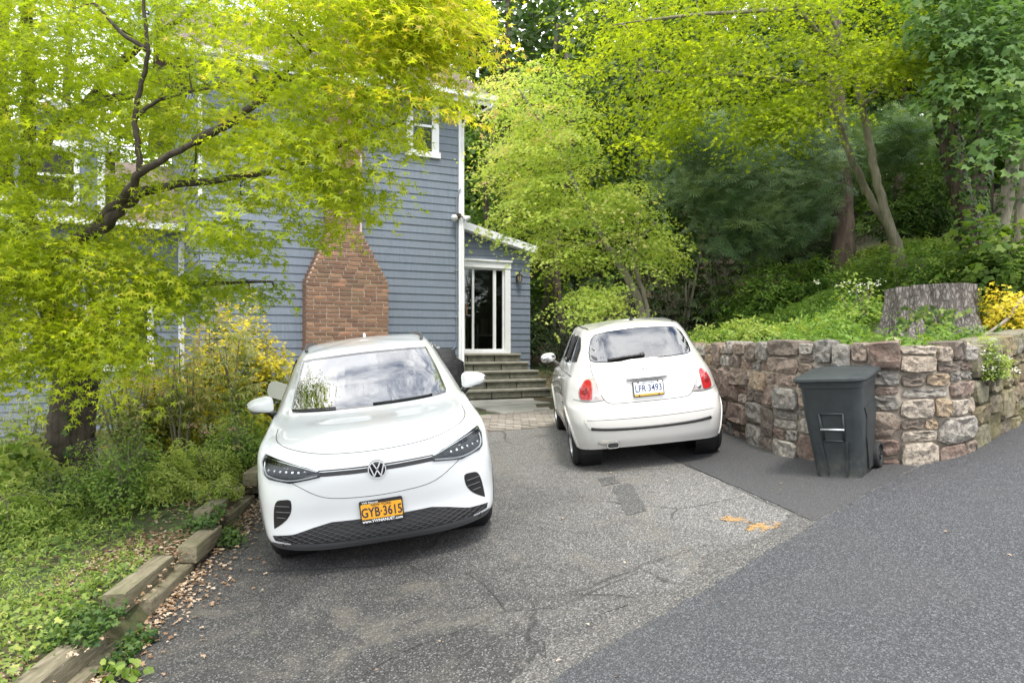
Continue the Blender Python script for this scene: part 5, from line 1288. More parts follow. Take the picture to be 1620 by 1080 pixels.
    pc = Vector((0, -.592, .828)); Mt = Matrix.Rotation(math.radians(-7), 3, 'X') @ FRONT
    pl = MB().prism(rrect(.312, .160, .008), -.012, 0, Mt, pc).build('number_plate', M_BLACK, R, True)
    MB().prism(rrect(.294, .142, .006), 0, .003, Mt, pc).build('plate_field', M_PLATEW, pl, True)
    MB().box(pc+Mt @ Vector((0, -.062, .0045)), (.29, .004, .02), Matrix.Rotation(math.radians(-7), 3, 'X')).build('plate_band', M_GOLDB, pl, True)
    MT = lambda a, b, h: Matrix.Translation(pc+Mt @ Vector((a, b, h))) @ Mt.to_4x4()
    text_mesh('plate_number', 'LFR\u00b73493', .098, MT(0, .0, .004), M_NAVYB, pl, .001, sx=.74, bold=.001)
    text_mesh('plate_state', 'NEW YORK', .024, MT(0, .058, .004), M_NAVYB, pl, .001)
    for a in (-.1, .1):
        for b_ in (.066, -.066): MB().lathe([(0, .005), (.008, .004), (.009, 0)], 10, Mt, pc+Mt @ Vector((a, b_, .004))).build('plate_screw', M_RUST, pl, True)
    p, n = hit(bvh, 'F', 0, 1.047); Q = n.to_track_quat('Z', 'Y').to_matrix()
    em = MB().lathe([(0, .006), (.034, .006), (.041, .003), (.042, -.006)], 32, Q, p).build('emblem', M_CHROME, R, True, auto=30)
    MB().lathe([(.0, .0075), (.033, .0075), (.034, .005)], 28, Q, p).build('emblem_disc', M_EMBW, em, True)
    ux = Vector((1, 0, 0)); uy = n.cross(ux).normalized(); Q2 = Matrix((ux, uy, n)).transposed()
    MB().prism(rrect(.046, .046, .012), .0078, .010, Q2, p).build('emblem_shield', M_EMBR, em, True)
    MB().lathe([(.040, .004), (.043, .006), (.046, .002), (.046, -.004)], 32, Q, p).build('emblem_outline', M_GREYPL, em, True, smooth=True)
    text_mesh('emblem_lettering', 'FIAT', .016, Matrix.Translation(p+n*.0105) @ Q2.to_4x4(), M_WTXT, em, .0004)
    # wiper, washer, antenna, exhaust
    strip(bvh, [(-.36, 1.125), (-.18, 1.138), (.0, 1.145)], 'F', .013, M_BLACK, 'wiper_blade', R, .02)
    strip(bvh, [(-.02, 1.145), (.02, 1.15)], 'F', .024, M_BLACK, 'wiper_motor_cap', R, .014)
    strip(bvh, [(.0, 1.15), (.14, 1.215), (.30, 1.245), (.42, 1.24)], 'F', .004, M_BLACK, 'heater_cable', R, -.02)
    b = MB(); b.lathe([(.026, -.01), (.022, .008), (.010, .02), (.006, .05), (.0035, .06), (.003, .30), (0, .302)], 12, Matrix.Rotation(math.radians(18), 3, 'X'), (.03, .26, 1.497)); b.build('antenna', M_BLACK, R, True, smooth=True)
    ex = MB(); ex.prism(rrect(.13, .066, .03), -.22, .0, FRONT, (-.41, -.60, .285)); ex.build('exhaust', M_CHROME, R, True, auto=30)
    MB().prism(rrect(.108, .046, .02), .0, .002, FRONT, (-.41, -.60, .285)).build('exhaust_bore', M_BLACK, R, True)
    b = MB(); blob(b, (-.41, -.50, .325), (.16, .08, .05), .7); b.build('exhaust_cutout', M_SHADE, R, True, smooth=True)
    # third brake light, spoiler lip
    strip(bvh, [(-.16, 1.44), (0, 1.444), (.16, 1.44)], 'F', .012, M_RED2, 'high_brake_light', R, .0) if False else None
    for s in (1, -1): strip(bvh, [(s*.47, .15), (s*.50, .6), (s*.48, 1.1)], 'T', .010, M_SEAM, 'roof_moulding', R, -.002)
    # cabin
    b = MB()
    for x in (-.34, .34): seat_r(b, x, 1.15, .55); seat_r(b, x, .35, .55, .5)
    b.build('seats', M_SEATL, R, True)
    b = MB(); b.box((0, 1.75, .93), (1.2, .35, .2), bev=.06); b.build('dashboard', M_SEATL, R, True, smooth=True)
    MB().box((0, .9, .42), (1.35, 2.5, .1)).build('cabin_floor', M_DASH, R, True)
    return R
M_RGLASS = m_glass('rear_window_glass', (.72, .76, .76), 2.7)
M_MIRR = simple('mirror_silver', (.7, .72, .73), .02, metal=1)
M_TBEZ = simple('lamp_bezel', (.55, .50, .48), .25, metal=.5)
M_LINE = simple('insert_joint', (.16, .155, .145), .7)
M_RED = simple('red_lens', (.42, .012, .016), .12, coat=1)
M_RED2 = simple('deep_red_lens', (.22, .006, .01), .12, coat=1)
M_CLEAR = simple('clear_lens_white', (.50, .44, .43), .15, coat=1)
M_SHADE = simple('bumper_recess_shade', (.45, .43, .39), .6)  # darkened body white: recess and cutout shade put into the colour
M_PLATEW = simple('plate_white', (.74, .76, .78), .4)
M_GOLDB = simple('plate_gold_band', (.55, .33, .03), .4)
M_NAVYB = simple('plate_blue', (.01, .025, .12), .4)
M_RUST = simple('rusty_screw', (.10, .05, .02), .7)
M_EMBW = simple('emblem_rim', (.7, .7, .7), .2, metal=.8)
M_EMBR = simple('emblem_red', (.20, .015, .03), .3)
build_hatch()
# ================================================================ foliage tools
RG = np.random.default_rng(11)
def unit(v): return v/np.maximum(np.linalg.norm(v, axis=-1, keepdims=True), 1e-9)
def star(lobes, tips, vall, spread=145, droop=.10):
    """palmate leaf: stalk at origin, middle lobe along +x"""
    A = np.radians(np.linspace(-spread, spread, lobes)); V = [(0, 0, 0)]
    for i, a in enumerate(A):
        if i: m = (A[i]+A[i-1])/2; V.append((vall*math.cos(m), vall*math.sin(m), .02))
        t = tips*(1-.42*abs(a)/math.radians(spread)); V.append((t*math.cos(a), t*math.sin(a), -droop*t))
    V = np.array(V); n = len(V)-1
    Fc = [(0, i, i+1) for i in range(1, n)]
    V[:, 0] += .15
    return V, np.array(Fc)
T_MAPLE = star(5, 1.05, .27, 112); T_MAPLE5 = star(5, 1.0, .40, 105); T_BIG = star(5, 1.0, .58, 110, .15)
T_OVAL = (np.array([(0, 0, 0), (.5, .24, .05), (1, 0, -.08), (.5, -.24, .05)]), np.array([(0, 1, 2), (0, 2, 3)]))
T_LONG = (np.array([(0, 0, 0), (.5, .14, .04), (1, 0, -.12), (.5, -.14, .04)]), np.array([(0, 1, 2), (0, 2, 3)]))
T_ROUND = (np.array([(0, 0, 0), (.3, .38, .05), (.8, .36, .03), (1, 0, -.05), (.8, -.36, .03), (.3, -.38, .05)]), np.array([(0, 1, 2), (0, 2, 3), (0, 3, 4), (0, 4, 5)]))
T_TRIO = (np.array([(0, 0, 0), (.45, .12, .03), (1, 0, -.1), (.45, -.12, .03), (.1, .5, .02), (.35, .95, -.1), (.42, .45, 0), (.1, -.5, .02), (.35, -.95, -.1), (.42, -.45, 0)]), np.array([(0, 1, 2), (0, 2, 3), (0, 6, 5), (0, 5, 4), (0, 7, 8), (0, 8, 9)]))
_nd = []; 
for k in range(7):
    a = math.radians(-66+22*k); _nd.append([(0, 0, 0), (math.cos(a)-.045*math.sin(a), math.sin(a)+.045*math.cos(a), -.15*abs(k-3)/3), (math.cos(a)+.045*math.sin(a), math.sin(a)-.045*math.cos(a), -.15*abs(k-3)/3)])
T_NEEDLE = (np.array(_nd).reshape(-1, 3), np.arange(21).reshape(-1, 3))
T_SPRAY = (np.array([(0, 0, 0), (.35, .10, .0), (.55, .42, .0), (.62, .12, .02), (1, .0, -.02), (.62, -.12, .02), (.55, -.42, 0), (.35, -.10, 0)]), np.array([(0, 1, 7), (1, 2, 3), (1, 3, 7), (3, 4, 5), (3, 5, 7), (5, 6, 7)]))
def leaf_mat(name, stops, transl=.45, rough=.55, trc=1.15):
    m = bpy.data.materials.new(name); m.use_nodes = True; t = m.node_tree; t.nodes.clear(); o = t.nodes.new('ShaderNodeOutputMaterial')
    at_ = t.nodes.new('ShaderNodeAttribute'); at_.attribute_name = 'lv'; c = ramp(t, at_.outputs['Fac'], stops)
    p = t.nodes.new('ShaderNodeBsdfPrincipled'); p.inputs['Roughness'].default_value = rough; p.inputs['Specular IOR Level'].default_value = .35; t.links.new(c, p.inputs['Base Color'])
    tr = t.nodes.new('ShaderNodeBsdfTranslucent'); t.links.new(mixc(t, 1.0, c, (trc, trc*1.02, trc*.55), 'MULTIPLY'), tr.inputs[0])
    mx_ = t.nodes.new('ShaderNodeMixShader'); mx_.inputs[0].default_value = transl
    t.links.new(p.outputs[0], mx_.inputs[1]); t.links.new(tr.outputs[0], mx_.inputs[2]); t.links.new(mx_.outputs[0], o.inputs[0]); return m
def leaves(name, C, N, A, size, tmpl, lv, mat, parent=None, kind=None):
    """C centres, N normals, A leaf axes, size and lv per leaf"""
    V0, F0 = tmpl; n = len(C); k = len(V0)
    N = unit(N); A = unit(A-N*np.sum(A*N, 1, keepdims=True)); B = np.cross(N, A)
    size = np.broadcast_to(size, (n,))
    V = C[:, None]+size[:, None, None]*(V0[None, :, 0:1]*A[:, None]+V0[None, :, 1:2]*B[:, None]+V0[None, :, 2:3]*N[:, None])
    Fc = (F0[None]+(np.arange(n)*k)[:, None, None]).reshape(-1, F0.shape[1])
    m = bpy.data.meshes.new(name); m.vertices.add(n*k); m.vertices.foreach_set('co', V.reshape(-1).astype(np.float32))
    nf = len(Fc); q = F0.shape[1]; m.loops.add(nf*q); m.loops.foreach_set('vertex_index', Fc.reshape(-1).astype(np.int32)); m.polygons.add(nf)
    m.polygons.foreach_set('loop_start', (np.arange(nf)*q).astype(np.int32))
    m.update(calc_edges=True); a = m.attributes.new('lv', 'FLOAT', 'POINT'); a.data.foreach_set('value', np.repeat(np.clip(lv, 0, 1), k).astype(np.float32))
    m.materials.append(mat); o = link(name, m, parent)
    if kind: o['kind'] = kind
    return o
def rvec(n, s=1.0): return RG.normal(0, s, (n, 3))
def inpx(x, y, P): return inpoly(np.asarray(x, float), np.asarray(y, float), np.asarray(P, float))
def sample_px(poly, n, Y0, Y1, dens=None):
    P = np.array(poly, float); out_ = []
    while len(out_) < n:
        x = RG.uniform(P[:, 0].min(), P[:, 0].max(), n*2); y = RG.uniform(P[:, 1].min(), P[:, 1].max(), n*2)
        ok = inpx(x, y, P)
        if dens is not None: ok &= RG.random(n*2) < dens(x, y)
        for a, b in zip(x[ok], y[ok]):
            out_.append((a, b))
    out_ = np.array(out_[:n]); Y = RG.uniform(Y0, Y1, n) if not callable(Y0) else Y0(out_[:, 0], out_[:, 1])
    return np.stack([(out_[:, 0]-810)/F*Y, Y, CZ+(545-out_[:, 1])/F*Y], 1)
def sprays(C, r, per, flat, axis_pt, size, lvbase, lvj=.15, droop=.5, up=1.0):
    """flattened fans of leaves about the centres C; returns leaf arrays"""
    n = len(C); r = np.broadcast_to(r, (n,)); k = per
    out_dir = C-axis_pt; out_dir[:, 2] *= .2; out_dir = unit(out_dir)
    nr = unit(np.array([0, 0, up])+.35*out_dir+rvec(n, .22))
    t = unit(np.cross(nr, rvec(n))); b = np.cross(nr, t)
    th = RG.uniform(0, 2*PI, (n, k)); rad = np.sqrt(RG.random((n, k)))*(.75+.5*RG.random((n, 1)))
    el = 1+.6*RG.random((n, 1))
    e1 = rad*np.cos(th)*el; e2 = rad*np.sin(th)/el
    d = e1[..., None]*t[:, None]+e2[..., None]*b[:, None]
    P = C[:, None]+r[:, None, None]*d+(RG.normal(0, flat, (n, k))*r[:, None])[..., None]*nr[:, None]
    P[..., 2] -= droop*r[:, None]*rad**2
    A = unit(d+.35*RG.normal(0, 1, (n, k, 3))+np.array([0, 0, -.35])); N = unit(nr[:, None]+.45*RG.normal(0, 1, (n, k, 3))+.3*d)
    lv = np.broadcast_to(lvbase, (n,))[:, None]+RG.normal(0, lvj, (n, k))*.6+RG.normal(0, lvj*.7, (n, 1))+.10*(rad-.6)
    s = np.broadcast_to(size, (n,))[:, None]*RG.uniform(.65, 1.15, (n, k))
    return P.reshape(-1, 3), N.reshape(-1, 3), A.reshape(-1, 3), s.reshape(-1), lv.reshape(-1)
class Skel:
    """branch skeleton that sprays attach themselves to"""
    def __init__(s): s.N = []; s.mb = MB()
    def limb(s, P, R, n=9, sm=6):
        P = catmull(np.array([tuple(p) for p in P]), sm); r = np.interp(np.linspace(0, 1, len(P)), np.linspace(0, 1, len(R)), R)
        wob = np.stack([np.sin(np.arange(len(P))*1.7+len(s.N)), np.cos(np.arange(len(P))*2.1), np.sin(np.arange(len(P))*.9)], 1)*np.minimum(r, .05)[:, None]*.22
        P = P+wob; s.mb.tube(P, list(r), n)
        s.N += [(p, q) for p, q in zip(P, r)]; return P
    def attach(s, C, r0=.012, bend=.25, maxlen=2.2, sides=4, skip=0):
        N = np.array([p for p, _ in s.N]); R = np.array([q for _, q in s.N])
        order = np.argsort([np.min(np.sum((N-c)**2, 1)) for c in C])
        for i in order:
            c = C[i]; d = np.linalg.norm(N-c, axis=1)+1.2*np.maximum(N[:, 2]-c[2], 0); j = int(np.argmin(d)); p = N[j]; L_ = np.linalg.norm(c-p)
            if L_ < .05 or L_ > maxlen: continue
            mid = (p+c)/2+np.array([0, 0, bend*L_*.35])+RG.normal(0, .06*L_, 3); q = np.array([p, .5*p+.5*mid+RG.normal(0, .02, 3), mid, .5*mid+.5*c, c]); ra = min(r0*(.6+L_), R[j]*.8)
            s.mb.tube(q, [ra, ra*.85, ra*.7, ra*.5, ra*.3], sides, False)
            N = np.vstack([N, q[2:]]); R = np.r_[R, ra*.7, ra*.5, ra*.3]
    def build(s, name, mat, parent): return s.mb.build(name, mat, parent, smooth=True)
M_BARKD = m_bark('dark_maple_bark', (.022, .017, .012), (.055, .043, .032), (.11, .09, .068))
M_BARKG = m_bark('grey_green_bark', (.10, .09, .062), (.20, .182, .13), (.31, .285, .215), (9, 9, 2))
M_BARKB = m_bark('brown_ridged_bark', (.025, .018, .013), (.075, .055, .042), (.15, .115, .09), (14, 14, 2.2))
L_CHART = leaf_mat('chartreuse_maple_leaf', [(0, (.15, .215, .014)), (.35, (.29, .365, .018)), (.62, (.43, .475, .025)), (.85, (.58, .50, .05)), (1, (.66, .44, .15))], .64, trc=1.3)
L_MID = leaf_mat('pale_maple_leaf', [(0, (.20, .30, .05)), (.4, (.42, .51, .11)), (.7, (.58, .60, .20)), (.88, (.70, .54, .30)), (1, (.70, .48, .34))], .58, trc=1.3)
L_GREEN = leaf_mat('green_maple_leaf', [(0, (.045, .095, .016)), (.5, (.10, .185, .03)), (1, (.21, .29, .05))], .48)
L_BLUEG = leaf_mat('bluish_maple_leaf', [(0, (.05, .11, .03)), (.5, (.11, .205, .055)), (1, (.22, .32, .09))], .48)
L_DARK = leaf_mat('dark_forest_leaf', [(0, (.018, .04, .014)), (.5, (.042, .085, .026)), (1, (.10, .15, .04))], .4)
L_PINE = leaf_mat('pine_needle', [(0, (.05, .10, .045)), (.5, (.105, .185, .075)), (1, (.22, .30, .11))], .3)
L_RHODO = leaf_mat('rhododendron_leaf', [(0, (.022, .040, .012)), (.5, (.055, .085, .028)), (1, (.14, .165, .075))], .2, .4)
L_YEW = leaf_mat('dark_evergreen_leaf', [(0, (.010, .018, .008)), (.5, (.02, .036, .014)), (1, (.05, .075, .028))], .2)
L_IVY = leaf_mat('ivy_leaf', [(0, (.035, .08, .026)), (.4, (.105, .185, .04)), (.75, (.25, .33, .07)), (1, (.42, .45, .12))], .4, .5)
L_COVER = leaf_mat('ground_cover_leaf', [(0, (.07, .155, .025)), (.5, (.19, .32, .05)), (1, (.40, .47, .10))], .45)
L_GOLD = leaf_mat('golden_cypress_spray', [(0, (.06, .11, .02)), (.35, (.22, .26, .03)), (.62, (.58, .50, .03)), (1, (.78, .62, .06))], .42)
L_SHRUB = leaf_mat('spring_green_leaf', [(0, (.10, .19, .03)), (.5, (.24, .36, .07)), (1, (.46, .52, .14))], .5)
L_OLIVE = leaf_mat('olive_shrub_leaf', [(0, (.11, .15, .035)), (.45, (.26, .30, .085)), (.75, (.42, .42, .17)), (1, (.36, .22, .10))], .45)
L_DEAD = leaf_mat('dead_leaf', [(0, (.12, .065, .03)), (.4, (.28, .17, .10)), (.75, (.46, .34, .24)), (1, (.60, .49, .38))], .15, .8)
L_WHITE = leaf_mat('white_blossom', [(0, (.55, .57, .45)), (1, (.80, .80, .72))], .3)
L_PINK = leaf_mat('pink_blossom', [(0, (.42, .16, .18)), (1, (.62, .32, .33))], .3)
def P3(*a): return [np.array(at(*q)) for q in a]
# ================================================================ big chartreuse maple, left
def tree_a():
    base = np.array((-5.2, 9.0, g1(-5.2, 9.0)-.1))
    T = thing('maple_tree', 'large chartreuse Japanese maple spreading over the left half of the scene', 'tree', tuple(base))
    S = Skel()
    S.limb([base+[.02, 0, 0], *P3((116, 730, 9), (112, 680, 9), (118, 630, 8.95), (122, 590, 8.9), (112, 540, 8.75), (95, 505, 8.5))], [.36, .27, .25, .25, .25, .22, .19], 14)
    S.limb(P3((105, 530, 8.7), (70, 480, 8.2), (72, 425, 7.0), (130, 376, 6.5), (195, 312, 6.0), (222, 274, 5.85), (262, 250, 5.75), (310, 224, 5.7)), [.12, .085, .065, .048, .034, .031, .026, .02])
    S.limb(P3((310, 224, 5.7), (370, 190, 5.7), (420, 150, 5.9), (455, 110, 5.7), (520, 60, 5.6)), [.035, .03, .024, .018, .01])
    S.limb(P3((72, 425, 7.0), (20, 440, 6.8), (-40, 480, 6.6)), [.085, .07, .06])
    S.limb(P3((125, 380, 6.5), (170, 352, 6.2), (205, 318, 6.1), (240, 300, 6.2), (300, 290, 6.3), (380, 280, 6.2), (470, 262, 6.0), (560, 220, 5.8), (640, 190, 5.6)), [.06, .05, .042, .038, .03, .024, .018, .013, .008])
    S.limb(P3((222, 274, 5.85), (218, 225, 5.8), (213, 190, 5.8), (222, 140, 5.75), (234, 85, 5.7), (228, 20, 5.7), (226, -40, 5.7)), [.025, .022, .021, .019, .016, .013, .01])
    S.limb(P3((234, 80, 5.7), (190, 50, 5.7), (150, 5, 5.7)), [.02, .014, .01])
    S.limb(P3((213, 188, 5.8), (240, 165, 5.8), (280, 150, 5.8), (330, 140, 5.8)), [.02, .014, .012, .008])
    S.limb(P3((100, 520, 8.6), (40, 400, 8.7), (45, 290, 8.7), (44, 200, 8.6), (46, 100, 8.4), (40, 0, 8.2), (38, -60, 8.1)), [.15, .11, .09, .075, .065, .055, .045], 10)
    S.limb(P3((46, 270, 8.7), (85, 205, 8.5), (130, 172, 8.4), (185, 105, 8.2), (240, 60, 8.0), (330, 0, 7.8)), [.075, .07, .055, .045, .035, .02])
    S.limb(P3((10, 300, 8.8), (5, 200, 8.8), (0, 100, 8.8), (10, 0, 8.8)), [.09, .08, .07, .06])
    S.limb(P3((130, 172, 8.4), (200, 150, 8.2), (300, 140, 8.0), (400, 130, 6.8), (520, 115, 6.2), (640, 90, 5.9), (700, 60, 5.8)), [.06, .045, .036, .03, .022, .014, .008])
    S.limb(P3((118, 560, 8.8), (170, 490, 7.9), (240, 455, 7.2), (330, 448, 6.9), (430, 446, 6.7)), [.09, .05, .03, .02, .008])
    S.limb(P3((90, 505, 8.5), (60, 540, 7.6), (120, 560, 6.6), (200, 570, 6.2)), [.06, .04, .02, .01])
    poly = [(-120, -90), (700, -90), (742, 0), (738, 60), (700, 84), (706, 115), (676, 148), (648, 180), (618, 225), (596, 275), (555, 300), (520, 312), (470, 318), (400, 318), (330, 305), (296, 300), (290, 385), (258, 405), (250, 540), (230, 570), (170, 568), (110, 598), (55, 598), (-20, 575), (-120, 540)]
    def dens(x, y):
        d = np.ones_like(x)
        d *= np.where((x < 150) & (y < 300), .85, 1.0); d *= np.where(((x-88)/44)**2+((y-235)/50)**2 < 1, .05, 1.0)
        d *= np.where(((x-205)/32)**2+((y-88)/26)**2 < 1, .05, 1); d *= np.where(((x-672)/46)**2+((y-215)/55)**2 < 1, .12, 1)
        d *= np.where((x > 250) & (y > 330), .7, 1); d *= np.where((x > 520) & (y > 150), .8, 1); d *= np.where((x < 60) & (y > 640), .1, 1)
        d *= np.where((((x-225)/16)**2+((y-250)/110)**2 < 1) | (np.abs((y-276)-(222-x)*.95) < 12) & (x > 60) & (x < 240), .40, 1)
        return d
    C = sample_px(poly, 720, lambda x, y: RG.uniform(5.75, 8.7, len(x))*(1-sstep(330, 470, x))+RG.uniform(4.5, 6.3, len(x))*sstep(330, 470, x), None, dens); px = C[:, 0]/C[:, 1]*F+810; py = 545-(C[:, 2]-CZ)/C[:, 1]*F
    C2 = sample_px([(255, 425), (330, 428), (462, 432), (455, 452), (330, 470), (262, 490)], 26, 6.0, 7.4)
    C3 = sample_px([(300, 335), (420, 352), (545, 350), (535, 385), (480, 380), (430, 372), (400, 405), (330, 380)], 26, 5.2, 6.4)
    C5 = sample_px([(-60, 370), (285, 385), (255, 545), (170, 575), (100, 600), (-60, 585)], 100, 5.6, 8.2); C6 = sample_px([(490, 275), (615, 270), (600, 325), (560, 345), (505, 338)], 15, 5.0, 6.2); C7 = sample_px([(-60, -60), (240, -60), (220, 200), (130, 190), (60, 300), (-60, 340)], 70, 6.2, 9.4)
    C4 = sample_px([(560, -60), (738, -60), (720, 60), (680, 112), (610, 110)], 44, 4.7, 6.0)
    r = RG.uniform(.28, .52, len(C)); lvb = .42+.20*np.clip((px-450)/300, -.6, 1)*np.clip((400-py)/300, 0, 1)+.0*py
    ax = np.array([-4.6, 8.2, 3.0])
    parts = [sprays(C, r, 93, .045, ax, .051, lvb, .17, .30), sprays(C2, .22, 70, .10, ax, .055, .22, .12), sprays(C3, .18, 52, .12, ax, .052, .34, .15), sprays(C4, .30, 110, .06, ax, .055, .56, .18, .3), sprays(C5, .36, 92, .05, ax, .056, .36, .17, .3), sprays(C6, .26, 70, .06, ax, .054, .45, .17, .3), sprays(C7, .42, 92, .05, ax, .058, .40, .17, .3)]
    S.attach(np.vstack([C, C2, C3, C4, C5, C6, C7]), .011)
    S.build('trunk', M_BARKD, T)
    Pn, N, A, s, lv = [np.concatenate(q) for q in zip(*parts)]
    k = int(len(Pn)*.5); idx = RG.permutation(len(Pn))
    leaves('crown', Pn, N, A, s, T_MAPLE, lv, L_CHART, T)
    # old ivy round the foot
    th = RG.uniform(0, 2*PI, 420); h = RG.random(420)*1.5; cx = base[0]+.03+(.27)*np.cos(th); cy = base[1]+.27*np.sin(th)
    Pv = np.stack([cx, cy, base[2]+.25+h], 1); k = ((np.sin(th*1.0+1.2) < -.1) & (np.cos(th) > .1)) | (h > 1.15); Pv = Pv[k]; Nv = np.stack([np.cos(th[k]), np.sin(th[k]), .3+0*th[k]], 1)+rvec(k.sum(), .25)
    leaves('trunk_ivy', Pv, Nv, rvec(k.sum())+[0, 0, -.8], RG.uniform(.05, .09, k.sum()), T_BIG, RG.uniform(0, .5, k.sum()), L_IVY, T)
tree_a()
# ================================================================ pale maple behind the hatchback
def maple(name, label, limbs, polys, mat, bark, size, r, per, ax, leaf=T_MAPLE5, lv=None, lvj=.16, flat=.1, attach=.010, base=None):
    T = thing(name, label, 'tree', tuple(base)); S = Skel()
    for P, R in limbs: S.limb(P, R)
    Cs = [sample_px(p, n, y0, y1) for p, n, y0, y1 in polys]; C = np.vstack(Cs)
    S.attach(C, attach); S.build('trunk', bark, T)
    px = C[:, 0]/C[:, 1]*F+810; py = 545-(C[:, 2]-CZ)/C[:, 1]*F
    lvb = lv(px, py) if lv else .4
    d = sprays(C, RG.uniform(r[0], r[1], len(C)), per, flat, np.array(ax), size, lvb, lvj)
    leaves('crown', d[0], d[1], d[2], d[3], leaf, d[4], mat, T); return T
b0 = np.array(at(1024, 540, 13.6)); b0[2] = g1(b0[0], b0[1])-.1
maple('young_maple_tree', 'pale green young maple with pinkish tips leaning behind the hatchback', [
    ([b0, *P3((1014, 490, 13.6), (990, 435, 13.5), (955, 380, 13.3), (918, 310, 13.2), (885, 240, 13.1), (850, 185, 13), (820, 140, 12.9))], [.09, .075, .068, .055, .045, .036, .024, .012]),
    ([b0+[.05, 0, 0], *P3((1022, 480, 13.7), (1010, 440, 13.8), (1000, 400, 13.8), (1010, 350, 13.7))], [.06, .045, .04, .03, .015]),
    (P3((975, 412, 13.4), (1010, 380, 13.2), (1040, 350, 13.0)), [.04, .025, .012]), (P3((955, 380, 13.3), (910, 390, 13.1), (860, 380, 12.9)), [.03, .02, .01])],
    [([(765, 130), (800, 92), (845, 96), (885, 125), (925, 165), (935, 240), (950, 300), (965, 360), (935, 420), (885, 420), (835, 385), (800, 372), (772, 345), (805, 310), (772, 265), (788, 205)], 200, 11.9, 14.6),
     ([(935, 300), (990, 285), (1052, 308), (1045, 340), (1078, 385), (1050, 430), (1005, 405), (950, 400)], 70, 12.2, 14.6), ([(880, 465), (985, 435), (985, 480), (930, 502)], 26, 12.0, 13.2)],
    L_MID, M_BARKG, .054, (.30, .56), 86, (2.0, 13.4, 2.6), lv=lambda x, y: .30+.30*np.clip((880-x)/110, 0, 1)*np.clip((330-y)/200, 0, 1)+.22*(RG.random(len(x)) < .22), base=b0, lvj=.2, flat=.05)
# ================================================================ forked maple on the bank
b0 = np.array(at(1432, 432, 14.0)); b0[2] = g1(b0[0], b0[1])-.1
maple('forked_maple_tree', 'slender forked maple with grey trunks and bright fan-like sprays on the bank', [
    ([b0, *P3((1424, 405, 14), (1405, 350, 14), (1388, 290, 14), (1376, 230, 14), (1364, 170, 13.9), (1352, 120, 13.8), (1330, 60, 13.6), (1300, 0, 13.4))], [.13, .095, .085, .078, .07, .062, .05, .04, .03]),
    ([b0+[-.04, .1, .2], *P3((1412, 375, 14.3), (1380, 320, 14.3), (1350, 258, 14.3), (1330, 205, 14.2), (1305, 140, 14), (1270, 80, 13.6))], [.10, .075, .07, .065, .056, .045, .03]),
    (P3((1352, 120, 13.8), (1300, 60, 13.0), (1262, 15, 12.4), (1235, -40, 12)), [.06, .05, .045, .035]), (P3((1364, 170, 13.9), (1400, 130, 13.4), (1440, 100, 12.8)), [.05, .03, .012]),
    (P3((1300, 140, 14), (1200, 120, 13.6), (1100, 120, 13), (1010, 110, 12.6)), [.05, .035, .024, .01]), (P3((1262, 15, 12.4), (1150, 20, 12), (1040, 30, 11.8), (970, 40, 11.6)), [.04, .03, .02, .01])],
    [([(925, -70), (1500, -70), (1495, 50), (1430, 100), (1370, 110), (1290, 120), (1240, 130), (1205, 205), (1185, 180), (1150, 150), (1090, 170), (1075, 235), (1015, 225), (965, 160), (930, 60)], 250, 10.8, 14.6),
     ([(1185, 210), (1230, 140), (1330, 125), (1300, 165), (1240, 190), (1205, 235)], 44, 11.0, 12.6), ([(1310, 100), (1400, 60), (1495, 60), (1470, 95), (1390, 118)], 40, 11.4, 13), ([(1000, 150), (1090, 180), (1100, 230), (1040, 245)], 22, 13, 15.5)],
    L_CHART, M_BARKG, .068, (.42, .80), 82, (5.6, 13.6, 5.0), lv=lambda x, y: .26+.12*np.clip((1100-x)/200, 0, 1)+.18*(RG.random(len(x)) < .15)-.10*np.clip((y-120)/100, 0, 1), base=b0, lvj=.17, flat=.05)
# ================================================================ white pine
def pine():
    b0 = np.array(at(1332, 425, 17.5)); b0[2] = g1(b0[0], b0[1])-.2
    T = thing('pine_tree', 'dark blue-green white pine with a ridged trunk behind the forked maple', 'tree', tuple(b0)); S = Skel()
    S.limb([b0, *P3((1334, 380, 17.5), (1332, 300, 17.5), (1326, 200, 17.5), (1322, 100, 17.5), (1318, -60, 17.5))], [.30, .25, .23, .2, .17, .12], 12)
    polys = [([(1040, 200), (1130, 170), (1230, 215), (1300, 190), (1345, 240), (1320, 300), (1290, 350), (1230, 372), (1160, 385), (1130, 340), (1060, 320)], 230, 14.5, 18.5), ([(1330, 190), (1440, 170), (1470, 210), (1440, 260), (1360, 270)], 80, 17, 20), ([(1130, 330), (1290, 330), (1250, 395), (1150, 395)], 50, 14.5, 16)]
    C = np.vstack([sample_px(p, n, a, b) for p, n, a, b in polys]); S.attach(C, .012, .1, 5.0); S.build('trunk', M_BARKB, T)
    d = sprays(C, RG.uniform(.30, .55, len(C)), 44, .14, np.array([7.2, 17.5, 5.]), .17, .45, .3, .15)
    leaves('crown', d[0], d[1], d[2]+[0, 0, .2], d[3], T_NEEDLE, d[4], L_PINE, T)
pine()
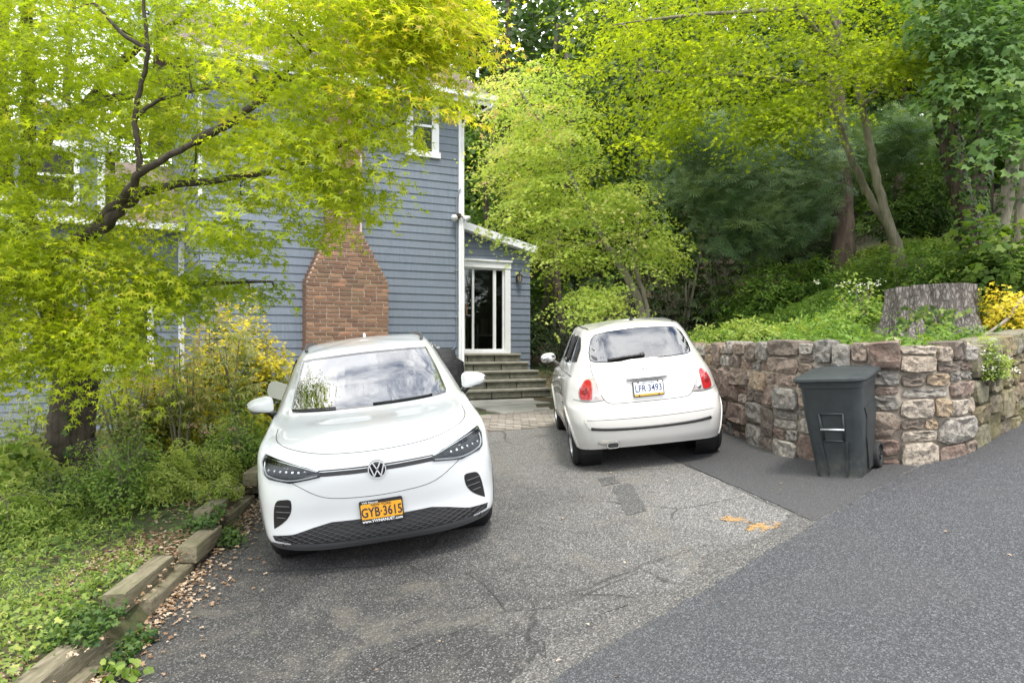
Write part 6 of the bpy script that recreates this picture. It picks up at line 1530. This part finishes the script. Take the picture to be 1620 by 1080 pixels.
# ================================================================ ivy-clad broadleaf trees at the right
def ivy_on(T, P, R, n, size=.10, cover=1.0):
    P = np.array(P); k = RG.integers(0, len(P)-1, n); t = RG.random(n)[:, None]; c = P[k]*(1-t)+P[k+1]*t; rr_ = np.interp(k, np.arange(len(P)), R)
    th = RG.uniform(0, 2*PI, n); q = np.stack([np.cos(th), np.sin(th), 0*th], 1); leaves('trunk_ivy', c+q*(rr_+.03)[:, None], q+rvec(n, .3), rvec(n, .4)+[0, 0, -1], RG.uniform(.6, 1.1, n)*size, T_BIG, RG.uniform(.0, .55, n), L_IVY, T)
def broad(label, trunk, rad, polys, leafsize, ivy, lvb=.5, bark=M_BARKB, mat=L_BLUEG, per=52, r=(.35, .65), name='ivy_clad_tree'):
    b0 = np.array(trunk[0]); T = thing(name, label, 'tree', tuple(b0)); S = Skel(); P = S.limb(trunk, rad, 12)
    if polys:
        C = np.vstack([sample_px(p, n, a, b) for p, n, a, b in polys]); S.attach(C, .014, .2, 4.0)
        d = sprays(C, RG.uniform(*r, len(C)), per, .14, np.array(P[len(P)//2]), leafsize, lvb, .2, .4); leaves('crown', d[0], d[1], d[2], d[3], T_BIG, d[4], mat, T)
    S.build('trunk', bark, T)
    if ivy: ivy_on(T, P, np.interp(np.linspace(0, 1, len(P)), np.linspace(0, 1, len(rad)), rad), ivy)
    return T
def gb(px, py, Y): v = np.array(at(px, py, Y)); v[2] = g1(v[0], v[1])-.15; return v
broad('ivy-covered grey maple trunk leaning left of the right-hand pair, big lobed leaves above', [gb(1545, 392, 13.5), *P3((1538, 370, 13.5), (1520, 310, 13.5), (1505, 240, 13.5), (1498, 160, 13.5), (1492, 60, 13.5), (1490, -60, 13.4))], [.26, .21, .19, .18, .17, .15, .13],
      [([(1470, -40), (1640, -40), (1640, 120), (1580, 140), (1540, 110), (1500, 90), (1480, 130), (1465, 60)], 110, 9.8, 13.5), ([(1500, 110), (1560, 120), (1545, 150), (1505, 140)], 14, 10, 11), ([(1590, 170), (1640, 150), (1640, 250), (1600, 215)], 12, 9.5, 10.5)], .10, 900)
broad('dark ivy-wrapped trunk standing just right of the leaning maple', [gb(1545, 390, 14.4), *P3((1540, 360, 14.4), (1548, 280, 14.5), (1560, 190, 14.6), (1570, 90, 14.6), (1575, -50, 14.6))], [.24, .2, .19, .18, .17, .15], [([(1500, -40), (1640, -40), (1640, 90), (1520, 90)], 40, 13, 16)], .15, 1500, .3)
broad('pale bare trunk at the right edge beside the ivy-wrapped pair', [gb(1585, 372, 15.0), *P3((1588, 345, 15), (1600, 270, 15), (1606, 180, 15), (1600, 80, 15), (1596, -50, 15))], [.17, .13, .12, .115, .105, .09], [([(1560, 60), (1640, 40), (1640, 200), (1580, 180)], 26, 13.5, 16.5)], .15, 260, .45, M_BARKG)
broad('thin pale second stem rising at the far right edge of the wood', [gb(1612, 378, 15.6), *P3((1612, 350, 15.6), (1622, 270, 15.6), (1626, 150, 15.6), (1630, 20, 15.6))], [.11, .095, .09, .08, .07], None, .1, 60, .4, M_BARKG)
# ================================================================ woodland behind
def forest_tree(label, px, py0, Y, h, rx, crown_px, n, size, mat, lvb, group, trunk_r=.22, bark=M_BARKB):
    b0 = gb(px, py0, Y); top = b0+np.array([RG.normal(0, .3), 0, h]); T = thing('forest_tree', label, 'tree', tuple(b0), group); S = Skel()
    S.limb([b0, b0*.66+top*.34+RG.normal(0, .15, 3), b0*.3+top*.7+RG.normal(0, .2, 3), top], [trunk_r, trunk_r*.8, trunk_r*.5, .05], 8, 3)
    nc = n//36; C = RG.normal(0, 1, (nc*4, 3)); C = unit(C)*(RG.random((nc*4, 1))**.45); C = C[:nc]*np.array([rx, rx*.8, h*.42])*(1+.25*np.sin(C[:nc, :1]*7+C[:nc, 2:]*5))+b0*(1-crown_px)+top*crown_px
    S.attach(C, .016, .2, 9, 3); S.build('trunk', bark, T)
    d = sprays(C, RG.uniform(.16, .30, nc)*rx*.8, 36, .35, np.array(b0*.4+top*.6), size, lvb, .22, .3); leaves('crown', d[0], d[1], d[2], d[3], T_ROUND if size > .18 else T_OVAL, d[4], mat, T); return T
GF = 'trees of the dark wood behind'
forest_tree('tall dark oak crown filling the sky gap behind the house roof', 800, 330, 30, 17, 5.5, .62, 4600, .30, L_DARK, .62, GF)
forest_tree('dark green maple growing close behind the annex roof', 770, 380, 24, 8.0, 2.6, .55, 3600, .17, L_GREEN, .35, GF, .15)
forest_tree('dense green tree between the annex and the pale maple', 860, 360, 26, 11, 3.6, .55, 3600, .2, L_GREEN, .5, GF)
forest_tree('yellow-green tree showing above the pale maple crown', 900, 330, 22, 9.5, 2.6, .72, 3200, .17, L_CHART, .3, GF, .14)
forest_tree('dark tree filling the gap above the rhododendron', 1010, 330, 24, 11.5, 4.0, .55, 3600, .2, L_DARK, .7, GF)
forest_tree('shadowy tree left of the pine trunk', 1140, 330, 24, 13, 4.2, .5, 3600, .22, L_DARK, .5, GF)
forest_tree('shadowy tree right behind the pine trunk', 1290, 330, 26, 14, 4.6, .5, 3600, .24, L_DARK, .5, GF)
forest_tree('mid-green tree behind the forked maple trunks', 1420, 330, 27, 14, 4.4, .58, 3600, .24, L_GREEN, .35, GF)
forest_tree('tall dark tree behind the ivy-clad trunks', 1560, 320, 26, 15, 4.6, .55, 3800, .24, L_GREEN, .25, GF)
forest_tree('dark tree at the far right behind the pale trunk', 1680, 320, 24, 14, 4.6, .55, 3200, .24, L_GREEN, .2, GF)
forest_tree('tall background tree above the yellow-green crown', 960, 300, 36, 20, 6.5, .6, 3800, .34, L_GREEN, .5, GF)
forest_tree('tall background tree above the forked maple', 1250, 280, 38, 22, 7.5, .6, 3800, .36, L_GREEN, .5, GF)
forest_tree('tall background tree above the ivy-clad trunks', 1500, 270, 38, 22, 7.5, .6, 3400, .36, L_DARK, .8, GF)
forest_tree('dark background tree behind the dormer at far left', 60, 500, 27, 11, 4.2, .6, 2600, .24, L_DARK, .8, GF)
forest_tree('loose tree with sky gaps above the left house wing', 190, 500, 32, 13, 4.4, .66, 1500, .26, L_GREEN, .6, GF)
forest_tree('leafy tree filling the sky behind the left house wing', 110, 520, 24, 15, 5.0, .66, 3600, .22, L_GREEN, .55, GF)
forest_tree('dark tree above the roof ridge of the house', 610, 420, 34, 17, 5.0, .66, 2800, .3, L_DARK, .7, GF)
# far wooded hillside: one mass
def wood_mass():
    n = 30000; px = RG.uniform(560, 1900, n); Y = RG.uniform(31, 47, n); x = (px-810)/F*Y; g = gz(x, Y); h = RG.random(n)**.8*(11+4*fnoise(x, Y, .45, 3)+2*fnoise(x, Y, 1.3, 5)); z = g+h
    C = np.stack([x, Y, z], 1); o = leaves('woodland', C, np.array([0, -.5, .6])+rvec(n, .5), rvec(n)+[0, 0, -.4], RG.uniform(.35, .75, n), T_ROUND, .25+.30*fnoise(x*1.2, z*1.5, .9, 2)+RG.normal(0, .2, n), L_GREEN)
    tag(o, 'dark green wooded hillside closing the view behind the trees', 'woodland', kind='stuff')
wood_mass()
# ================================================================ shrubs
def shrub(name, label, px, py, Y, w, h, n, tmpl, size, mat, lvf, stems=7, group=None, bark=None, dome=1.0, upl=.6, dep=None, z0=.12, stem_r=.016, whorl=0, cat='shrub', on_ground=True):
    b0 = np.array(at(px, py, Y)); 
    if on_ground: b0[2] = g1(b0[0], b0[1])
    T = thing(name, label, cat, tuple(b0), group); dep = dep or w
    u = unit(RG.normal(0, 1, (n, 3))); rad = RG.random((n, 1))**(1/2.4); u[:, 2] = np.abs(u[:, 2])*1.0
    lump = 1+.22*np.sin(u[:, :1]*5+px)+.18*np.sin(u[:, 1:2]*6+u[:, 2:]*5+py)
    Pn = b0+u*rad*lump*np.array([w/2, dep/2, h*(1-z0)])*np.array([1, 1, dome])+[0, 0, h*z0]
    if whorl:
        m_ = n//whorl; Pn = np.repeat(Pn[:m_], whorl, 0); rad = np.repeat(rad[:m_], whorl, 0); u = np.repeat(u[:m_], whorl, 0); ang = np.tile(np.arange(whorl)*2*PI/whorl, m_)+np.repeat(RG.random(m_)*6, whorl)
        tl = np.repeat(RG.normal(0, .3, (m_, 3)), whorl, 0); A = np.stack([np.cos(ang), np.sin(ang), -.25+0*ang], 1)+tl; N = np.array([0, 0, 1])+.5*A*[1, 1, 0]+tl
    else:
        A = unit(u+[0, 0, .2])+rvec(n, .6); N = np.array([0, 0, upl])+u*.6+rvec(n, .45)
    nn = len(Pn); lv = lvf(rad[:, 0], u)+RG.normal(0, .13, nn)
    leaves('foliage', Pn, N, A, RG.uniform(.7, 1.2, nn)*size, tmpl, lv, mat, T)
    mb = MB()
    for k in range(stems):
        q = RG.uniform(0, 2*PI); e = b0+np.array([math.cos(q)*w*.36*RG.random(), math.sin(q)*dep*.36*RG.random(), h*RG.uniform(.7, .95)]); m_ = .5*b0+.5*e+RG.normal(0, .05, 3)*[1, 1, 0]
        mb.tube([b0+RG.normal(0, .04, 3)*[1, 1, 0]-[0, 0, .03], m_, e], [stem_r, stem_r*.8, stem_r*.35], 5, False)
    mb.build('stems', bark or M_BARKG, T, smooth=True); return T
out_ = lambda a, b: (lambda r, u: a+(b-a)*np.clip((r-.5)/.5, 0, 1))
# right bank and wood edge
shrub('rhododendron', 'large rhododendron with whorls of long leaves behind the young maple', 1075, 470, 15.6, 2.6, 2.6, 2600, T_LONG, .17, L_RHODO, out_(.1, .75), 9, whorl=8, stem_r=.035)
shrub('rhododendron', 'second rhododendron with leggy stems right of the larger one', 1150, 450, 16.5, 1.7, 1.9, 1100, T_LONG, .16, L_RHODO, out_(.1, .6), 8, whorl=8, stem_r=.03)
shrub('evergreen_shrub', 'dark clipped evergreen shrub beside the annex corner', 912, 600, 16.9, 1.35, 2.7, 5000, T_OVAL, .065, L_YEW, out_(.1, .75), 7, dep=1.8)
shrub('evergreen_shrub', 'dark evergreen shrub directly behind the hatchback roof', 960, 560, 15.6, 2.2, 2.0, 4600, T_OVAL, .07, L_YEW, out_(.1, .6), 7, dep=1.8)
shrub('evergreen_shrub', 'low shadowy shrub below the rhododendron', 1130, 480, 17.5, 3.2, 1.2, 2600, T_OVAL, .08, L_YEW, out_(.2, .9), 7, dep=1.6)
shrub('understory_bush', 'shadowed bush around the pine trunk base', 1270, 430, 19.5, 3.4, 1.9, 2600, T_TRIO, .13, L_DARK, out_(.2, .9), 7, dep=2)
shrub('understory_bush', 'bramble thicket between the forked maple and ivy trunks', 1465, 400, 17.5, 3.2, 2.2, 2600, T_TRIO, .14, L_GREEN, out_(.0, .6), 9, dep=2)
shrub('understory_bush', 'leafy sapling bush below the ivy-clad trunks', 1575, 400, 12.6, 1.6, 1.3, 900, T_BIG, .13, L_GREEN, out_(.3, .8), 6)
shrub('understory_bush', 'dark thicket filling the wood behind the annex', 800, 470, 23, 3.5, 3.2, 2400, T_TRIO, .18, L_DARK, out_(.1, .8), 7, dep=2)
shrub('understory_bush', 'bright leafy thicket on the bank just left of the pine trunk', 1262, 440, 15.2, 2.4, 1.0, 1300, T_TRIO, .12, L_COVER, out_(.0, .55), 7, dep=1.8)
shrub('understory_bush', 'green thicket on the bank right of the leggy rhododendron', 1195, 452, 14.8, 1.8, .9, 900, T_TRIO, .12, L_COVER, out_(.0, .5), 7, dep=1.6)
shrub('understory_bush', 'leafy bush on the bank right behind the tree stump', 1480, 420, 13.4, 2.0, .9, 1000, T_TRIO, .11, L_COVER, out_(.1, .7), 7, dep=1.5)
shrub('golden_cypress', 'low golden cypress beside the dead branch on the bank', 1600, 512, 8.9, .78, .5, 2600, T_SPRAY, .065, L_GOLD, out_(.45, .95), 5)
def blossoms(T_, c, w, n, mat, size=.03):
    m_ = max(1, n//14); cc = np.array(c)+RG.normal(0, 1, (m_, 3))*np.array(w)/2; Pn = np.repeat(cc, 14, 0)+RG.normal(0, .028, (m_*14, 3))*[1, 1, .5]
    leaves('blossom', Pn, np.array([0, -.3, 1])+rvec(len(Pn), .3), rvec(len(Pn)), RG.uniform(.7, 1.2, len(Pn))*size, T_ROUND, RG.random(len(Pn)), mat, T_)
t_ = shrub('flowering_shrub', 'low shrub with white flower clusters on the bank left of the stump', 1360, 497, 10.4, .8, .62, 700, T_OVAL, .07, L_COVER, out_(.3, .9), 6); blossoms(t_, at(1362, 452, 10.2), (.42, .3, .10), 150, L_WHITE, .022)
t_ = shrub('flowering_shrub', 'white-flowering plant hanging over the wall corner', 1566, 605, 7.22, .42, .42, 420, T_TRIO, .055, L_SHRUB, out_(.4, .9), 5, on_ground=False); blossoms(t_, at(1568, 572, 7.15), (.30, .1, .14), 260, L_WHITE, .020)
shrub('fern_clump', 'pale green fern clump on the bank above the wall, left of centre', 1210, 520, 9.6, .9, .32, 500, T_TRIO, .09, L_SHRUB, out_(.5, .9), 3, cat='fern')
shrub('fern_clump', 'bright weedy clump on the bank right behind the hatchback', 1150, 520, 10.6, .8, .35, 420, T_TRIO, .08, L_SHRUB, out_(.4, .8), 3, cat='fern')
# left garden
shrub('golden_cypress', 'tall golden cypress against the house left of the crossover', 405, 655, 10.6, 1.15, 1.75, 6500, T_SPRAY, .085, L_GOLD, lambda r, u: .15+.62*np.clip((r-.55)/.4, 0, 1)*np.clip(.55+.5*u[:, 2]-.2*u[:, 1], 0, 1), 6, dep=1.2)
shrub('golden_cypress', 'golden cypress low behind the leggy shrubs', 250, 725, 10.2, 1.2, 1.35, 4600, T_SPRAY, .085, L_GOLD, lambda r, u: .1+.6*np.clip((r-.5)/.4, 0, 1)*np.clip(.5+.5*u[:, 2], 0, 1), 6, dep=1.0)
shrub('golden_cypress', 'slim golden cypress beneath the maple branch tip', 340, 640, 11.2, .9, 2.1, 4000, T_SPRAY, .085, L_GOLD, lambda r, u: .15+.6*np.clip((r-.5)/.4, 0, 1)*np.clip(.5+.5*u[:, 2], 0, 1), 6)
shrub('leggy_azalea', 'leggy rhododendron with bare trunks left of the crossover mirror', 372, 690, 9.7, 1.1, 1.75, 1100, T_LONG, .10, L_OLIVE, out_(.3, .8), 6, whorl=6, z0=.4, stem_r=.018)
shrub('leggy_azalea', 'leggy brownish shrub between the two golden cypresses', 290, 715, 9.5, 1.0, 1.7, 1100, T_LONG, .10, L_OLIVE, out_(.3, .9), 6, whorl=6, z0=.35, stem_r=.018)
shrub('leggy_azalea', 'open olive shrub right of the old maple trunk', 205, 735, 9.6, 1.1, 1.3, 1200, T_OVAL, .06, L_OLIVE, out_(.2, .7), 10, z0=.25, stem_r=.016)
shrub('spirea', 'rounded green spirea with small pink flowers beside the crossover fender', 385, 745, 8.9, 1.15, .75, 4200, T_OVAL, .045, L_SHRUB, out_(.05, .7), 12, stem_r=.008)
blossoms(bpy.data.objects['spirea'], at(352, 690, 8.6), (.5, .3, .16), 130, L_PINK, .02)
shrub('barberry', 'bright green arching shrub in front of the old maple trunk', 195, 815, 7.6, 1.05, .82, 4200, T_OVAL, .042, L_SHRUB, out_(.0, .55), 22, stem_r=.007)
shrub('barberry', 'fine-leaved green shrub left of the bright arching one', 105, 815, 7.8, .9, .55, 2600, T_OVAL, .042, L_IVY, out_(.1, .7), 14, stem_r=.007)
shrub('fern_clump', 'yellow-green feathery clump right of the arching shrub', 272, 800, 7.7, .62, .42, 1500, T_TRIO, .06, L_SHRUB, out_(.6, 1.0), 6, cat='fern')
shrub('azalea', 'layered olive azalea at the left edge beside the maple trunk', 40, 760, 9.2, 1.6, 1.15, 2800, T_OVAL, .055, L_OLIVE, out_(.25, .8), 12, z0=.3, stem_r=.014)
shrub('azalea', 'low yellow-green bush at the bottom of the left edge', 20, 790, 8.3, 1.1, .8, 1000, T_BIG, .075, L_SHRUB, out_(.3, .95), 9, z0=.35, stem_r=.010)
shrub('azalea', 'green bush against the house wall behind the maple trunk', 150, 690, 12.5, 2.0, 1.4, 2600, T_OVAL, .07, L_IVY, out_(.2, .7), 9, z0=.2, stem_r=.016)
shrub('fern_clump', 'lime-green fern clump between the arching shrub and the spirea', 318, 790, 8.2, .7, .45, 1300, T_TRIO, .06, L_SHRUB, out_(.5, .95), 6, cat='fern')
shrub('fern_clump', 'broad fern clump at the left edge above the ivy', 35, 850, 6.9, .9, .45, 1500, T_TRIO, .06, L_SHRUB, out_(.35, .8), 6, cat='fern')
shrub('fern_clump', 'small bright weed tuft beside the fourth timber', 352, 838, 7.5, .4, .26, 500, T_TRIO, .045, L_SHRUB, out_(.5, .95), 5, cat='fern')
shrub('weed_clump', 'broad-leaved weed clump at the foot of the nearest timber', 195, 1062, 4.35, .26, .12, 40, T_ROUND, .06, L_SHRUB, out_(.3, .7), 4, cat='weed', stem_r=.004)
# ================================================================ ground cover, ivy, leaf litter (uncountable)
def scatter(name, label, n, xr, yr, keep, size, tmpl, mat, hmax, lvf, cat='ground cover', tilt=.45, cl=1.6, lift=.01):
    x = RG.uniform(*xr, n*3); y = RG.uniform(*yr, n*3); k = keep(x, y); x, y = x[k][:n], y[k][:n]; m_ = len(x)
    h = hmax*RG.random(m_)**1.5*(.55+.45*fnoise(x, y, cl, 4)); z = gz(x, y)+lift+np.maximum(h, 0)
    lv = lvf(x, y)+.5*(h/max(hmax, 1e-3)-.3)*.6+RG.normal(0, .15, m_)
    o = leaves(name, np.stack([x, y, z], 1), np.array([0, -.15, 1])+rvec(m_, tilt), rvec(m_), RG.uniform(.6, 1.2, m_)*size, tmpl, lv, mat); tag(o, label, cat, kind='stuff'); return o
def kL(x, y):
    d = xedge(y)-x; bare = fnoise(x, y, 2.3, 7)+.6*fnoise(x, y, 5.1, 2); far = np.exp(-np.maximum(y-5, 0)/9)
    return (d > .20) & (RG.random(len(x)) < far) & ((bare > -.35) | (RG.random(len(x)) < .12)) & ~((d < 1.0) & (y > 6.0) & (y < 7.6) & (RG.random(len(x)) < .55))
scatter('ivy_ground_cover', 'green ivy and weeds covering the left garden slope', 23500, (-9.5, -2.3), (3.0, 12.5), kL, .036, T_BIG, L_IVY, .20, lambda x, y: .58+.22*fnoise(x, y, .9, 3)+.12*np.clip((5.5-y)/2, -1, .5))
scatter('garden_weeds', 'pale fine-leaved weeds mixed through the garden ivy', 12500, (-9.0, -2.3), (3.0, 12), lambda x, y: (xedge(y)-x > .24) & (fnoise(x, y, 1.4, 8) > -.1) & (RG.random(len(x)) < np.exp(-np.maximum(y-5, 0)/7)), .042, T_TRIO, L_SHRUB, .24, lambda x, y: .55+.3*fnoise(x, y, 1.7, 1), tilt=.7)
scatter('ivy_ground_cover', 'denser dark ivy spilling over the timber ends', 3000, (-2.9, -2.28), (3.2, 9.0), lambda x, y: (np.abs(xedge(y)-.06-x) < .28+.1*np.sin(y*7)) & (np.sin(y*2.9+.6) > .74) , .036, T_BIG, L_IVY, .12, lambda x, y: .20+0*x, tilt=.6)
def kR(x, y):
    d = polydist(x, y, WALL); return inpoly(x, y, BANKPOLY) & (d > .14) & (d < 9) & (RG.random(len(x)) < np.clip(.06+.22*d, 0, 1)*np.clip(1.3-.1*d, .2, 1)) & ((fnoise(x, y, 1.9, 5) > -.2) | (d > 2.2) | (RG.random(len(x)) < .15))
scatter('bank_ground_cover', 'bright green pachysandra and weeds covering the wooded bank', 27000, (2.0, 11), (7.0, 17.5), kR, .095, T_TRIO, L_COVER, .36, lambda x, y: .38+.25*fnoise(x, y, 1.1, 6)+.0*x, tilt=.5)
scatter('bank_weeds', 'fine low weeds and moss on the bank edge above the wall', 7000, (2.0, 7.5), (7.0, 14), lambda x, y: inpoly(x, y, BANKPOLY) & (polydist(x, y, WALL) < 2.2) & (polydist(x, y, WALL) > .10), .045, T_TRIO, L_SHRUB, .08, lambda x, y: .35+.35*fnoise(x, y, 2.0, 9), tilt=.5)
def kD(x, y):
    d = x-xedge(y); p = np.exp(-np.maximum(d-.02, 0)/.12)*(.45+.55*np.abs(np.sin(y*1.9+.4)))
    p = np.where(d < 0, .10+.5*((fnoise(x, y, 2.3, 7)+.6*fnoise(x, y, 5.1, 2)) < -.25), p); return (RG.random(len(x)) < p) & (d > -1.6)
def gzp(x, y): return np.where(x > xedge(y), drive(x, y)+.008, gz(x, y))
def litter(name, label, n, xr, yr, keep, size, tilt=.28):
    x = RG.uniform(*xr, n*8); y = RG.uniform(*yr, n*8); k = keep(x, y); x, y = x[k][:n], y[k][:n]; m_ = len(x)
    o = leaves(name, np.stack([x, y, gzp(x, y)+RG.uniform(.002, .018, m_)], 1), np.array([0, 0, 1])+rvec(m_, tilt), rvec(m_), RG.uniform(.5, 1.2, m_)*size, T_BIG if 'drifted' in label else T_OVAL, RG.random(m_), L_DEAD); tag(o, label, 'leaf litter', kind='stuff')
litter('leaf_litter', 'dry tan leaves drifted along the foot of the timber edging', 7500, (-3.4, -1.8), (3.0, 9.5), kD, .026)
litter('leaf_litter', 'few fallen leaves and grit scattered over the asphalt', 90, (-1.6, 4.0), (3.4, 10.5), lambda x, y: RG.random(len(x)) < 1, .035, .12)
litter('leaf_litter', 'brown leaf litter on the bank soil around the stump', 2600, (2.6, 7.5), (7.3, 12), lambda x, y: inpoly(x, y, BANKPOLY) & (polydist(x, y, WALL) > .1), .05) if False else None
# ivy on the stump
c = bpy.data.objects['tree_stump'].location; n = 260; th = np.r_[RG.normal(-.35, .28, n//2), RG.normal(-2.1, .35, n//2)]; hh = np.r_[RG.uniform(.1, .68, n//2), RG.uniform(.05, .4, n//2)]
rr2 = .47+.15*(1-hh/.68)**2.2+.04; q = np.stack([np.cos(th), np.sin(th), 0*th], 1)
leaves('ivy', np.array(c)+q*rr2[:, None]*[1.05, 1, 0]+np.stack([0*th, 0*th, hh], 1), q+rvec(n, .3), rvec(n, .5)+[0, 0, -.6], RG.uniform(.035, .07, n), T_BIG, RG.uniform(.1, .8, n), L_IVY, bpy.data.objects['tree_stump'])
